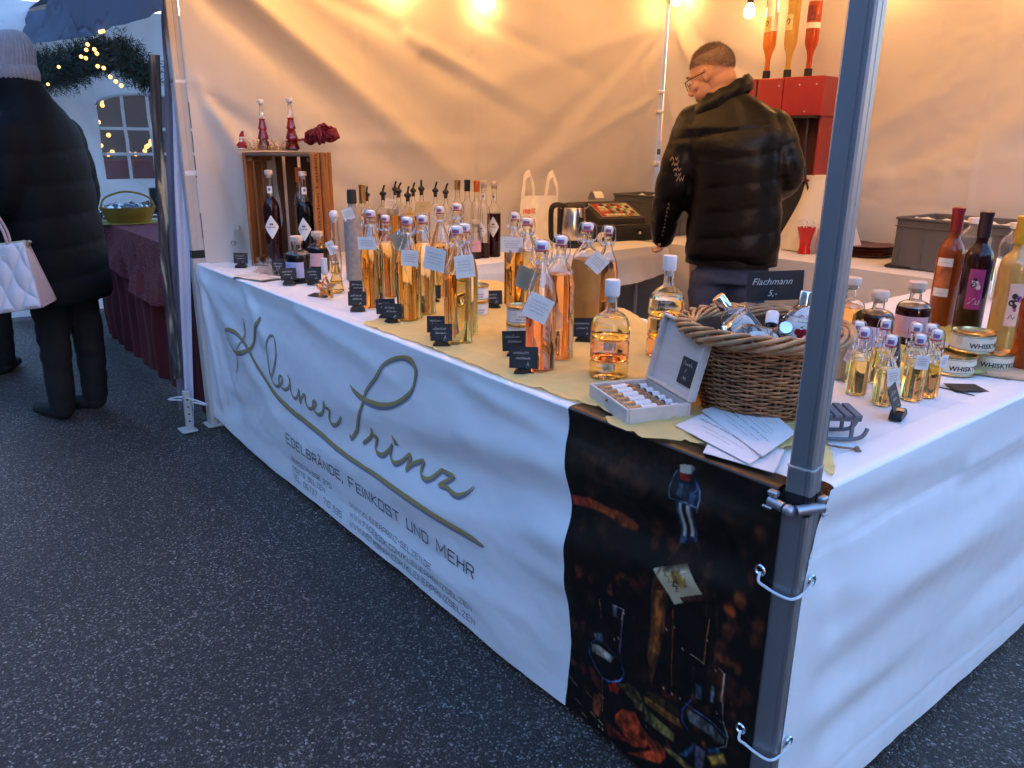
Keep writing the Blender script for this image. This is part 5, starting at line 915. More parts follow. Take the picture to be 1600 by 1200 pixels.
CAPS=[((-2.514,1.064,0.360),CLEARL,.28,GOLDC,'clear bottle with a gold and white screw capsule',.045),((-2.470,1.090,0.362),CLEARL,.2,BLACK,'clear bottle with a black capsule, beside the gold capped one',.05),((-2.445,1.126,0.359),CLEARL,.25,ORGW,'clear bottle with an orange capsule',.05)]
for (x,y,h),lq,fl,cp,lab,chh in CAPS: bottle(lab,x,y,h,kind='slim',r=.030,liq=lq,fill=fl,top='wax',cap=cp,caph=chh,z=zL,group=gc,seg=22)
bottle('clear necked fruit spirit bottle with a white diamond label, left of the dark one',-2.426,1.154,0.362,kind='slim',r=.030,liq=CHERRY,fill=.22,top='cork',z=zL,group=gc,extra=diamond(LAB3,.13,.06,.09,-.2),seg=22)
bottle('bottle half full of dark cherry liquid with a white diamond label, beside the carrier bag',-2.434,1.222,0.355,kind='slim',r=.032,liq=CHERRY,fill=.62,top='cork',z=zL,group=gc,extra=diamond(LAB3,.145,.062,.10,.1),seg=22)
bottle('small dark bottle with a pale pink label in front of the cherry bottles',-2.431,1.108,0.181,kind='round',r=.036,liq=CHERRY,fill=.4,top='cork',z=zL,extra=wraplabel([PINKL,TEXTD],.035,.09,2.2,[('~.04',.006,-.02,.03,{})]),seg=22)
# ================= CARDS =================
def price_card(label,x,y,rz=0,w=.072,h=.052,lines=2,holder=True,z=ZC+.004,tilt=.12,txt=None,clip=False,seed=None):
    t=thing('price_card',label,'sign',(x,y,z),FACE+rz,'black chalk price cards'); seed=seed or int(abs(x*1e4+y*100))
    f=plane_map((0,0,.016 if holder else .003),0,tilt,rnd.uniform(-.05,.05)); mb=MB()
    P=[(-w/2,0),(w/2,0),(w/2,h),(-w/2,h)]
    mb.add([f(a,b,.0008) for a,b in P]+[f(a,b,-.0008) for a,b in P],[(0,1,2,3),(7,6,5,4),(0,4,5,1),(1,5,6,2),(2,6,7,3),(3,7,4,0)]); mb.build('card',CARD,t,20)
    mb=MB(); mb.raw=True
    if txt:
        for s,size,u,v in txt: type_(mb,s,size,lambda a,b,o:f(a+u,b+v,.0012),shear=.35)
    else:
        for k in range(lines): scrib(mb,-w*.36+k*.006,h*(.66-.24*k),w*(.62-.12*k),h*.10,lambda u,v,o:f(u,v,.0012+o),.0001,.0009,seed+k)
        scrib(mb,w*.12,h*.12,w*.16,h*.12,lambda u,v,o:f(u,v,.0012+o),.0001,.0010,seed+9)
    mb.build('chalk_writing',CHALK,t,180)
    if holder:
        # rubber wedge with a curved chrome band in front
        mb=MB(); n=12
        for s_,off in ((1,0),):
            vs=[];fs=[]
            for i in range(n+1):
                a=PI*i/n; c_,s2=math.cos(a),math.sin(a)
                for rr in (.024,.001):
                    for yy in (-.014,.010): vs.append((-rr*c_,yy,rr*s2*.80))
            for i in range(n): a=4*i; b=a+4; fs+=[(a,b,b+1,a+1),(a+2,a+3,b+3,b+2),(a,a+2,b+2,b),(a+1,b+1,b+3,a+3)]
            fs+=[(0,1,3,2),(4*n,4*n+2,4*n+3,4*n+1)]; mb.add(vs,fs)
        mb.build('holder',BLACK,t,30)
        mb=MB(); mb.grid(lambda u,v:(-.0266*math.cos(PI*(.35+.65*u)),-.0146+.022*v,.0266*math.sin(PI*(.35+.65*u))*.80),10,1); mb.build('chrome_band',CHROME,t,60)
    return t
def flat_card(label,x,y,rz,w=.072,h=.052,z=ZC+.004):
    mb=MB(); mb.box((0,0,.001),(w,h,.0016)); o=tag(mb.build('price_card',CARD,None,20,(x,y,z),(.02,.03,rz)),label,'sign','black chalk price cards')
PCS=[(-2.749,0.089,.3,'black chalk card beside the clear figure bottle, leftmost of all'),(-2.450,0.138,.1,'black chalk card tucked behind the silver tinsel'),(-2.233,0.086,.5,'small black chalk card left of the lilac labelled bottle'),(-2.179,0.163,.2,'black chalk card between the two squat blue-black bottles'),
(-1.833,0.168,.35,'black chalk card left of the leftmost amber pair, rear one'),(-1.652,0.071,.4,'black chalk card left of the leftmost amber pair, front one'),(-1.489,0.084,.3,'rear black chalk card between the first two amber pairs'),(-1.418,0.062,.2,'front black chalk card between the first two amber pairs'),
(-1.607,0.331,.6,'upright black card between the second and third amber pairs'),(-1.189,0.077,.3,'rear black chalk card left of the bottle with two white tags'),(-1.100,0.031,.25,'front black chalk card left of the bottle with two white tags'),(-1.410,0.442,.2,'black chalk card in front of the white cans further back'),
(-0.900,0.127,.15,'rear black chalk card against the stacked white cans'),(-0.764,0.041,.1,'front black chalk card below the rose red bottle'),(-0.909,0.374,.05,'black chalk card between the hazy bottle and the stacked bottle')]
for k,(x,y,rz,lab) in enumerate(PCS): price_card(lab,x,y,rz+.05,seed=k*31+5,w=.068 if k>11 else .059,h=.052 if k>11 else .046)
price_card('black chalk card in a silver clip in front of the little swing-top bottles',-0.075,0.461,1.15,w=.062,h=.052,seed=77,tilt=.35)
price_card('black chalk card standing behind the little swing-top bottles',-0.260,0.825,.9,w=.05,h=.05,seed=78)
flat_card('flat black card lying on the cloth beside the star bottle',-1.964,0.086,.6)
flat_card('flat black card lying in front of the stacked white cans',-1.020,0.151,.35)
flat_card('flat black card lying between the stacked bottle and the wooden box',-0.575,0.209,.5,.10,.05)
flat_card('flat black card lying below the whisky cake cans',-0.076,0.792,.95,.075,.055)
price_card('larger black chalk card reading Flachmann 5,- standing in the back of the wicker basket',-.378,.45,R(12),w=.125,h=.066,holder=False,z=.966,tilt=.0,txt=[('Flachmann',.021,-.052,.036),('5,-',.020,-.016,.010)])
# ================= CANS =================
GOLDR=pm('gold_tin_rim',(.62,.45,.2),.25,.95,.1,30); TIN=pm('can_lid',(.66,.55,.33),.3,.9,.1,30)
def can(label,x,y,z,r,h,lab,rz,txt,grp,band=TEXTD):
    t=thing('food_can',label,'can',(x,y,z),rz,grp)
    mb=MB(); mb.lathe([(0,.003),(r-.004,.003),(r-.003,0),(r+.0008,0),(r+.0010,.003),(r-.001,.005),(r-.001,.006)],36); mb.lathe([(r-.001,h-.006),(r-.001,h-.005),(r+.001,h-.003),(r+.0008,h),(r-.002,h),(r-.0035,h-.004),(r*.8,h-.004),(r*.78,h-.0034),(0,h-.0034)],36); mb.build('rim',GOLDR,t,40)
    mb=MB(); mb.lathe([(r-.001,.006),(r-.001,h-.006)],36); mb.build('wrapper',lab,t,60)
    mb=MB(); mb.raw=True; f=wrap(r-.001,-PI/2)
    for s,size,u,v,kw in txt:
        if s[0]=='~': scrib(mb,u,v,float(s[1:]),size,lambda a,b,o:f(a,b,o),.0003,size*.18,int(v*1e4))
        else: type_(mb,s,size,lambda a,b,o:f(a+u,b+v,o),.0004,**kw)
    mb.lathe([(r-.0006,.0078),(r-.0006,.0088)],36); mb.lathe([(r-.0006,h-.0088),(r-.0006,h-.0078)],36)
    mb.build('can_print',band,t,180); return t
gw_='whisky cake cans'; whk=[('WHISKYKUCHEN',.0165,-.010,.014,dict(bold=.03,spacing=1.05)),('~.018',.002,.034,.036,{}),('~.02',.0018,.012,.009,{})]+[('~.016',.0016,-.042,.020+.004*k,{}) for k in range(5)]
X1=(-0.157,0.909); X2=(-0.113,1.015)
can('whisky cake can at the bottom left of three',*X1,ZC+.004,.050,.048,CREAML,FACE-.25,whk,gw_)
can('whisky cake can at the bottom right, half hidden',*X2,ZC+.004,.050,.048,CREAML,FACE-.55,whk,gw_)
xm,ym=(X1[0]*.45+X2[0]*.55,X1[1]*.45+X2[1]*.55)
can('whisky cake can stacked on top of the other two',xm-.012,ym,ZC+.0535,.050,.048,CREAML,FACE-.2,whk,gw_)
gh='white labelled cans with gold rims'; wt_=[('SCHINKEN',.006,-.004,.022,dict(bold=.01)),('KRAKAUER',.006,-.010,.014,dict(bold=.01)),('~.012',.002,-.022,.030,{})]
for k,(q,labs) in enumerate([((-1.036,0.250),('lower white labelled can of the stack beside the rose red bottle','upper white labelled can of the stack beside the rose red bottle')),((-1.369,0.347),('lower white labelled can behind the pale amber bottles','upper white labelled can behind the pale amber bottles'))]):
    for j in (0,1): can(labs[j],*q,ZC+.002+.0505*j,.038 if k==0 else .036,.050,WLAB,FACE+.3-.1*j,wt_,gh)
# ================= WOODEN CRATE =================
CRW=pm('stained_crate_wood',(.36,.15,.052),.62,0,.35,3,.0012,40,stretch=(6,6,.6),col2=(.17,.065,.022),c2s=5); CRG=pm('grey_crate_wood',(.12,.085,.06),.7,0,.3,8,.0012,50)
def crate():
    FL=Vector((-2.775,.145,0)); an=R(49); t=thing('wooden_crate','brown stained wooden crate standing on end with printed slats, bottles inside','crate',(FL.x,FL.y,ZC+.002),an)
    w,d_,h=.30,.30,.478; n=0
    def plank(c,s,mat=CRW,name='slat'):
        mb=MB(); mb.box(c,s,bev=.003); return mb.build(name,mat,t,30)
    # two long sides made of upright boards, left (x=0) and right (x=w)
    for x,ys in ((.006,((.0,.085),(.105,.19),(.21,.295))),(w-.006,((.0,.105),(.150,.245),(.262,.297)))):
        for y0,y1 in ys: plank((x,(y0+y1)/2,h/2),(.012,y1-y0,h))
    for z,y in ((.006,0),(h-.008,0)):
        for y0,y1 in ((.002,.13),(.145,.295)): plank((w/2,(y0+y1)/2,z),(w-.026,y1-y0,.014),CRG,'end_board')
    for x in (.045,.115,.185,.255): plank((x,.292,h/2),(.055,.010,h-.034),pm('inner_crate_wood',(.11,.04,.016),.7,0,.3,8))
    for x in (.022,w-.022):
        for z in (.024,h-.028): plank((x,.15,z),(.02,.26,.02),CRW,'corner_batten')
    # print on the right side, reading upwards
    mb=MB(); mb.raw=True; T=lambda a,b,o:(w+.0006+o*.3,.030-b+.03,a+.03)
    vs,fs=ftext('aus deutschen Landen',.058,0,.012); 
    mb.add([T(v[0]*.86,v[1],.0004) for v in vs],fs)
    # scale to fit the board
    mb.build('printed_words',pm('burnt_print',(.035,.018,.012),.8),t,180)
    mb=MB(); M=lambda a,b:(w+.0008,.090-b,a)
    strip(mb,[(.33,.012),(.385,.012),(.385,-.012),(.33,-.012),(.33,.012)],.0018,lambda a,b,o:(w+.0008,.088-b,a),0); scrib(mb,.337,-.004,.04,.008,lambda a,b,o:(w+.001,.088-b,a),0,.0016,3); mb.build('printed_emblem',pm('burnt_print',(.03,.015,.01)),t,180)
crate()
# tinsel: many fine curled wires, one mass each
def tinsel(label,c,rx,ry,rz_,n,mat,seed,r=.0007):
    g=random.Random(seed); mb=MB(); mb.raw=True
    for k in range(n):
        a=g.uniform(0,2*PI); q=math.sqrt(g.random()); p=Vector((c[0]+rx*q*math.cos(a),c[1]+ry*q*math.sin(a),c[2]+g.random()*rz_*(1-q*.7))); d_=Vector((g.gauss(0,1),g.gauss(0,1),g.gauss(0,.6))).normalized(); P=[p]
        cu=Vector((g.gauss(0,1),g.gauss(0,1),g.gauss(0,1)))*.8
        for i in range(9): d_=(d_+cu*.35+Vector((g.gauss(0,1),g.gauss(0,1),g.gauss(0,1)))*.25).normalized(); p=p+d_*.006; p.z=max(c[2]+.001,p.z); P.append(p.copy())
        mb.tube(P,r,3,caps=False)
    o=mb.build('tinsel',mat,None,180); tag(o,label,'tinsel'); o['kind']='stuff'
TINS=pm('silver_tinsel',(.8,.75,.7),.2,1,.2,60); TING=pm('gold_tinsel',(.85,.62,.32),.22,1,.2,60)
tinsel('curly gold tinsel lying on top of the wooden crate',(-2.80,.27,1.257),.08,.10,.030,330,TING,1)
tinsel('curly silver tinsel in front of the wooden crate',(-2.524,0.144,ZC+.003),.10,.07,.035,420,TINS,2)
REDF=pm('red_felt',(.36,.012,.018),.8,0,.3,20); REDG=pm('red_glitter',(.4,.01,.02),.3,.3,.5,200)
# red organza bow on the crate
def bow():
    t=thing('ribbon_bow','dark red organza bow tied at the right end of the crate top','bow',(-2.715,.475,1.285),R(50)); RO=fabric('red_organza',(.20,.012,.03),.35,.004,40,.4,gloss=.4)
    def fan(az,el,L,Wd,ph):
        M=Matrix.Rotation(az,4,'Z')@Matrix.Rotation(-el,4,'Y'); mb=MB()
        def fn(u,v,k=1):
            w=Wd*(.10+.9*math.sin(min(1,u*1.15)*PI*.62)); a=(v-.5)*2; fold=(.006+.016*u)*math.sin(v*PI*5+ph+2*noise.noise((u*3,v*3,ph))); puff=.030*math.sin(PI*u)*(1-a*a)*k
            return tuple(M@Vector((L*u*(1-.18*a*a)+.006*noise.noise((u*6,v*6,ph)),a*w*.5+.004*math.sin(u*20+ph),puff+fold*u**.5)))
        mb.grid(fn,26,30); mb.grid(lambda u,v:fn(u,v,-.7),20,24); o=mb.build('loop',RO,t,180); o.location=(0,0,.02)
    fan(.1,.35,.085,.075,0); fan(.5,1.0,.070,.065,2); fan(-.5,.75,.065,.06,4); fan(PI-.2,.15,.07,.05,1); fan(PI+.3,.8,.05,.05,3); fan(-1.2,.2,.055,.05,5)
    mb=MB(); mb.ball((0,0,.02),(.016,.014,.017)); mb.build('knot',RO,t)
    mb=MB(); mb.grid(lambda u,v:(-.02-.13*u+.006*math.sin(v*15),(v-.5)*.05*(1-.2*u)+.012*math.sin(u*7),.018*(1-u)+.008+.005*math.sin(v*18+u*9)),22,12); mb.build('tail',RO,t,180)
bow()
def santa():
    t=thing('santa_figurine','tiny red santa figurine on the left corner of the crate','figurine',(-2.838,.175,1.258),R(30))
    mb=MB(); mb.lathe([(0,0),(.019,0),(.021,.006),(.017,.026),(.012,.036),(0,.038)],14); mb.tube([(-.014,0,.028),(-.023,-.006,.016)],.006,8); mb.tube([(.014,0,.028),(.022,-.008,.018)],.006,8); mb.build('coat',REDF,t)
    mb=MB(); mb.ball((0,-.001,.044),.0115); mb.build('face',pm('painted_face',(.6,.33,.22),.6),t)
    mb=MB(); mb.ball((0,-.008,.036),(.009,.006,.009)); mb.lathe([(.0125,.048),(.0135,.051),(.0125,.054)],14); mb.lathe([(.021,.002),(.0225,.005),(.021,.008)],14); mb.build('beard_and_trim',WSTOP,t)
    mb=MB(); mb.tube([(0,0,.052),(0,.001,.064),(.004,.002,.074),(.008,.002,.078)],[.012,.009,.005,.002],10); mb.build('hat',REDF,t)
santa()
# small red shapes scattered on the cloth
def red_shape(label,x,y,s,mat,seed):
    g=random.Random(seed); mb=MB()
    for k in range(4): a=g.uniform(0,6.28); mb.box((math.cos(a)*s*.5,math.sin(a)*s*.5,.004+.004*k*.5),(s*1.1,s*.35,.005),Euler((g.uniform(-.2,.2),g.uniform(-.2,.2),g.uniform(0,3))).to_matrix(),bev=.0015)
    tag(mb.build('felt_star',mat,None,30,(x,y,ZC+.003)),label,'decoration')
red_shape('red felt star lying at the left end of the counter',-2.991,0.104,.035,REDF,1); red_shape('small red felt star behind the first black cards',-1.969,0.230,.028,REDF,2); red_shape('small red berry pick between the first two amber bottles',-1.883,0.307,.014,REDG,3)
red_shape('red glossy sweets below the squat dark red bottle',-0.331,0.989,.026,REDG,5)
# napkins
def napkin(label,x,y,rz,w,h,n,seed,z=ZC+.003,mat=PAPER):
    t=thing('napkin',label,'napkin',(x,y,z),rz)
    for k in range(n):
        mb=MB(); dx,dy=rnd.uniform(-.008,.008),rnd.uniform(-.008,.008)
        f=lambda u,v:(dx+(u-.5)*w,dy+(v-.5)*h,.0025*k+.004*(noise.noise((u*3,v*3,seed+k))+.5)*(k>0)); mb.grid(f,12,10); mb.grid(lambda u,v:(f(u,v)[0],f(u,v)[1],f(u,v)[2]-.002),12,10); mb.build('sheet',mat,t,180)
napkin('small pile of cream paper bags lying at the front edge left of the lilac bottle',-2.442,0.041,.3,.17,.11,3,4,mat=pm('cream_paper',(.62,.57,.50),.9,0,.1,14))
# wooden box right of the basket; silver star ornament; wooden board at right edge
mb=MB(); mb.box((0,0,.05),(.035,.06,.10),bev=.003); tag(mb.build('wooden_block',pm('birch',(.6,.42,.27),.6,0,.15,10),None,30,(-0.309,0.638,ZC+.003),(0,0,.9)),'small pale wooden block beside the basket behind the pole','block')
mb=MB(); o=[(.05*(1 if i%2==0 else .42)*math.cos(PI*i/5),.05*(1 if i%2==0 else .42)*math.sin(PI*i/5)) for i in range(10)]; mb.add([(0,0,.012),(0,0,0)]+[(a,b,.004) for a,b in o],[(0,2+i,2+(i+1)%10) for i in range(10)]+[(1,2+(i+1)%10,2+i) for i in range(10)]); tag(mb.build('star_ornament',pm('silver_glitter',(.6,.6,.65),.3,.8,.4,200),None,10,(-0.280,1.104,ZC+.02),(.15,.1,.4)),'silver glitter star lying between the pink labelled bottle and the orange bottle','ornament')
mb=MB(); mb.box((0,0,.006),(.20,.12,.012),bev=.003); tag(mb.build('wooden_board',pm('birch',(.6,.42,.27)),None,30,(-0.047,1.012,ZC+.004),(0,0,.3)),'pale wooden board on the cloth right of the whisky cake cans','board')
# ================= OPEN BOX OF MINIATURES =================
BIR=pm('whitewashed_wood',(.62,.53,.47),.6,0,.12,4,.0006,60,stretch=(1,8,8))
def mini_box():
    t=thing('wooden_box','small pale wooden box with open lid and a row of miniature bottles','box',(-.432,.078,ZC+.006),R(-20.4)); w,d_,h=.182,.142,.032; k=.006
    mb=MB(); mb.box((0,0,.002),(w-.013,d_-.013,.004)); mb.build('bottom',BIR,t)
    for nm,c,s in (('front_side',(0,-d_/2+k/2,h/2),(w,k,h)),('back_side',(0,d_/2-k/2,h/2),(w,k,h)),('left_side',(-w/2+k/2,0,h/2),(k,d_-2*k-.0006,h)),('right_side',(w/2-k/2,0,h/2),(k,d_-2*k-.0006,h))):
        mb=MB(); mb.box(c,s,bev=.0012); mb.build(nm,BIR,t)
    mb=MB(); mb.box((0,-d_/2-.0012,h*.72),(.007,.002,.007),bev=.0006); mb.ball((0,-d_/2-.003,h*.72),.0022); mb.build('catch',pm('brass',(.45,.3,.12),.3,.9),t)
    L=thing('x','x','x'); 
    bpy.data.objects.remove(L)
    M=Matrix.Translation((0,d_/2+.002,h+.002))@Matrix.Rotation(R(-14),4,'X')
    q=lambda c:tuple(M@Vector(c)); rm=Matrix.Rotation(R(-14),3,'X'); mb=MB()
    mb.box(q((0,.004,.072)),(w,.006,.142),rm,bev=.0012); lid=mb.build('lid',BIR,t)
    for c,s in (((0,-.005,.002),(w,.012,k)),((0,-.005,.142),(w,.012,k)),((-w/2+k/2,-.005,.072),(k,.012,.134)),((w/2-k/2,-.005,.072),(k,.012,.134))):
        mb=MB(); mb.box(q(c),s,rm,bev=.001); mb.build('lid_edge',BIR,lid)
    f=lambda u,v,o=0:q((u,-.0015-o,v)); 
    mb=MB(); P=[(.018,.022),(.072,.022),(.072,.078),(.018,.078)]; mb.add([f(a,b,0) for a,b in P]+[f(a,b,.0012) for a,b in P],[(0,3,2,1),(4,5,6,7),(0,1,5,4),(1,2,6,5),(2,3,7,6),(3,0,4,7)]); mb.build('price_card',CARD,t,20)
    mb=MB(); mb.raw=True; scrib(mb,.027,.062,.036,.006,f,.0016,.0009,5); scrib(mb,.040,.048,.006,.006,f,.0016,.0012,7); scrib(mb,.036,.033,.018,.007,f,.0016,.0011,9); mb.build('chalk_writing',CHALK,t,180)
mini_box()
MINB=pm('speckled_liquid',(.62,.33,.15),.15,0,.5,160,trans=.3,coat=.5)
cb,sb_=math.cos(R(-20.4)),math.sin(R(-20.4))
LB=['plum','cherry','pear','apple','raspberry','quince']
for k in range(6):
    u=-.070+.0275*k; x=-.432+cb*u; y=.078+sb_*u
    t=thing('miniature_bottle','miniature bottle lying in the open wooden box, number %s from the left end'%['one','two','three','four','five','six'][k],'bottle',(x,y,ZC+.0245),rot=(R(-90),0,R(-20.4)),group='miniatures in the open wooden box')
    r=.0118; mb=MB(); P=[(0,-.060),(r-.001,-.060),(r,-.058),(r,.014),(r*.8,.024),(r*.5,.030),(r*.5,.042)]; mb.lathe(P,16); mb.build('glass',MINB,t,50)
    mb=MB(); mb.lathe([(0,.038),(r*.62,.038),(r*.72,.040),(r*.72,.054),(0,.055)],14); mb.build('cap',WSTOP,t)
    mb=MB(); mb.lathe([(r*.62,.034),(r*.68,.036),(r*.62,.039)],14); mb.build('cap_ring',INK,t)
    mb=MB(); mb.m=0; f=wrap(r+.0004,R(-90)); n=8
    mb.grid(lambda a,b:f((a-.5)*.030,-.030+.034*b,0),8,2); mb.m=1; scrib(mb,-.008,-.012,.016,.003,lambda u,v,o:f(v+.012,u-.012,o),.0003,.0008,k); mb.m=2; mb.add([f(.003*math.cos(a)-.002,-.022+.003*math.sin(a),.0004) for a in [2*PI*i/7 for i in range(7)]],[tuple(range(7))])
    mb.build('label',[WLAB,INKG,[BERRY,MATS['red_felt'],PEACHP,pm('leaf_green',(.12,.2,.05),.6),BERRY,PLUM][k]],t,60)
# ================= FLYERS =================
def flyer(label,P,z,text=True,pic=False,seed=0):
    """P: four corners (x,y): top-left, top-right, bottom-right, bottom-left of the print"""
    A,B,C_,D_=[Vector((*p,0)) for p in P]
    def f(u,v,o=0): 
        q=A*(1-u)*(1-v)+B*u*(1-v)+C_*u*v+D_*(1-u)*v; return (q.x,q.y,z+.0035*math.sin(PI*u)*math.sin(PI*v)*(.3+seed%2)+o)
    t=thing('flyer',label,'flyer',(0,0,0),group='cream printed flyers on the counter corner'); mb=MB(); mb.grid(lambda u,v:f(u,v,.0012),10,10); mb.grid(lambda u,v:f(u,v,0),10,10); mb.build('sheet',pm('flyer_card',(.74,.68,.66),.6,0,.06,6),t,180)
    W_=(B-A).length; H_=(D_-A).length; g=lambda a,b,o=0:f(a/W_,1-b/H_,o+.0016)
    mb=MB(); mb.raw=True
    if text:
        def typ(s,size,uc,v):
            vs,fs=ftext(s,size,0.1,.0); x0=min(a[0] for a in vs); x1=max(a[0] for a in vs); k=uc*W_/(x1-x0); mb.add([g((W_-uc*W_)/2+(a[0]-x0)*k,v*H_+a[1],0) for a in vs],fs)
        typ('Bergstraße 27d in 55278 Selzen',.0085,.80,.36); typ('Hofladen & Brennereiverkauf',.0055,.56,.48); typ('Öffnungszeiten nach Vereinbarung',.0045,.6,.24); typ('Tel. 06737 710535',.0045,.34,.16)
    if mb.f: mb.build('print',INK,t,180)
    mb=MB(); mb.raw=True
    if text:
        q=[(a+1.9,b-.2) for a,b,*_ in []]
        xs=[p[0] for st in SCRIPT for p in st]; zs=[p[1] for st in SCRIPT for p in st]; x0,x1,z0,z1=min(xs),max(xs),min(zs),max(zs)
        for st in SCRIPT: strip(mb,[(W_*(.16+.68*(p[0]-x0)/(x1-x0)),H_*(.56+.30*(p[1]-z0)/(z1-z0)),p[2]*.10) for p in st],.001,lambda a,b,o:g(a,b,o),0)
    if pic:
        for k in range(5): scrib(mb,W_*.2,H_*(.2+.12*k),W_*.6,H_*.05,lambda a,b,o:g(a,b,o),0,.0016,k+seed)
    mb.build('logo_print',pm('soft_grey_gold',(.38,.33,.26),.6),t,180)
flyer('cream flyer lying lowest at the counter corner with gold picture edge',[(-0.257,0.114),(-0.102,0.104),(-0.055,0.000),(-0.183,-0.023)],ZC+.010,False,True,2)
flyer('cream flyer under the top one, its left corner sticking out to the front edge',[(-0.322,0.230),(-0.122,0.128),(-0.096,-0.010),(-0.297,0.037)],ZC+.014,True,False,1)
flyer('topmost cream flyer with handwritten style logo, lying against the pole',[(-0.321,0.316),(-0.126,0.176),(-0.096,0.027),(-0.314,0.135)],ZC+.019,True,False,0)
# ================= WICKER BASKET =================
WIC=pm('willow',(.46,.21,.085),.5,0,.35,14,.0005,200,col2=(.20,.085,.035),c2s=30,coat=.1); WICL=pm('light_willow',(.56,.30,.14),.45,0,.3,20,.0005,200,col2=(.27,.13,.055),c2s=24,coat=.1)
def basket():
    cx,cy=-.292,.287; t=thing('wicker_basket','round brown wicker basket full of flat spirit bottles behind the flyers','basket',(cx,cy,ZC+.006)); H_=.165; rb,rt=.106,.142; ns=28
    def rad(z): k=z/H_; return rb+(rt-rb)*(k**.8)+.006*math.sin(PI*k)
    mb=MB(); mb.raw=True
    for i in range(ns):
        a=2*PI*i/ns; mb.tube([((rad(z)-.001)*math.cos(a),(rad(z)-.001)*math.sin(a),z) for z in [H_*k/8 for k in range(9)]],.0030,6)
    mb.build('stakes',WIC,t,180)
    n=31; mb=MB(); mb.raw=True; g=random.Random(4); seg=ns*4
    for k in range(n):
        z=.004+(H_-.010)*k/(n-1); ph=k%2
        P=[]
        for i in range(seg):
            a=2*PI*i/seg; o=.0048*math.cos(a*ns/2+PI*ph); rr=rad(z)+o; P.append((rr*math.cos(a),rr*math.sin(a),z+.0009*math.sin(a*5+k*2.1)+g.uniform(-.0003,.0003)))
        mb.tube(P,[.0024*g.uniform(.86,1.12)]*seg,5,closed=True)
    o=mb.build('weave',WIC,t,180); o['kind']='stuff'
    # inner lining so nothing shows through between the rods
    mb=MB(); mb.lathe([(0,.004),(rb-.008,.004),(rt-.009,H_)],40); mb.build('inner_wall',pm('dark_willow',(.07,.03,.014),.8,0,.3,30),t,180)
    # plaited rim: three layers of slanting rods wrapped over the edge
    Rr=.156; zr=H_+.006; mr=.020; m=26
    for k in range(m):
        a0=2*PI*k/m; P=[]
        for i in range(13):
            s=i/12; a=a0+s*1.05; w=-2.3+s*3.9+.0; rr=Rr+mr*math.cos(w)*1.0*(.92); P.append((rr*math.cos(a),rr*math.sin(a),zr+mr*.72*math.sin(w)))
        mb=MB(); mb.tube(P,[.0032]+[.0046]*11+[.0030],6); mb.build('rim_rod',WICL,t,180)
    for k in range(m):
        a0=2*PI*(k+.5)/m; P=[]
        for i in range(11):
            s=i/10; a=a0+s*.9; w=1.2+s*3.2; rr=Rr+mr*.80*math.cos(w); P.append((rr*math.cos(a),rr*math.sin(a),zr+mr*.5*math.sin(w)))
        mb=MB(); mb.tube(P,.0040,6); mb.build('rim_rod',WICL,t,180)
    mb=MB(); mb.raw=True
    for k in range(3): mb.tube([((rt+.006-k*.0)*math.cos(a+0)*(1+.004*math.sin(a*14+k*2)),(rt+.006)*math.sin(a)*(1+.004*math.sin(a*14+k*2)),H_-.014+.003*k+.0022*math.sin(a*14+k*2.1)) for a in [2*PI*i/140 for i in range(140)]],.0026,5,closed=True)
    mb.build('upset_band',WIC,t,180)
    return cx,cy
BC=basket()
def flachmann(label,p,dir_,cap=CHROME,fruit=PEACHP,twist=0):
    """pocket flask: flat rounded bottle, chrome screw cap, oval fruit label; dir_ runs from base to cap"""
    zd=Vector(dir_).normalized(); tc=(Vector(CAM)-Vector(p)).normalized(); yd=-(tc-zd*tc.dot(zd)).normalized(); xd=yd.cross(zd)
    M=Matrix((xd,yd,zd)).transposed()@Matrix.Rotation(twist,3,'Z')
    t=thing('pocket_flask',label,'bottle',p,rot=tuple(M.to_euler()),group='pocket flasks in the wicker basket'); t.scale=(.88,.88,.88)
    pr=[(0,.004),(.030,0),(.038,.004),(.039,.012),(.039,.060),(.036,.074),(.026,.086),(.014,.093),(.0125,.098),(.0125,.108)]
    mb=MB(); mb.lathe(cavity(pr,.002,.070),24,sy=.50); mb.build('glass',GLASS,t,60)
    I=[(a,b) for a,b in inner(pr,.002) if b<.0695]; I.append((0,I[-1][1])); mb=MB(); mb.lathe(I,24,sy=.50); mb.build('liquid',CLEARL,t,60)
    mb=MB(); mb.lathe([(.0132,.098),(.0150,.0985),(.0152,.128),(.0140,.1305),(0,.131)],22); mb.build('cap',cap,t,45)
    mb=MB(); mb.m=0
    cv=lambda u,v,o=0:(u,-.0198*math.sqrt(max(0,1-(u/.040)**2))-.0006-o,v)
    pts=[(.026*math.copysign(abs(math.cos(a))**.7,math.cos(a)),.038+.031*math.copysign(abs(math.sin(a))**.8,math.sin(a))) for a in [2*PI*i/24 for i in range(24)]]
    mb.add([cv(0,.038,0)]+[cv(u,v,0) for u,v in pts],[(0,1+i,1+(i+1)%24) for i in range(24)])
    mb.m=1
    for dx,dz in ((-.006,0),(.007,.001),(0,-.007)): mb.add([cv(dx+.008*math.cos(a),.036+dz+.008*math.sin(a),.0004+abs(dx)*.01) for a in [2*PI*i/10 for i in range(10)]],[tuple(range(10))])
    mb.m=2; mb.add([cv(-.004,.048,.0006),cv(.006,.052,.0006),cv(.001,.045,.0006)],[(0,1,2)]); scrib(mb,-.012,.058,.024,.003,lambda u,v,o:cv(u,v,o),.0003,.0008,5); scrib(mb,-.010,.016,.020,.003,lambda u,v,o:cv(u,v,o),.0003,.0008,6)
    mb.build('label',[WLAB,fruit,pm('leaf_green',(.12,.2,.05))],t,60)
bx0,by0=BC; zB=ZC+.09
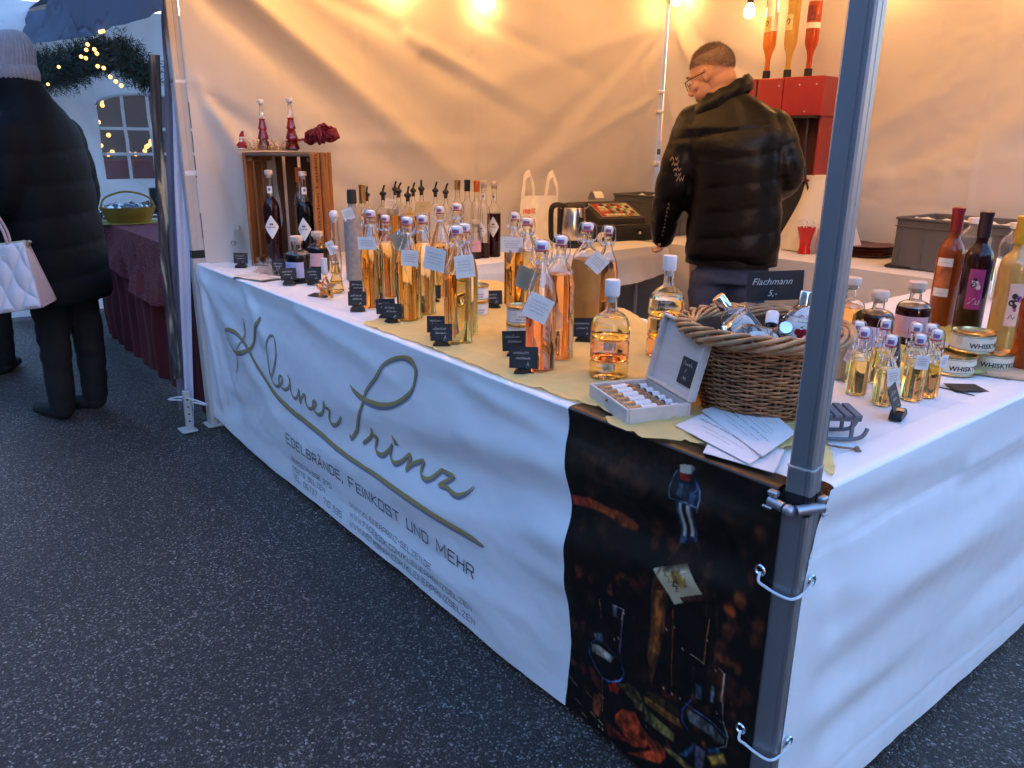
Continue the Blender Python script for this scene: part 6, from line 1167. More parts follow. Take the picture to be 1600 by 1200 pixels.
VR=(math.cos(R(52)),math.sin(R(52)))  # picture-right along the table
def inb(a,b,z): return (bx0+VR[0]*a-VR[1]*b,by0+VR[1]*a+VR[0]*b,z)
def dv(a,b,z): return (VR[0]*a-VR[1]*b,VR[1]*a+VR[0]*b,z)
flachmann('pocket flask leaning left in the basket with an orange fruit label, chrome cap highest',inb(-.022,.0,ZC+.150),dv(-.66,.05,.76),fruit=PEACHP,twist=.15)
flachmann('pocket flask in the middle of the basket tilted away, square chrome cap',inb(.0,-.045,ZC+.112),dv(.22,.60,.77),cap=WSTOP,fruit=PEACHP,twist=-.2)
flachmann('pocket flask with a red cherry label in the basket near the pole',inb(.072,.0,ZC+.135),dv(.12,.1,.98),fruit=REDG,twist=.2)
flachmann('pocket flask low in the basket pointing its chrome cap to the front',inb(.050,.055,ZC+.125),dv(-.15,-.80,.50),fruit=REDG)
flachmann('pocket flask leaning right behind the pole, chrome cap over the rim',inb(.075,.045,ZC+.155),dv(.74,.2,.66),fruit=PEACHP)
flachmann('pocket flask lying under the others, lilac cap towards the left rim',inb(.0,-.045,ZC+.150),dv(-.9,-.15,.18),fruit=BERRY)
flachmann('pocket flask lying at the bottom of the pile, only its shoulder showing',inb(.03,.01,ZC+.10),dv(.6,-.3,.3),fruit=PEACHP)
# ================= TOY SLEDGE =================
GRW=pm('grey_stained_wood',(.17,.17,.19),.7,0,.25,10,.0006,80)
def sledge():
    t=thing('toy_sledge','small grey wooden toy sledge with a cord beside the pole','sledge',(-0.096,0.259,ZC+.004),R(48))
    for k in range(4): mb=MB(); mb.box((-.027+.018*k,0,.052),(.0145,.074,.006),bev=.001); mb.build('slat',GRW,t)
    for s in (-1,1):
        mb=MB(); mb.box((0,s*.026,.044),(.072,.006,.008)); mb.build('cross_bar',GRW,t)
        mb=MB(); mb.tube(spl([(-.040,s*.026,.004),(.020,s*.026,.004),(.042,s*.026,.010),(.050,s*.026,.026)],4),.0042,6); mb.build('runner',GRW,t)
        for x in (-.024,.022): mb=MB(); mb.box((x,s*.026,.023),(.006,.006,.034)); mb.build('strut',GRW,t)
    mb=MB(); mb.tube(spl([(-.036,-.03,.010),(-.050,-.045,.003),(-.040,-.062,.006),(-.020,-.058,.002),(-.010,-.075,.006),(.012,-.070,.002),(.02,-.085,.004)],5),.0022,5); mb.ball((-.034,-.058,.005),.006); mb.ball((.016,-.076,.005),.005); mb.build('cord',pm('brown_cord',(.3,.17,.1),.8),t)
sledge()
# ================= LEFT WALL TABLE =================
def bag():
    t=thing('carrier_bag','white plastic carrier bag with orange print standing against the tent wall','bag',(-2.80,1.82,ZC-.002),R(62)); PL=fabric('thin_plastic',(.86,.82,.78),.12,.002,10,.35,gloss=.5)
    w,h=.255,.25; mb=MB()
    def body(u,v,s): 
        W_=w*(1-.18*v); return ((u-.5)*W_,s*(.035*math.sin(PI*u)*(1-.7*v)+.006*noise.noise((u*6,v*6,s))+.008*noise.noise((u*14,v*3,s))),v*h)
    mb.grid(lambda u,v:body(u,v,-1),24,18); mb.grid(lambda u,v:body(u,v,1),24,18)
    # vest handles: bands rising from both sides, closing to a loop
    for s,cx_ in ((-1,-.055),(1,.055)):
        def band(u,v,s=s,cx_=cx_):
            a=PI*u; cx2=cx_+.012*s; x=cx2-math.cos(a)*.040*(1-.25*math.sin(a)); z=h-.010+.150*math.sin(a)**.8; inn=.60+.40*v
            return (cx2+(x-cx2)*(inn)+.003*math.sin(a*5),-.004+.012*(v-.5)+.006*math.sin(a*3+s),h-.01+(z-h+.01)*(.74+.26*v))
        mb.grid(band,22,3)
    mb.build('body',PL,t,180)
    mb=MB(); mb.raw=True; f=lambda u,v,o:(body((u/ (w*.9))+.5,v/h,-1)[0]*1.0,body((u/(w*.9))+.5,v/h,-1)[1]-.004,v)
    glyphs(mb,'PRINZ',(-.095,.150),(-.028,.158),.022,f,0,.2); strip(mb,[(-.085,.125),(-.060,.138),(-.060,.10),(-.085,.115),(-.058,.095),(-.055,.125)],.004,f,0); strip(mb,[(-.075,.13),(-.075,.095),(-.06,.09)],.004,f,0)
    mb.build('orange_print',pm('orange_ink',(.75,.12,.03),.6),t,180)
    mb=MB(); mb.raw=True; strip(mb,[(-.045,.085),(-.038,.112),(-.030,.085)],.006,f,0); mb.build('yellow_print',pm('yellow_ink',(.8,.5,.1),.6),t,180)
bag()
def cups():
    x,y=-2.435,1.425; t=thing('cup_stack','short stack of white tasting cups behind the yellow amber bottle','cups',(x,y+.03,ZC))
    for k in range(6): mb=MB(); mb.lathe([(.020,.01*k),(.026,.01*k+.030),(.027,.01*k+.030),(.0285,.01*k+.0295)],18); mb.build('cup',PAPER,t)
cups()
def kettle():
    x,y=-2.50,1.80; t=thing('kettle','brushed steel electric kettle with black handle and lid on the left wall table','kettle',(x,y,ZC-.002),R(60))
    mb=MB(); mb.lathe([(0,0),(.078,0),(.080,.006),(.078,.020),(0,.022)],30); mb.build('base',BLACK,t)
    mb=MB(); mb.lathe([(.072,.024),(.075,.030),(.071,.12),(.064,.205),(.061,.21)],36); mb.build('body',pm('kettle_steel',(.62,.58,.55),.22,1,.1,5),t,60)
    mb=MB(); mb.lathe([(.062,.208),(.064,.214),(.058,.226),(.03,.232),(0,.233)],30); mb.box((.055,0,.219),(.05,.03,.018),bev=.006); mb.lathe([(.0745,.022),(.0765,.026),(.0765,.040),(.074,.041)],30); mb.build('lid',BLACK,t)
    mb=MB(); mb.tube(spl([(-.060,0,.218),(-.100,0,.218),(-.118,0,.190),(-.118,0,.10),(-.112,0,.045),(-.085,0,.030)],5),.0125,10,flat=1.2); mb.box((-.075,0,.12),(.016,.034,.17),bev=.006); mb.build('handle',BLACK,t)
    mb=MB(); mb.tube(spl([(.058,0,.205),(.075,0,.212),(.088,0,.222)],3),[.012,.012,.011,.010,.009,.008,.007][:7],10); mb.build('spout',pm('kettle_steel',(.5,.5,.5)),t)
    mb=MB(); mb.box((.030,-.062,.11),(.028,.006,.10),Matrix.Rotation(R(28),3,'Z'),bev=.003); mb.build('level_window',BLACKM,t)
kettle()
def till():
    t=thing('cash_register','dark cash register with printed keypad on a black cash drawer','till',(-2.68,2.26,ZC-.002),R(75)); DG=pm('dark_grey_plastic',(.035,.028,.025),.5,0,.2,20)
    mb=MB(); mb.box((0,0,.047),(.40,.34,.094),bev=.006); mb.build('cash_drawer',DG,t)
    mb=MB(); mb.box((0,-.172,.042),(.37,.006,.066),bev=.002); mb.build('drawer_front',BLACK,t)
    mb=MB(); mb.lathe([(0,0),(.009,0),(.009,.004),(0,.005)],14); mb.build('lock',CHROME,t,loc=(.10,-.177,.045),rot=(R(90),0,0))
    mb=MB(); P=[(-.15,.10),(.12,.10),(.12,.125),(-.02,.165),(-.15,.20)]; 
    mb.add([(x,-.12+0,z) if False else (s*.15,y,z) for s in (-1,1) for y,z in ((-.15,.096),(.15,.096),(.15,.20),(.06,.20),(-.15,.125))],[(0,1,2,3,4)[::-1],(5,6,7,8,9),(0,5,6,1),(1,6,7,2),(2,7,8,3),(3,8,9,4),(4,9,5,0)]); mb.build('housing',DG,t,20)
    M=lambda u,v,o=0:(u,-.14+v*.94,.130+v*.335+o+.002)
    mb=MB(); mb.add([M(-.12,.01),M(.13,.01),M(.13,.19),M(-.12,.19)],[(0,1,2,3)]); mb.build('keypad',pm('key_sheet',(.5,.42,.3),.5,0,.2,30),t)
    KM=[pm('key_red',(.5,.06,.04),.5),pm('key_cream',(.66,.55,.4),.5),pm('key_green',(.25,.4,.12),.5),pm('key_dark',(.08,.07,.07),.5)]
    mb=MB(); g=random.Random(2)
    for i in range(9):
        for j in range(5):
            mb.m=g.choice([0,1,1,2,3,1,0]); c=M(-.105+.026*i,.028+.034*j,.002); mb.box(c,(.019,.024,.006),Matrix.Rotation(math.atan(.335/.94),3,'X'))
    mb.build('keys',KM,t,20)['kind']='stuff'
    mb=MB(); mb.grid(lambda u,v:(-.10+.06*v,.10-.10*u,.205+.05*math.sin(PI*u*.9)+.01),12,2); mb.build('paper_strip',PAPER,t,180)
till()
mb=MB(); mb.lathe([(.018,0),(.034,0),(.034,.055),(.018,.055),(.018,0)],24); tag(mb.build('paper_roll',PAPER,None,40,(-2.46,1.99,ZC+.034),(R(90),0,R(60))),'white paper roll lying between the kettle and the till','roll')
GRC=pm('grey_crate_plastic',(.115,.115,.12),.5,0,.1,10)
def eurobox(label,x,y,z,rz,w,d_,h,mat=GRC,cont=True):
    t=thing('storage_crate',label,'crate',(x,y,z),rz,'grey plastic storage crates'); k=.004
    mb=MB(); mb.box((0,0,.004),(w-.02,d_-.02,.006)); mb.build('bottom',mat,t)
    for s in (-1,1):
        mb=MB(); mb.box((0,s*(d_/2-.008),h/2+.003),(w-.012,k,h-.006)); mb.build('long_side',mat,t)
        mb=MB(); mb.box((s*(w/2-.008),0,h/2+.003),(k,d_-.022,h-.006)); mb.build('short_side',mat,t)
        for q in range(5): mb=MB(); mb.box((-w/2+.03+q*(w-.06)/4,s*(d_/2-.0035),h*.45),(.006,.006,h*.8)); mb.build('rib',mat,t)
        for q in range(3): mb=MB(); mb.box((s*(w/2-.0035),-d_/2+.04+q*(d_-.08)/2,h*.45),(.006,.006,h*.8)); mb.build('rib',mat,t)
    mb=MB()
    for s in (-1,1): mb.box((0,s*(d_/2-.004),h),(w,.014,.012),bev=.003); mb.box((s*(w/2-.004),0,h),(.014,d_-.0165,.0118),bev=.003); mb.box((0,s*(d_/2-.004),h-.035),(w-.002,.010,.004)); mb.box((s*(w/2-.0045),0,h-.035),(.010,d_-.015,.0041))
    mb.build('rim',mat,t)
    for s in (-1,1): mb=MB(); mb.tube([(s*(w/2-.001),-.06,h-.02),(s*(w/2+.002),-.055,h-.055),(s*(w/2+.002),.055,h-.055),(s*(w/2-.001),.06,h-.02)],.004,6); mb.build('handle',mat,t)
    if cont:
        c=MB(); c.grid(lambda u,v:((u-.5)*(w-.05),(v-.5)*(d_-.05),h-.02+.022*noise.noise((u*5,v*4,x*3))+.015*noise.noise((u*12,v*9,y))),24,18); tag(c.build('packing_paper',PAPER,None,180,(x,y,z+.001),(0,0,rz)),('crumpled white paper filling the grey crate '+cont),'paper')
eurobox('grey plastic crate in the left rear corner behind the till',-2.71,2.68,ZC-.004,R(8),.40,.32,.235,cont='by the till')
eurobox('grey plastic crate at the right end of the back table with papers inside',-.875,2.70,ZC-.003,R(-3),.49,.36,.225,cont='on the right of the back table')
mb=MB(); mb.box((0,0,.006),(.3,.2,.010),bev=.002); tag(mb.build('slate_tray',BLACKM,None,30,(-1.013,2.639,ZC-.002),(0,0,.2)),'thin black tray sticking out under the right grey crate','tray')
# ================= BACK TABLE =================
DR=pm('red_lacquer_steel',(.34,.018,.022),.32,.1,.1,10,coat=.3)
def dispenser():
    t=thing('drinks_dispenser','red three-tap drinks dispenser on a stand with upside-down bottles','dispenser',(-1.95,2.80,ZC-.002),R(6)); z0=.68; 
    for k,(x,w) in enumerate(((-.19,.14),(-.035,.15),(.155,.215))):
        mb=MB(); mb.box((x,0,z0+.095),(w,.20 if k<2 else .23,.19),bev=.004); mb.build('tap_housing',DR,t)
        mb=MB(); 
        for dx,dz in (((-.07,.15),(.02,.15),(-.03,.02)) if k==2 else ((0,.15),)): mb.ball((x+dx+.05,-.118 if k==2 else -.103,z0+dz),.0045,8,6)
        mb.build('rivet',PORC,t)
    for x in (-.1165,.0435): mb=MB(); mb.box((x,0,z0+.088),(.011,.19,.17)); mb.build('gap_panel',BLACKM,t)
    # stand: C-shaped back and floor
    mb=MB(); mb.box((.0,.09,z0/2+.25),(.46,.012,.42),bev=.003); mb.build('stand_back',pm('dark_red_lacquer',(.07,.006,.008),.5),t)
    mb=MB(); mb.box((.24,.02,z0/2+.24),(.012,.17,.42),bev=.003); mb.build('stand_side',DR,t)
    mb=MB(); mb.box((0,.0,.36),(.46,.19,.012),bev=.003); mb.build('drip_tray',DR,t)
    mb=MB(); mb.box((0,.0,.185),(.40,.16,.33),bev=.006); mb.build('lower_box',BLACKM,t)
    mb=MB(); mb.box((0,-.01,z0-.006),(.48,.22,.012),bev=.003); mb.build('base_plate',BLACKM,t)
    for x in (-.16,-.03,.10): mb=MB(); mb.tube([(x,-.03,z0),(x,-.03,z0-.06),(x,-.05,z0-.09)],.010,8); mb.build('tap',BLACK,t)
    mb=MB(); mb.tube([(.06,-.02,z0),(.05,-.02,z0-.22)],.008,8); mb.build('steel_tube',STEEL,t)
    mb=MB(); mb.tube(spl([(.18,-.07,z0),(.19,-.09,z0-.16),(.215,-.10,z0-.30),(.235,-.09,z0-.37),(.245,-.08,z0-.45)],5),.006,6); mb.build('cable',BLACK,t)
    return z0
z0=dispenser()
for k,(dx,lq,cp,nm) in enumerate(((-.12,'orange',ORANGEL,'upside-down bottle of orange liqueur, left on the dispenser'),(.0,'yellow',EGGL,'upside-down bottle of yellow liqueur, middle on the dispenser'),(.115,'red',REDL,'upside-down bottle of red liqueur, right on the dispenser'))):
    zb_=ZC+z0+.188; t=thing('inverted_bottle',nm,'bottle',(-1.95+dx*math.cos(R(6)),2.80+dx*math.sin(R(6)),zb_),0,group='upside-down bottles on the dispenser')
    mb=MB(); mb.lathe([(0,0),(.020,0),(.020,.045),(0,.046)],18); mb.build('neck_holder',BLACKM,t)
    P=[(.014,.04),(.014,.10),(.018,.125),(.030,.155),(.034,.175),(.034,.40),(.03,.405),(0,.405)]; lv=(.24,.38,.36)[k]
    mb=MB(); mb.lathe([(0,.04)]+P[:5]+[(.034,.40),(.030,.405),(0,.405)],24); mb.lathe([(0,lv+.0008),(.0318,lv+.0008),(.0318,.398),(0,.400)],24); mb.build('glass',GLASS,t,60); Lq=[(a-.0016 if a else 0,b) for a,b in P if b<lv]; Lq=[(0,.045)]+Lq+[(.0324,lv),(0,lv)]
    mb=MB(); mb.lathe(Lq,24); mb.build('liquid',[pm('orange_juice_liquid',(1,.40,.06),.2,0,.05,5,trans=.5,ior=.93),pm('yellow_juice_liquid',(1,.72,.22),.2,0,.05,5,trans=.5,ior=.93),pm('red_juice_liquid',(.85,.16,.04),.2,0,.05,5,trans=.5,ior=.93)][k],t,60)
    mb=MB(); mb.m=0; f=wrap(.0347,-PI/2-.1)
    if k<2:
        mb.grid(lambda u,v:f((u-.5)*.05,.235+.075*v,0),10,2); mb.m=1; strip(mb,[(-.012,.275),(-.002,.290),(.010,.283),(.004,.265),(-.008,.265),(.012,.255)],.004,lambda u,v,o:f(u,v,.0008),0)
        mb.build('label',[pm('pale_orange_label' if k==0 else 'yellow_label',(.85,.62,.25) if k==0 else (.82,.70,.32),.5,0,.2,30),TEXTD],t,60)
    else:
        mb.lathe([(.0346,.235),(.0346,.262)],22); mb.m=1; mb.grid(lambda u,v:f((u-.5)*.055,.270+.07*v,0),10,2); mb.build('label',[WLAB,pm('wine_label',(.3,.03,.03),.5,0,.5,50)],t,60)
def covered():
    mb=MB()
    def fn(u,v):
        a=2*PI*u; k=v; rr=(.085+.11*k**1.3)*(1+.06*k*math.sin(a*6)+.10*k*noise.noise((math.cos(a)*2,math.sin(a)*2,k))); return (rr*1.25*math.cos(a),rr*.75*math.sin(a),.385*(1-k)+.010*noise.noise((a,k*4,2)))
    mb.grid(fn,72,24); mb.grid(lambda u,v:(.085*v*1.25*math.cos(2*PI*u),.085*v*.75*math.sin(2*PI*u),.385+.006*(1-v)),72,4)
    tag(mb.build('draped_cloth',CLOTH,None,180,(-1.66,2.80,ZC-.003)),'white cloth draped over something upright right of the drinks dispenser','cloth')
covered()
def redcup():
    x,y=-1.62,2.62; t=thing('red_glass','red tulip shaped plastic goblet with spoons inside on the back table','cup',(x,y,ZC-.003))
    mb=MB(); P=[(0,.0),(.032,0),(.033,.006),(.026,.03),(.030,.07),(.040,.11),(.046,.135)]; n=30
    mb.lathe(P+[(a-.003,b) for a,b in P[::-1][:-1]]+[(0,.006)],n)
    mb.build('goblet',pm('red_plastic',(.55,.01,.015),.2,0,.1,10,coat=.5),t,60)
    for k in range(5): a=k*1.3; mb=MB(); mb.tube([(.02*math.cos(a),.02*math.sin(a),.02),(.038*math.cos(a),.038*math.sin(a),.165)],.0022,5); mb.ball((.040*math.cos(a),.040*math.sin(a),.168),(.006,.006,.009),8,6); mb.build('spoon',PAPER,t)
redcup()
def tumbler(label,x,y,h=.13,r=.03):
    mb=MB(); P=[(0,.004),(r*.8,0),(r,.01),(r*1.08,h)]; mb.lathe(P+[(a-.002 if a else 0,b+.003 if b<h else b) for a,b in P[::-1]],20); tag(mb.build('glass_tumbler',GLASS,None,60,(x,y,ZC-.003)),label,'glass')
tumbler('clear tumbler right behind the red goblet',-1.545,2.66); tumbler('clear tumbler just left of the corner pole on the back table',-1.50,2.78,.14)
def plates():
    t=thing('plate_stack','low stack of brown round trays on the back table','plates',(-1.42,2.84,ZC-.003)); BP=pm('brown_melamine',(.13,.04,.025),.35,0,.2,10,coat=.2)
    for k in range(4): mb=MB(); z=.014*k; mb.lathe([(0,z+.003),(.10,z+.003),(.125,z+.0),(.150,z+.012),(.152,z+.014),(.146,z+.014),(.122,z+.006),(0,z+.006)],44); mb.build('plate',BP,t,40)
plates()
def fold():
    mb=MB(); n=18
    def fn(u,v):
        a=(u-.5); return (.20*(u-.5)*(1-.0*v),.12*(v-.5),.004+.045*math.exp(-((u-.62)/.16)**2)*(1-.6*v)+.004*noise.noise((u*5,v*5,3)))
    mb.grid(fn,30,14); mb.grid(lambda u,v:(fn(u,v)[0],fn(u,v)[1],fn(u,v)[2]-.003),30,14)
    tag(mb.build('folded_napkin',PAPER,None,180,(-1.412,2.853,ZC-.002),(0,0,R(20))),'folded white napkin lying in front of the brown trays','napkin')
fold()
# ================= LIGHT STRING =================
def lights():
    t=thing('light_string','black festoon cable with warm bare bulbs on wall tops, plus unseen run added over counter','lights',(-2.8,1.5,2.1)); cab=pm('black_cable',(.015,.012,.01),.6)
    WARM=bpy.data.materials.new('lit_bulb'); WARM.use_nodes=True; nt=WARM.node_tree; b=nt.nodes['Principled BSDF']; b.inputs['Base Color'].default_value=(1,.8,.5,1); b.inputs['Emission Color'].default_value=(1,.49,.155,1); b.inputs['Emission Strength'].default_value=BULB; MATS['lit_bulb']=WARM
    B=[(-.35,2.3,2.15),(-.30,1.5,2.12),(-.4,.6,2.15),(-1.2,.40,2.15),(-2.2,.35,2.15),(-2.83,.30,2.14),(-2.87,1.02,2.045),(-2.895,1.54,2.025),(-2.6,2.2,2.20),(-2.80,2.86,2.165),(-2.21,2.78,2.03),(-1.5,2.80,2.12),(-.8,2.80,2.10),(-.2,2.7,2.12)]
    for x,y,z in B:
        c=(x+2.8,y-1.5,z-2.1)
        mb=MB(); mb.lathe([(0,-.075),(.012,-.073),(.024,-.062),(.0295,-.045),(.027,-.028),(.016,-.008),(.013,.0)],18); mb.build('bulb',WARM,t,180,c)
        mb=MB(); mb.lathe([(0,.0005),(.0165,.0005),(.0175,.006),(.0175,.040),(.008,.050),(0,.051)],14); mb.build('socket',BLACK,t,40,c)
    FILL_BULB=WARM.copy(); FILL_BULB.name='added_fill_bulb'; FILL_BULB.node_tree.nodes['Principled BSDF'].inputs['Emission Strength'].default_value=BULB*1.75
    B0=B; B=[(-2.6,.75,2.32),(-2.0,.9,2.36),(-1.4,1.05,2.38),(-.8,1.3,2.34),(-.75,.55,2.28),(-1.6,.5,2.3),(-1.5,1.9,2.4)]  # unseen run of bulbs added above the counter to light the tabletop
    for x,y,z in B:
        c=(x+2.8,y-1.5,z-2.1)
        mb=MB(); mb.lathe([(0,-.075),(.012,-.073),(.024,-.062),(.0295,-.045),(.027,-.028),(.016,-.008),(.013,.0)],18); mb.build('bulb',FILL_BULB,t,180,c)
        mb=MB(); mb.lathe([(0,.0005),(.0165,.0005),(.0175,.006),(.0175,.040),(.008,.050),(0,.051)],14); mb.build('socket',BLACK,t,40,c)
    B=B0+B[::-1]
    P=[]
    for a,b in zip(B,B[1:]):
        for i in range(6): s=i/6; P.append((a[0]+(b[0]-a[0])*s+2.8,a[1]+(b[1]-a[1])*s-1.5,a[2]+(b[2]-a[2])*s-2.1+.052-.02*math.sin(PI*s)))
    P.append((B[-1][0]+2.8,B[-1][1]-1.5,B[-1][2]-2.1+.052)); mb=MB(); mb.tube(P,.004,6); mb.build('cable',cab,t)
lights()
# ================= NEIGHBOURING STALL =================
NAVY=fabric('navy_canopy_fabric',(.12,.14,.185),.10,.004,3,.7,crease=.006,cs=2.0)
GREYT=fabric('bluish_white_fabric',(.66,.66,.68),.25,.006,3.5,.7,crease=.003,cs=2.2)
MAUV=fabric('mauve_fabric',(.22,.19,.24),.2,.003,4,.8)
nt_=thing('market_tent','neighbouring stall with navy canopy and pale side wall with an arched window','tent',(-4.6,1.4,0))
nx=lambda p:(p[0]+4.6,p[1]-1.4,p[2])
def cnp(u,v):
    x=-9.5+6.82*u; lo=float(np.interp(x,[-9.5,-7.15,-5.57,-3.82,-2.8],[2.42,2.09,1.87,1.77,1.755])); hi=float(np.interp(x,[-9.5,-7.15,-5.3,-4.4,-2.8],[2.48,2.24,2.06,2.5,2.95]))
    z=lo+(hi-lo)*v; return nx((x,-.14+.10*v+.03*noise.noise((x*2.2,v*2,1))+.012*noise.noise((x*7,v*5,4)),z+.02*noise.noise((x*1.8,v*3,3))*v))
mb=MB(); mb.grid(cnp,140,14); mb.build('canopy_edge',NAVY,nt_,180)
mb=MB(); mb.grid(lambda u,v:nx((-6.2+3.15*u,-.04+1.5*v,2.15+.55*v)),20,12); mb.build('roof',NAVY,nt_,180)
SW=[((-.3,1.75),(.6,1.2),.04,.02),((.1,1.7),(.3,1.2),.03,-.02),((-.1,1.1),(.5,.9),.03,.02),((.2,.95),(.7,.8),.03,.015),((.25,.9),(.7,.95),.02,-.012)]
def swx(y,z): return sum(ridge(y,z,a,b,w,h) for a,b,w,h in SW)+.03*noise.noise((y*3,z*3,5))+.012*noise.noise((y*9,z*8,2))+.006*noise.noise((y*2,z*22,2))
WY0,WY1,WZ0,WZ1=.30,1.02,1.00,1.53
def arch(y): return WZ1+.09*max(0,1-((y-(WY0+WY1)/2)/((WY1-WY0)/2))**2)**.5 -.0
def sidepiece(y0,y1,fz0,fz1,n=30,m=40):
    mb=MB(); mb.grid(lambda u,v:(lambda y:nx((-6.1+swx(y,fz0(y)+(fz1(y)-fz0(y))*v),y,fz0(y)+(fz1(y)-fz0(y))*v)))(y0+(y1-y0)*u),n,m); return mb.build('side_wall',GREYT,nt_,180)
sidepiece(-.5,WY0,lambda y:.02,lambda y:2.2); sidepiece(WY1,2.9,lambda y:.02,lambda y:2.2); sidepiece(WY0,WY1,lambda y:.02,lambda y:WZ0,30,30); sidepiece(WY0,WY1,lambda y:arch(y),lambda y:2.2,30,24)
wn=MB(); wn.grid(lambda u,v:(lambda y:nx((-6.1+swx(y,WZ0)*(1-v)+swx(y,arch(y))*v,y,WZ0+(arch(y)-WZ0)*v)))(WY0+(WY1-WY0)*u),24,20); FILM=bpy.data.materials.new('window_film'); FILM.use_nodes=True
_n=FILM.node_tree; _b=_n.nodes['Principled BSDF']; _b.inputs['Base Color'].default_value=(.8,.8,.82,1); _b.inputs['Roughness'].default_value=.12; _t=_n.nodes.new('ShaderNodeBsdfTransparent'); _t.inputs[0].default_value=(.75,.68,.66,1); _m=_n.nodes.new('ShaderNodeMixShader'); _m.inputs[0].default_value=.90; _n.links.new(_b.outputs[0],_m.inputs[1]); _n.links.new(_t.outputs[0],_m.inputs[2]); _n.links.new(_m.outputs[0],_n.nodes['Material Output'].inputs[0])
win=wn.build('window',FILM,nt_,180)
for k in range(1,4):
    y=WY0+.18*k; 
    mb=MB(); mb.grid(lambda u,v:nx((-6.085+swx(y,WZ0+(arch(y)-WZ0)*v),y-.012+.024*u,WZ0+(arch(y)-WZ0)*v)),2,20); mb.build('glazing_bar',GREYT,win,180,loc=(0,0,0))
for k in range(1,3):
    z=WZ0+.185*k; mb=MB(); mb.grid(lambda u,v:nx((-6.085+swx(WY0+(WY1-WY0)*u,z),WY0+(WY1-WY0)*u,z-.011+.022*v)),20,2); mb.build('glazing_bar',GREYT,win,180)
mb=MB(); mb.tube([nx((-6.085+swx(y,arch(y)),y,arch(y))) for y in [WY0+(WY1-WY0)*i/24 for i in range(25)]],.010,5); mb.build('window_frame',GREYT,win,180)
# leaning white curtain and mauve side wall at the neighbour's near corner
STR={'white': ((-3.04, -0.1), [(0.0979, 1.9363), (0.0863, 1.7459), (0.0749, 1.5987), (0.0303, 1.08), (0.0132, 0.8031), (-0.0237, 0.2097), (-0.0388, -0.0116)], [(0.1124, 1.9373), (0.1109, 1.7471), (0.1072, 1.5999), (0.0821, 1.0796), (0.0634, 0.8015), (0.0149, 0.2064), (-0.0031, -0.0218)]), 'mauve': ((-3.1, -0.06), [(0.0473, 1.9462), (0.0301, 1.7524), (0.023, 1.6031), (-0.0235, 1.0761), (-0.0417, 0.7948), (-0.0806, 0.1921), (-0.0833, 0.064)], [(0.1013, 1.9498), (0.0899, 1.7554), (0.0836, 1.6054), (0.0368, 1.0756), (0.0226, 0.7928), (-0.0303, 0.1878), (-0.0381, 0.0597)]), 'dark': ((-3.09, -0.15), [(0.0523, 1.6349), (0.033, 1.344), (0.0149, 1.0789), (0.0011, 0.8017), (-0.0065, 0.4509), (-0.0036, 0.2298)], [(0.0974, 1.6441), (0.0733, 1.3446), (0.0637, 1.0785), (0.0405, 0.8004), (0.0367, 0.4482), (0.0322, 0.2017)])}
AX,AY=math.cos(R(69.3)),math.sin(R(69.3))
def hang_strip(key,mat,amp,waves,name,parent,lab=None,cat=None,grp=None,n=24,m=70,par=None):
    Q,L,Rr=STR[key]; zl=[p[1] for p in L][::-1]; xl=[p[0] for p in L][::-1]; zr=[p[1] for p in Rr][::-1]; xr=[p[0] for p in Rr][::-1]; z0,z1=max(.01,zl[0]),zl[-1]
    def fn(u,v):
        z=z0+(z1-z0)*v; a=float(np.interp(z,zl,xl)); b=float(np.interp(z,zr,xr)); s=a+(b-a)*u; w=amp*(math.sin(u*PI*waves)+.5*noise.noise((u*4,z*2.5,waves))+.3*noise.noise((u*8,z*9,waves)))
        return (Q[0]+s*AX+w*AY,Q[1]+s*AY-w*AX,z)
    mb=MB(); mb.grid(fn,n,m); o=mb.build(name,mat,parent,180)
    if parent is not None: o.matrix_parent_inverse=parent.matrix_basis.inverted()
    return o,fn
WST=fabric('lilac_white_fabric',(.62,.58,.66),.2,.002,5,.7)
hang_strip('mauve',MAUV,.010,3,'near_side_wall',nt_)
cw=hang_strip('white',WST,.008,2.5,'tied_curtain',nt_)
# printed cloth banner, dark with pale gold streaks
m_=bpy.data.materials.new('streaked_print'); m_.use_nodes=True; _n=m_.node_tree; _b=_n.nodes['Principled BSDF']; _b.inputs['Roughness'].default_value=.5
_tc=_n.nodes.new('ShaderNodeTexCoord'); _mp=_n.nodes.new('ShaderNodeMapping'); _mp.inputs['Scale'].default_value=(26,26,3.2); _nz=_n.nodes.new('ShaderNodeTexNoise'); _nz.inputs['Scale'].default_value=1; _nz.inputs['Detail'].default_value=4; _nz.inputs['Distortion'].default_value=.8
_r=_n.nodes.new('ShaderNodeValToRGB'); e_=_r.color_ramp.elements; e_[0].position=.44; e_[0].color=(.022,.022,.026,1); e_[1].position=.62; e_[1].color=(.42,.35,.22,1); x_=e_.new(.53); x_.color=(.075,.072,.07,1)
_n.links.new(_tc.outputs['Object'],_mp.inputs[0]); _n.links.new(_mp.outputs[0],_nz.inputs['Vector']); _n.links.new(_nz.outputs['Fac'],_r.inputs[0]); _n.links.new(_r.outputs[0],_b.inputs['Base Color'])
ob,fn_=hang_strip('dark',m_,.006,2,'hanging_banner',None,n=16); tag(ob,'narrow dark printed cloth banner with gold streaks hanging beside the white curtain','banner')
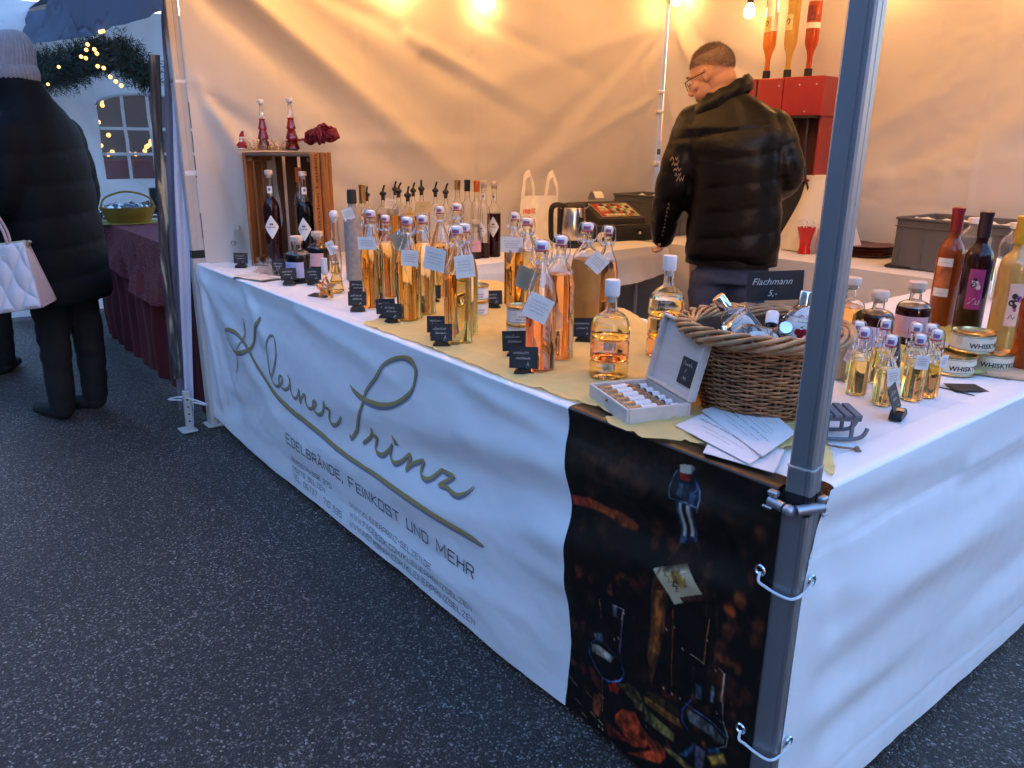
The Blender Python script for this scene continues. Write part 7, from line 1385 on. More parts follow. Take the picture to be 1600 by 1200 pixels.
def pegs():
    t=thing('tent_leg','perforated white steel tent foot under the tied curtain','tent leg',(-2.99,-.135,0)); mb=MB(); mb.box((0,0,.10),(.030,.030,.19),bev=.003); mb.build('leg',STEELW,t)
    mb=MB(); mb.box((.0,-.01,.006),(.085,.07,.007),bev=.002); mb.build('foot_plate',STEELW,t)
    for k in range(4):
        mb=MB(); mb.lathe([(0,0),(.0045,0),(.0045,.001),(0,.0012)],10); mb.build('hole',BLACK,t,loc=(.0155,-.002,.05+.035*k),rot=(0,R(90),0))
    mb=MB(); mb.tube(spl([(-.01,-.02,.15),(-.12,-.05,.13),(-.03,-.02,.16),(.06,.02,.16),(.12,.05,.15),(.06,.06,.13),(.02,.02,.14)],5),.004,5); mb.build('string',WSTOP,t)
pegs()

# burgundy table
BUR=pm('burgundy_cloth',(.17,.012,.022),.85,0,.3,30,.001,120,col2=(.17,.03,.04),c2s=90); BURD=pm('dark_burgundy_cloth',(.10,.008,.012),.9,0,.3,4)
tb=thing('folding_table','neighbouring sales table hidden under burgundy cloths','table',(-4.15,.36,0)); mb=MB(); mb.box((0,0,.78),(1.9,.66,.03)); mb.build('tabletop',pm('table_board',(.45,.36,.25)),tb)
for sx in (-1,1):
    for sy in (-1,1): mb=MB(); mb.tube([(sx*.8,sy*.25,0),(sx*.8,sy*.25,.765)],.014,8); mb.build('leg',STEELW,tb)
def ncl(u,v):
    x=-5.12+1.98*u
    L=.12+.33*math.sin(PI*min(1,max(0,(u-.05)/.9)))**.6*(.35+.65*u)
    return (x,-.02-.02*v-.05*v*noise.noise((x*4,v,3))-.02*noise.noise((x*12,v*2,5))*v,.802-L*v)
mb=MB(); mb.grid(lambda u,v:(-5.12+1.98*u,-.02+.75*v,.802+.002*noise.noise((u*12,v*6,3))),50,16); mb.grid(ncl,80,20); tag(mb.build('tablecloth',BUR,None,60),'glittery burgundy cloth sagging in a swag over the neighbouring table','tablecloth')
mb=MB(); mb.grid(lambda u,v:(-5.2+2.1*u,.0+.03*noise.noise((u*14,v*2,7))+.012*math.sin(u*70),.775-.765*v),120,14); mb.grid(lambda u,v:(-5.2+.02*noise.noise((v*8,u*2,4)),.0+.7*u,.775-.765*v),30,14); mb.grid(lambda u,v:(-3.10+.02*noise.noise((v*8,u*2,9)),.0+.7*u,.775-.765*v),30,14); tag(mb.build('table_skirt',BURD,None,180),'dark burgundy skirt hanging to the ground round the neighbouring table','tablecloth')
tinsel_g=random.Random(9); mb=MB(); mb.raw=True
for k in range(900):
    u=tinsel_g.random(); v=tinsel_g.random(); p=ncl(u,v) if k%3 else (-5.1+1.95*u,-.01+.4*v,.804); mb.box((p[0],p[1]-.0045,p[2]),(.004,.0015,.006))
o=mb.build('glitter_threads',pm('silver_thread',(.35,.16,.2),.3,.6),None,None); tag(o,'pale glitter threads woven over the burgundy tablecloth','glitter'); o['kind']='stuff'
YEL=pm('yellow_basket_weave',(.33,.20,.025),.5,0,.2,30); FOIL=pm('silver_foil',(.7,.72,.76),.22,.9,.1,40)
def nbasket():
    t=thing('gift_basket','yellow oval basket of silver wrapped packets on the burgundy table','basket',(-4.66,.10,.806),R(82)); mb=MB()
    P=[(.0,.0),(.085,.0),(.09,.004),(.115,.085),(.118,.095),(.112,.095),(.108,.085),(.084,.008),(0,.008)]; mb.lathe(P,30,sx=1.35); mb.lathe([(.0,-.004),(.12,-.004),(.125,.0),(.12,.004),(0,.004)],30,sx=1.35); mb.build('bowl',YEL,t)
    mb=MB(); mb.tube(spl([(-.15,.0,.08),(-.12,.0,.15),(0,0,.185),(.12,0,.15),(.15,0,.08)],5),.006,6); mb.build('handle',YEL,t)
    g=random.Random(5)
    for k in range(7):
        mb=MB(); x,y=g.uniform(-.10,.10),g.uniform(-.05,.05)
        c=Euler((g.uniform(-.6,.6),g.uniform(-.6,.6),g.uniform(0,3))).to_matrix(); mb.grid(lambda u,v:tuple(c@Vector(((u-.5)*.09,(v-.5)*.06,.014*math.sin(PI*u)*math.sin(PI*v)+.004*noise.noise((u*9,v*9,k))))+Vector((x,y,.10))),10,8); mb.grid(lambda u,v:tuple(c@Vector(((u-.5)*.09,(v-.5)*.06,-.014*math.sin(PI*u)*math.sin(PI*v)))+Vector((x,y,.10))),6,5); mb.build('foil_packet',FOIL,t,30)
nbasket()
def clearpack():
    g=random.Random(8); mb=MB()
    for k in range(4): c=Euler((g.uniform(-.5,.5),g.uniform(-.5,.5),g.uniform(0,3))).to_matrix(); x,y=g.uniform(-.07,.07),g.uniform(-.04,.04); mb.grid(lambda u,v:tuple(c@Vector(((u-.5)*.13,(v-.5)*.09,.02*noise.noise((u*5,v*5,k))))+Vector((x,y,.035+.01*k))),10,8)
    tag(mb.build('cellophane_bags',FOIL,None,20,(-4.9,.0,.806)),'heap of pale cellophane bags left of the yellow basket','bags')
clearpack()
mb=MB(); mb.box((0,0,.006),(.5,.14,.010)); tag(mb.build('cream_tray',pm('cream_tray_paint',(.6,.52,.3),.5),None,30,(-4.80,.04,.804),(0,0,R(70))),'cream tray edge under the yellow basket','tray')
def radio():
    t=thing('black_box','small black box with knobs standing behind the yellow basket','box',(-5.15,.46,.806),R(80)); mb=MB(); mb.box((0,0,.09),(.20,.10,.17),bev=.006); mb.build('case',BLACK,t); mb=MB(); mb.tube([(-.02,0,.17),(-.02,0,.24)],.003,5); mb.build('aerial',CHROME,t)
    for k in range(2): mb=MB(); mb.lathe([(0,0),(.022,0),(.02,.008),(0,.009)],16); mb.build('knob',STEEL,t,loc=(-.05+.09*k,-.051,.10),rot=(R(90),0,0))
radio()
# things seen through the window: lit stall with red cloth
back=thing('market_stall','far stall with a dark red counter and warm lights seen through the window','stall',(-9.0,1.2,0)); mb=MB(); mb.box((0,0,.55),(.6,3.0,1.05)); mb.build('counter',pm('dark_red_paint',(.10,.008,.012),.6),back); mb=MB(); mb.box((-.9,0,1.4),(.04,4.0,2.6)); mb.build('back_panel',pm('brown_panel',(.10,.06,.04),.8,0,.3,2),back)
LB_=bpy.data.materials.new('fairy_light'); LB_.use_nodes=True; _b=LB_.node_tree.nodes['Principled BSDF']; _b.inputs['Emission Color'].default_value=(1,.36,.06,1); _b.inputs['Emission Strength'].default_value=.13; _b.inputs['Base Color'].default_value=(1,.6,.3,1)
g=random.Random(3); bme=MB().ball((0,0,0),.022,8,6).mesh('light',LB_,180)
for k in range(24): link('light',bme,back,(.3+g.uniform(-.2,.2),-1.0+g.uniform(0,1.2)-.0,1.13+abs(g.gauss(0,.10))))
for k in range(8): link('light',bme,back,(.3+g.uniform(-.2,.2),-.35+g.uniform(-.12,.12),1.55+g.uniform(-.1,.1)))
# fir garland with fairy lights
def garland():
    t=thing('fir_garland','thick fir garland with warm fairy lights under the navy canopy','garland',(-4.6,-.08,1.6)); g=random.Random(21)
    FIR=pm('fir_needles',(.005,.013,.006),.6,0,.5,30,col2=(.010,.026,.011),c2s=25); mb=MB(); mb.raw=True
    xs_=[-7.6,-6.4,-5.6,-4.8,-4.0,-3.5,-3.22]; zs_=[1.92,1.80,1.72,1.70,1.71,1.66,1.56]; th=[.24,.22,.19,.15,.11,.12,.10]
    for k in range(4000):
        x=g.uniform(-7.5,-3.2); z=float(np.interp(x,xs_,zs_)); w=float(np.interp(x,xs_,th)); a=g.uniform(0,2*PI); d_=Vector((g.gauss(0,.7),math.cos(a)*.8,math.sin(a)*1.0-.30)).normalized(); rr=w*g.uniform(.2,1.05)
        p=Vector((x+4.6,.0,z-1.6)); tip=p+d_*rr+Vector((g.uniform(-.03,.03),0,0)); base=p+d_*rr*.3; n=12; ax=(tip-base); L=ax.length; ax.normalize(); s1=ax.orthogonal().normalized(); s2=ax.cross(s1)
        for j in range(n):
            q=base+ax*L*(j+.5)/n; b=g.uniform(0,2*PI); nd=(ax*.6+s1*math.cos(b)+s2*math.sin(b)).normalized()*g.uniform(.022,.036); wv=nd.cross(Vector((g.gauss(0,1),g.gauss(0,1),g.gauss(0,1)))).normalized()*.0022; i=len(mb.v)
            mb.v.extend([tuple(q-wv),tuple(q+wv),tuple(q+nd)]); mb.f.append((i,i+1,i+2)); mb.mi.append(0)
    o=mb.build('needles',FIR,t,None); o['kind']='stuff'
    mb=MB(); mb.tube([(x+4.6,0,z-1.6) for x,z in zip(xs_,zs_)],.012,6); mb.build('stem',pm('green_wire',(.02,.04,.02),.6),t)
    lm=MB().ball((0,0,0),.0085,8,6).mesh('fairy_light',LB_,180)
    for k in range(34): x=g.uniform(-7.0,-3.25) if k<27 else g.uniform(-3.9,-3.2); z=float(np.interp(x,xs_,zs_)); w=float(np.interp(x,xs_,th)); a=g.uniform(-.9,1.2); link('fairy_light',lm,t,(x+4.6,-1.15*w*math.cos(a),z-1.6+.95*w*math.sin(a)))
garland()
# ================= PEOPLE =================
SKIN=pm('skin',(.52,.27,.18),.5,0,.12,14,.0004,160,sss=.4,col2=(.60,.33,.23),c2s=9)
def xf(mb,M):
    mb.v=[tuple(M@Vector(v)) for v in mb.v]; return mb
def head_mb(M,s=1.0):
    """head in its own frame (x right, y forward, z up) placed by M"""
    h=MB(); h.ball((0,-.012,.030),(.076*s,.096*s,.088*s),24,16); h.ball((0,.030,-.030),(.060,.066,.078),20,14); h.ball((0,.058,-.088),(.030,.026,.020),14,10); h.ball((0,-.03,-.03),(.062,.070,.07),18,12)
    h.tube([(0,.086,.018),(0,.100,-.002),(0,.113,-.024),(0,.104,-.034)],[.008,.010,.0135,.010],10); h.ball((.010,.098,-.032),.0085,8,6); h.ball((-.010,.098,-.032),.0085,8,6)
    h.tube([(-.050,.066,.030),(-.022,.084,.036),(0,.084,.032),(.022,.084,.036),(.050,.066,.030)],[.006,.009,.008,.009,.006],8)
    h.ball((0,.088,-.055),(.022,.011,.006),12,6); h.ball((0,.086,-.066),(.019,.012,.007),12,6)
    h.ball((.045,.060,-.015),(.022,.022,.02),12,8); h.ball((-.045,.060,-.015),(.022,.022,.02),12,8)
    for sx in (-1,1):
        h.ball((sx*.030,.076,.016),(.014,.010,.010),10,8)
        h.tube(spl([(sx*.074,.000,-.022),(sx*.083,-.012,-.016),(sx*.088,-.020,.010),(sx*.084,-.010,.028),(sx*.076,.004,.020)],3),.0052,6); h.ball((sx*.076,-.006,.0),(.006,.016,.024),8,6)
    return xf(h,M)
def hand_mb(M,curl=.5,mir=1):
    """palm and five fingers; wrist at the origin, fingers along -z, palm facing -y"""
    h=MB(); h.ball((0,0,-.045),(.040,.017,.048),14,10); h.tube([(0,0,.03),(0,0,-.02)],[.027,.029],10)
    for k,(x,L) in enumerate(((-.030,.068),(-.010,.078),(.010,.073),(.029,.058))):
        P=[Vector((x*.85,0,-.060))]; a=curl*.35; q=Vector((x,-.002,-.085)); P.append(q.copy())
        for j,f in enumerate((.45,.32,.23)): q=q+Vector((0,-math.sin(a),-math.cos(a)))*L*f; P.append(q.copy()); a+=curl*.75
        h.tube([tuple(p) for p in P],[.0105,.0098,.0092,.0085,.0070],8); h.ball(tuple(P[-1]),.0070,8,6)
    P=[(mir*.020,-.004,-.020),(mir*.042,-.014,-.042),(mir*.050,-.026,-.066),(mir*.046,-.034,-.086)]; h.tube(P,[.014,.0125,.011,.008],8); h.ball(P[-1],.008,8,6)
    return xf(h,M)
def frame(c,fwd,up=(0,0,1)):
    f=Vector(fwd).normalized(); u=Vector(up); r_=f.cross(u).normalized(); u=r_.cross(f); return Matrix(((r_.x,f.x,u.x,c[0]),(r_.y,f.y,u.y,c[1]),(r_.z,f.z,u.z,c[2]),(0,0,0,1)))
def loft(mb,rings,seg=32):
    """rings: (cx,cy,z,a,b,rot)"""
    vs=[]; n=len(rings)
    for cx,cy,z,a,b,rt in rings:
        for k in range(seg):
            w=2*PI*k/seg; x,y=a*math.copysign(abs(math.cos(w))**.85,math.cos(w)),b*math.copysign(abs(math.sin(w))**.85,math.sin(w)); vs.append((cx+x*math.cos(rt)-y*math.sin(rt),cy+x*math.sin(rt)+y*math.cos(rt),z))
    fs=[(i*seg+k,i*seg+(k+1)%seg,(i+1)*seg+(k+1)%seg,(i+1)*seg+k) for i in range(n-1) for k in range(seg)]+[tuple(range(seg))[::-1],tuple(range((n-1)*seg,n*seg))]
    mb.add(vs,fs); return mb
def limb(mb,P,r,n=5,seg=16):
    q=spl([tuple(p)+(rr,) for p,rr in zip(P,r)],n); mb.tube([tuple(a[:3]) for a in q],[float(a[3]) for a in q],seg); mb.ball(tuple(q[0][:3]),float(q[0][3]),seg,10); mb.ball(tuple(q[-1][:3]),float(q[-1][3]),seg,10); return mb
def segd(V,P):
    """distance of verts to a polyline and arclength there"""
    best=np.full(len(V),9.); arc=np.zeros(len(V)); s0=0
    for a,b in zip(P,P[1:]):
        a=np.array(a);b=np.array(b);ab=b-a;L=np.linalg.norm(ab); t=np.clip(((V-a)@ab)/(ab@ab),0,1); d_=np.linalg.norm(V-a-t[:,None]*ab,axis=1); m=d_<best; best[m]=d_[m]; arc[m]=(s0+t*L)[m]; s0+=L
    return best,arc
def nz(V,s,seed): return np.array([noise.noise((float(v[0])*s,float(v[1])*s,float(v[2])*s+seed)) for v in V])
def quilt(me,arms,sp,z0,amp,tilt=.1,top=9,rz=.09):
    V=mverts(me); N=mnorm(me); ph=(V[:,2]-tilt*V[:,0]-z0)/sp; q=np.abs(np.sin(PI*ph))**.55; near=np.full(len(V),9.)
    q=np.where(V[:,2]>top,.75,q)
    for P in arms:
        d_,a=segd(V,P); m=(d_<near)&(d_<rz); q=np.where(m,np.abs(np.sin(PI*a/sp*1.05+.4))**.55,q); near=np.minimum(near,d_)
    w=nz(V*np.array([1,1,2.2]),14,3)*.5+nz(V*np.array([1,1,2.0]),30,8)*.35
    setv(me,V+N*((q-.6)*amp+w*(amp*.55)*(1.35-q))[:,None])
LEA=pm('black_shiny_quilted_leather',(.0045,.004,.004),.34,0,.3,8,.0016,38,coat=.0,spec=.27)
DENIM=pm('dark_denim',(.06,.075,.125),.8,0,.3,12,.0006,200)
def man():
    t=thing('person','man in a black quilted leather jacket and glasses looking down inside the stall','person',(-1.562,1.890,0),R(35.6))
    Hc=Vector((-.134,.030,1.582)); F=Vector((-.86,.30,-.42)); up=Vector((-.36,.10,.93)); HM=frame(Hc,F,up)
    LA=[(-.185,.02,1.385),(-.225,-.005,1.26),(-.262,-.005,1.12),(-.290,.05,.98),(-.300,.095,.885)]; RA=[(.140,.02,1.365),(.182,.0,1.27),(.207,.02,1.17),(.150,.17,1.12),(.05,.30,1.14)]
    b=head_mb(HM); b.tube([(-.05,.0,1.40),(-.075,.01,1.47),tuple(HM@Vector((0,-.03,-.05)))],[.065,.058,.055],16)
    loft(b,[(.01,.02,.80,.15,.10,0),(.0,.02,1.0,.14,.10,0),(0,.02,1.25,.16,.11,0),(-.01,.02,1.38,.15,.09,0),(-.03,.01,1.44,.09,.07,0)])
    for P in (LA,RA): limb(b,P,[.05,.045,.04,.035,.026])
    for s in (-1,1): limb(b,[(s*.09,.02,.85),(s*.10,.03,.48),(s*.11,.02,.10)],[.08,.055,.04])
    hl=frame((-.300,.100,.922),(.9,.35,0),(-.05,-.12,1)); b2=hand_mb(hl@Matrix.Scale(.86,4),.9,1); b.add(b2.v,b2.f)
    hr=Matrix.Translation((.02,.325,1.145))@Matrix.Rotation(R(-80),4,'X')@Matrix.Rotation(R(20),4,'Z'); b2=hand_mb(hr,.5,-1); b.add(b2.v,b2.f)
    link('body',remesh(b,.0042,2,SKIN,'body'),t)
    # hair: short shell plus strokes
    HAIR=pm('brown_grey_hair',(.17,.105,.075),.6,0,.4,60,.001,300,col2=(.16,.11,.085),c2s=40)
    h=MB(); h.ball((0,-.018,.040),(.0785,.0965,.088),30,22)
    me=h.mesh('hair',HAIR,180); bm=bmesh.new(); bm.from_mesh(me)
    def is_hair(v): return v.z>.052+.30*max(0,v.y-.02) -.62*max(0,-v.y-.005)-.0 and v.z<.2
    bmesh.ops.delete(bm,geom=[v for v in bm.verts if not is_hair(v.co)],context='VERTS'); bm.to_mesh(me); bm.free()
    me.materials.append(pm('grey_side_hair',(.27,.19,.15),.7,0,.4,80,.0012,350,col2=(.36,.24,.18),c2s=70))
    for p_ in me.polygons: p_.material_index=1 if p_.center.z<.085 else 0
    me.transform(HM); ho=link('hair',me,t); g=random.Random(2); mb=MB(); mb.raw=True; Mi=HM.to_3x3()
    for k in range(12000):
        a,c_=g.uniform(0,2*PI),g.uniform(-.5,1); sn=math.sqrt(1-c_*c_); v=Vector((.0785*sn*math.cos(a),-.018+.0965*sn*math.sin(a),.040+.088*c_))
        if not is_hair(v+Vector((0,0,g.gauss(0,.004)))): continue
        n=Vector((sn*math.cos(a),sn*math.sin(a),c_)); d_=(n*.9+Vector((0,.9,.1))*(.6 if v.z>.09 else -.1)+Vector((0,0,-.6 if v.z<.09 else 0))+Vector((g.gauss(0,.25),g.gauss(0,.25),g.gauss(0,.25)))).normalized(); L=g.uniform(.009,.018)*(.9 if v.z>.1 else .45)
        w=n.cross(d_); w=(w.normalized() if w.length>1e-4 else n.orthogonal().normalized())*.0009; i=len(mb.v); mb.v.extend([tuple(HM@(v-w-n*.001)),tuple(HM@(v+w-n*.001)),tuple(HM@(v+d_*L))]); mb.f.append((i,i+1,i+2)); mb.mi.append(0)
    mb.build('hair_strands',HAIR,t,None)
    # glasses
    gl=lambda p:tuple(HM@Vector(p)); mb=MB()
    for s in (-1,1): mb.tube(spl([gl((s*.080,-.012,.014)),gl((s*.079,.02,.016)),gl((s*.070,.075,.018)),gl((s*.062,.098,.016))],3),.0022,6)
    for s in (-1,1): mb.tube([gl((s*.034+.028*math.cos(w),.106-.010*abs(math.cos(w))*(1 if math.cos(w)*s>0 else 0),.004+.018*math.sin(w))) for w in [2*PI*i/20 for i in range(20)]],.0016,6,closed=True)
    mb.tube([gl((-.008,.108,.010)),gl((0,.112,.013)),gl((.008,.108,.010))],.0018,6); mb.build('glasses_frame',BLACK,t,60)
    for s in (-1,1): mb=MB(); mb.add([gl((s*.034,.106,.004))]+[gl((s*.034+.0265*math.cos(w),.106-.009*abs(math.cos(w))*(1 if math.cos(w)*s>0 else 0),.004+.0165*math.sin(w))) for w in [2*PI*i/16 for i in range(16)]],[(0,1+i,1+(i+1)%16) for i in range(16)]); mb.build('lens',glassmat('lens_glass',(1,1,1),1.02),t,60)
    EYE=pm('eye_white',(.7,.66,.62),.2); IR=pm('dark_iris',(.04,.025,.02),.2)
    for s in (-1,1):
        mb=MB(); mb.ball(gl((s*.030,.078,.012)),.0115,12,8); mb.build('eye',EYE,t,60); mb=MB(); mb.ball(gl((s*.030,.0885,.008)),.0045,8,6); mb.build('iris',IR,t,60)
        mb=MB(); mb.tube([gl((s*.048,.078,.036)),gl((s*.034,.092,.041)),gl((s*.014,.094,.036))],[.002,.0035,.0025],6); mb.build('eyebrow',HAIR,t,60)
    # jacket
    j=MB(); loft(j,[(.018,.02,.795,.200,.135,0),(.016,.02,.83,.208,.145,0),(.012,.02,1.0,.205,.150,0),(.006,.015,1.15,.205,.158,0),(-.006,.010,1.28,.212,.158,0),(-.014,.012,1.37,.212,.145,0),(-.022,.012,1.43,.180,.122,.05),(-.040,.010,1.48,.128,.105,.1),(-.062,.012,1.515,.088,.092,.1)],40)
    limb(j,LA,[.088,.084,.078,.068,.055],6,20); limb(j,RA,[.088,.084,.080,.066,.055],6,20)
    me=remesh(j,.009,4,LEA,'jacket'); quilt(me,[LA[1:],RA[1:]],.112,.80,.0065,.16,1.375,.088)
    V=mverts(me); N=mnorm(me); setv(me,V+N*(nz(V*np.array([1.2,1,.5]),7,2)*.006)[:,None])
    link('jacket',me,t)
    # upstanding collar
    def col(u,v,o):
        a=2*PI*u; cx,cy=-.085,.012; rx,ry=.118-.020*v,.100-.012*v; x=cx+rx*math.cos(a); y=cy+ry*math.sin(a); z=1.455+.62*(x+.085)+(.072)*v+.004*math.sin(a*9+v*4); n=Vector((math.cos(a),math.sin(a),.2)).normalized(); p=Vector((x,y,z))+n*(o+.004*math.sin(v*PI)); return tuple(p)
    mb=MB(); mb.grid(lambda u,v:col(u,v,.010+.006*math.sin(PI*v)),60,8); mb.grid(lambda u,v:col(u,v,-.006),60,8); mb.grid(lambda u,v:col(u,1,-.006+.016*v),60,3); mb.build('collar',LEA,t,180)
    mb=MB(); mb.grid(lambda u,v:(.018+(.204)*math.cos(2*PI*u),.02+.139*math.sin(2*PI*u),.782+.03*v+.004*math.sin(2*PI*u*20)*(v)),80,3); mb.build('hem_band',LEA,t,180)
    # prints on the left sleeve
    from mathutils.bvhtree import BVHTree
    V=[tuple(v.co) for v in me.vertices]; bv=BVHTree.FromPolygons(V,[tuple(p.vertices) for p in me.polygons])
    def on(u,v,o=0):
        q=bv.ray_cast(Vector((u,-1,v)),Vector((0,1,0)),3); return (q[0].x,q[0].y-.0015-o,q[0].z) if q[0] is not None else (u,-.1,v)
    def clampx(u): return u
    mb=MB(); mb.raw=True
    for k in range(5): scrib(mb,-.275+.008*k,1.235-.022*k-.0,.034,.014,lambda u,v,o:on(u,v,0),0,.003,k+20,6)
    mb.build('sleeve_print',pm('faded_print',(.4,.3,.24),.6),t,180); mb=MB(); mb.raw=True
    for k in range(9): scrib(mb,-.300+.003*(8-k),1.04-.018*k*1.0,.012,.010,lambda u,v,o:on(u,v,0),0,.0022,k+40,3)
    mb.build('sleeve_print',pm('faded_print',(.4,.3,.24),.6),t,180)
    # trousers
    j=MB(); loft(j,[(.012,.02,.70,.165,.115,0),(.012,.02,.86,.160,.115,0),(.012,.02,.92,.150,.105,0)],32)
    for s in (-1,1): limb(j,[(.012+s*.080,.02,.74),(.012+s*.090,.03,.45),(.012+s*.105,.025,.10)],[.098,.078,.066])
    me=remesh(j,.010,3,DENIM,'jeans'); V=mverts(me); N=mnorm(me); setv(me,V+N*(nz(V*np.array([1,1,2.5]),9,5)*.012)[:,None]); link('jeans',me,t)
    for s in (-1,1):
        mb=MB(); mb.ball((.012+s*.11,.02,.055),(.05,.07,.055)); mb.ball((.012+s*.12,.12,.035),(.048,.10,.035)); link('shoe',remesh(mb,.008,2,BLACKM,'shoe'),t)
man()
COAT=pm('black_down_coat',(.0045,.0045,.006),.7,0,.4,6,.001,60,spec=.14); TRO=pm('black_trousers',(.006,.006,.007),.85,0,.4,10); BOOT=pm('black_suede_boots',(.012,.011,.012),.8,0,.3,30); 
def passer(label,loc,rz,fwd,xs,hat,feet,bag,scale=1.0):
    t=thing('person',label,'person',loc,rz); cx=xs
    F=Vector((fwd[0],fwd[1],0)).normalized(); rt=math.atan2(F.y,F.x)-PI/2
    HM=frame((cx-.080,.02,1.585*scale),(F.x,F.y,-.08)); b=head_mb(HM); b.tube([(cx-.02,.0,1.36*scale),(cx-.035,.01,1.50*scale)],[.06,.055],14)
    loft(b,[(cx,0,.80,.15,.11,rt),(cx,0,1.1,.15,.11,rt),(cx,0,1.32*scale,.15,.09,rt)])
    rgt=Vector((F.y,-F.x,0)); 
    sh=[Vector((cx,0,1.31*scale))+rgt*s*.165 for s in (-1,1)]
    A0=[sh[0],sh[0]-rgt*.05+F*.02+Vector((0,0,-.25)),sh[0]-rgt*.01+F*.14+Vector((0,0,-.34)),sh[0]+rgt*.02+F*.24+Vector((0,0,-.32))] # left arm, bent, carries a bag
    A1=[sh[1],sh[1]+rgt*.055+Vector((0,0,-.27)),sh[1]+rgt*.02+F*.10+Vector((0,0,-.40)),sh[1]-rgt*.02+F*.20+Vector((0,0,-.42))]
    for P in (A0,A1): limb(b,[tuple(p) for p in P],[.05,.045,.038,.028])
    for P,m in ((A0,1),(A1,-1)):
        d_=(P[3]-P[2]).normalized(); hm=frame(tuple(P[3]+d_*.02),(0,0,-1),tuple(-d_)); h2=hand_mb(hm,.8,m); b.add(h2.v,h2.f)
    for fx,fy in feet: limb(b,[(cx+(fx-cx)*.5,fy*.5,.80),(fx,fy,.45),(fx,fy,.09)],[.075,.05,.04])
    link('body',remesh(b,.0065,2,SKIN,'body'),t)
    j=MB(); loft(j,[(cx,.0,.575,.235,.17,rt),(cx,.0,.62,.238,.175,rt),(cx,.0,.85,.232,.175,rt),(cx,0,1.08,.215,.165,rt),(cx,0,1.24*scale,.205,.15,rt),(cx,0,1.34*scale,.185,.13,rt),(cx-.02,0,1.41*scale,.15,.125,rt),(cx-.04,.0,1.46*scale,.118,.115,rt),(cx-.06,.0,1.51*scale,.104,.110,rt),(cx-.07,.0,1.545*scale,.098,.105,rt)],40)
    limb(j,[tuple(p) for p in A0],[.085,.08,.07,.052]); limb(j,[tuple(p) for p in A1],[.085,.082,.07,.052])
    me=remesh(j,.012,4,COAT,'coat'); quilt(me,[[tuple(p) for p in A0],[tuple(p) for p in A1]],.135,.56,.0065,.08,1.36,.085); link('coat',me,t)
    j=MB()
    for fx,fy in feet: limb(j,[(cx+(fx-cx)*.7,fy*.6,.66),(fx+.01,fy,.38),(fx,fy,.075)],[.10,.070,.060])
    me=remesh(j,.010,3,TRO,'trousers'); V=mverts(me); N=mnorm(me); setv(me,V+N*(nz(V*np.array([1,1,3]),8,5)*.006)[:,None]); link('trousers',me,t)
    for k,(fx,fy) in enumerate(feet):
        bd=Vector((F.x,F.y,0)); bd.rotate(Euler((0,0,.25*(1 if k else -1)))); mb=MB(); mb.ball((fx,fy,.05),(.052,.055,.052)); mb.tube([(fx,fy,.20),(fx,fy,.05)],[.052,.05],14)
        for q in range(5): p=Vector((fx,fy,0))+bd*(.04+.032*q); mb.ball((p.x,p.y,.040-.003*q),(.046-.002*q,.046-.002*q,.040-.003*q),14,8)
        link('boot',remesh(mb,.008,2,BOOT,'boot'),t)
    if hat:
        KN=bpy.data.materials.get('ribbed_knit') or pm('ribbed_knit',(.25,.21,.21),.9,0,.15,40,.0016,150,sheen=.3)
        mb=MB(); HZ=HM.to_3x3()
        def kn(u,v):
            a=2*PI*u; w=v*.5*PI; rib=1+.05*abs(math.sin(a*20))*math.cos(w)**.5; r_=.099*math.cos(w)**.62*rib; z=-.005+.155*math.sin(w)**1.15; q_=HM@Vector((r_*math.cos(a),-.012+r_*1.08*math.sin(a),z)); return (q_.x+.035*math.sin(w),q_.y,q_.z)
        mb.grid(kn,240,26,v1=.995); mb.build('knit_crown',KN,t,180)
        mb=MB()
        def cuff(u,v):
            a=2*PI*u; rib=1+.035*abs(math.sin(a*20)); r_=(.103+.006*math.sin(PI*v))*rib; return tuple(HM@Vector((r_*math.cos(a),-.012+r_*1.08*math.sin(a),-.062+.062*v)))
        mb.grid(cuff,240,8); mb.build('knit_cuff',KN,t,180)
    else:
        mb=MB(); mb.ball((0,-.020,.025),(.088,.105,.10),20,14); mb.ball((0,-.05,-.06),(.075,.06,.10),16,10); xf(mb,HM); link('hair',remesh(mb,.007,2,pm('dark_hair',(.02,.014,.01),.6,0,.3,80),'hair'),t)
    return t
passer('woman seen from behind in a knee-length black down coat and beige knitted hat',(-3.52,-.514,0),R(82.87),(-.72,.62),.028,True,[(-.050,.0),(.095,.08)],True)
passer('passer-by in dark clothes mostly hidden behind the woman, shoes showing at the left',(-4.45,-.80,0),R(84),(.5,.8),-.02,False,[(-.02,.0),(.10,.12)],False,.96)
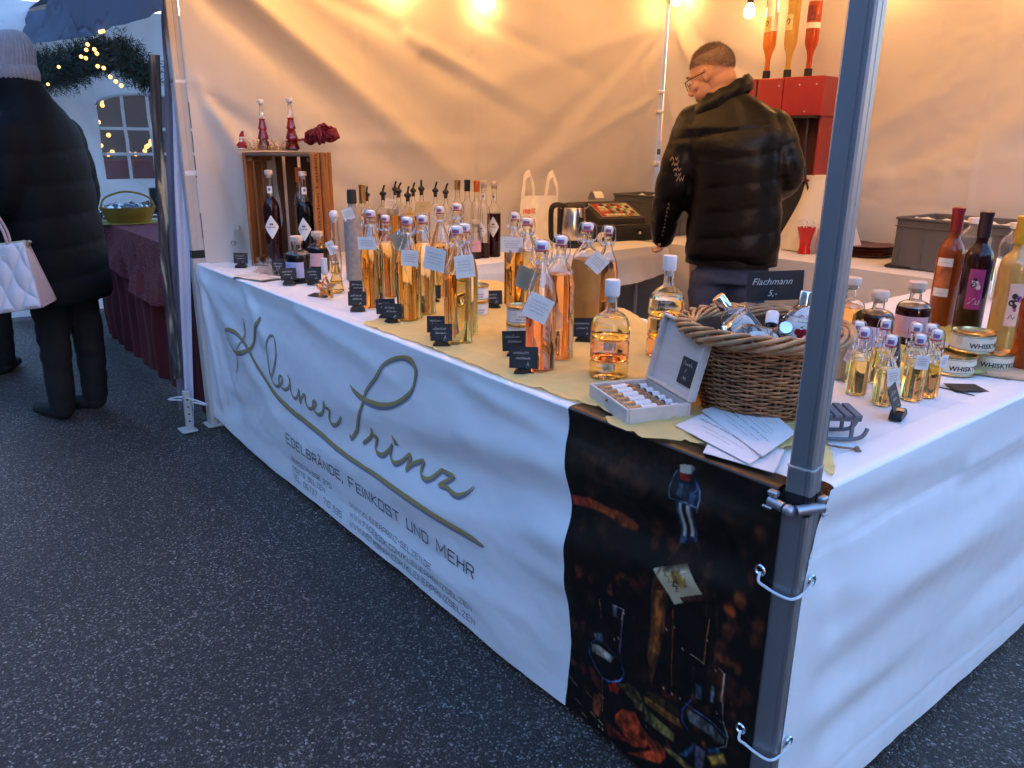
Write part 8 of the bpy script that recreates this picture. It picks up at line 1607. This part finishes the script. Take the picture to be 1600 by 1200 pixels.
def handbag():
    t=thing('handbag','light beige quilted leather handbag with zip and flared side, hanging at the left','handbag',(0,0,0)); M=Matrix.Translation((-3.52,-.514,0))@Matrix.Rotation(R(82.87),4,'Z')@Matrix.Translation((-.195,-.255,.598))@Matrix.Rotation(R(-20),4,'Z')@Matrix.Rotation(R(-7),4,'Y')
    t.matrix_world=M; t.rotation_mode='XYZ'; LEAQ=pm('beige_quilted_leather',(.50,.46,.48),.42,0,.08,10,.0005,120,coat=.1); PINKS=pm('rose_beige_leather',(.42,.31,.31),.45,0,.1,10,.0005,120); w,h=.34,.27
    def face(s):
        def fn(u,v):
            W_=w*(1-.10*v)*.5; y=s*(.084-.068*v); x=(u*2-1)*W_; a=(x*30+v*h*17); b_=(x*30-v*h*17)
            q=.011*(abs(math.sin(a*1.25+ .5*math.sin(b_)))**.5)*(abs(math.sin(b_*1.25))**.5); e=min(1,min(u,1-u)/.05,min(v,1-v)/.05); return (x,y+s*q*max(0,e),h*v)
        return fn
    mb=MB(); mb.grid(face(-1),110,80); mb.build('front_panel',LEAQ,t,180); mb=MB(); mb.grid(face(1),60,40); mb.build('back_panel',LEAQ,t,180)
    for s in (-1,1):
        mb=MB(); mb.grid(lambda u,v:(s*(w*(1-.10*v)*.5-.010*math.sin(PI*u)*(1-.3*v)),(u*2-1)*(.084-.068*v),h*v),14,14); mb.build('side_panel',PINKS,t,180)
        for s2 in (-1,1): mb=MB(); mb.tube([(s*w*(1-.10*v)*.5,s2*(.084-.068*v),h*v) for v in [i/10 for i in range(11)]],.0032,6); mb.build('piping',PINKS,t,180)
    mb=MB(); mb.box((0,0,.0),(w,.165,.006),bev=.002); mb.build('base',PINKS,t)
    mb=MB(); mb.tube([(-w*.45,0,h),(w*.45,0,h)],.005,6); mb.box((w*.47,-.004,h-.012),(.014,.016,.034),Matrix.Rotation(.8,3,'Y'),bev=.003); mb.build('zip',pm('gold_zip',(.6,.45,.25),.3,.8),t)
    for s in (-1,1): mb=MB(); mb.tube(spl([(-.085,s*.015,h-.02),(-.085,s*.018,h+.06),(-.05,s*.012,h+.17),(0,s*.01,h+.20),(.05,s*.012,h+.17),(.085,s*.018,h+.06),(.085,s*.015,h-.02)],6),.006,8,flat=.6); mb.build('handle',PINKS,t,180)
    mb=MB(); mb.box((-.02+.085,-.066+.03,h-.075),(.018,.005,.07),bev=.002); mb.build('hang_charm',LEAQ,t)
handbag()
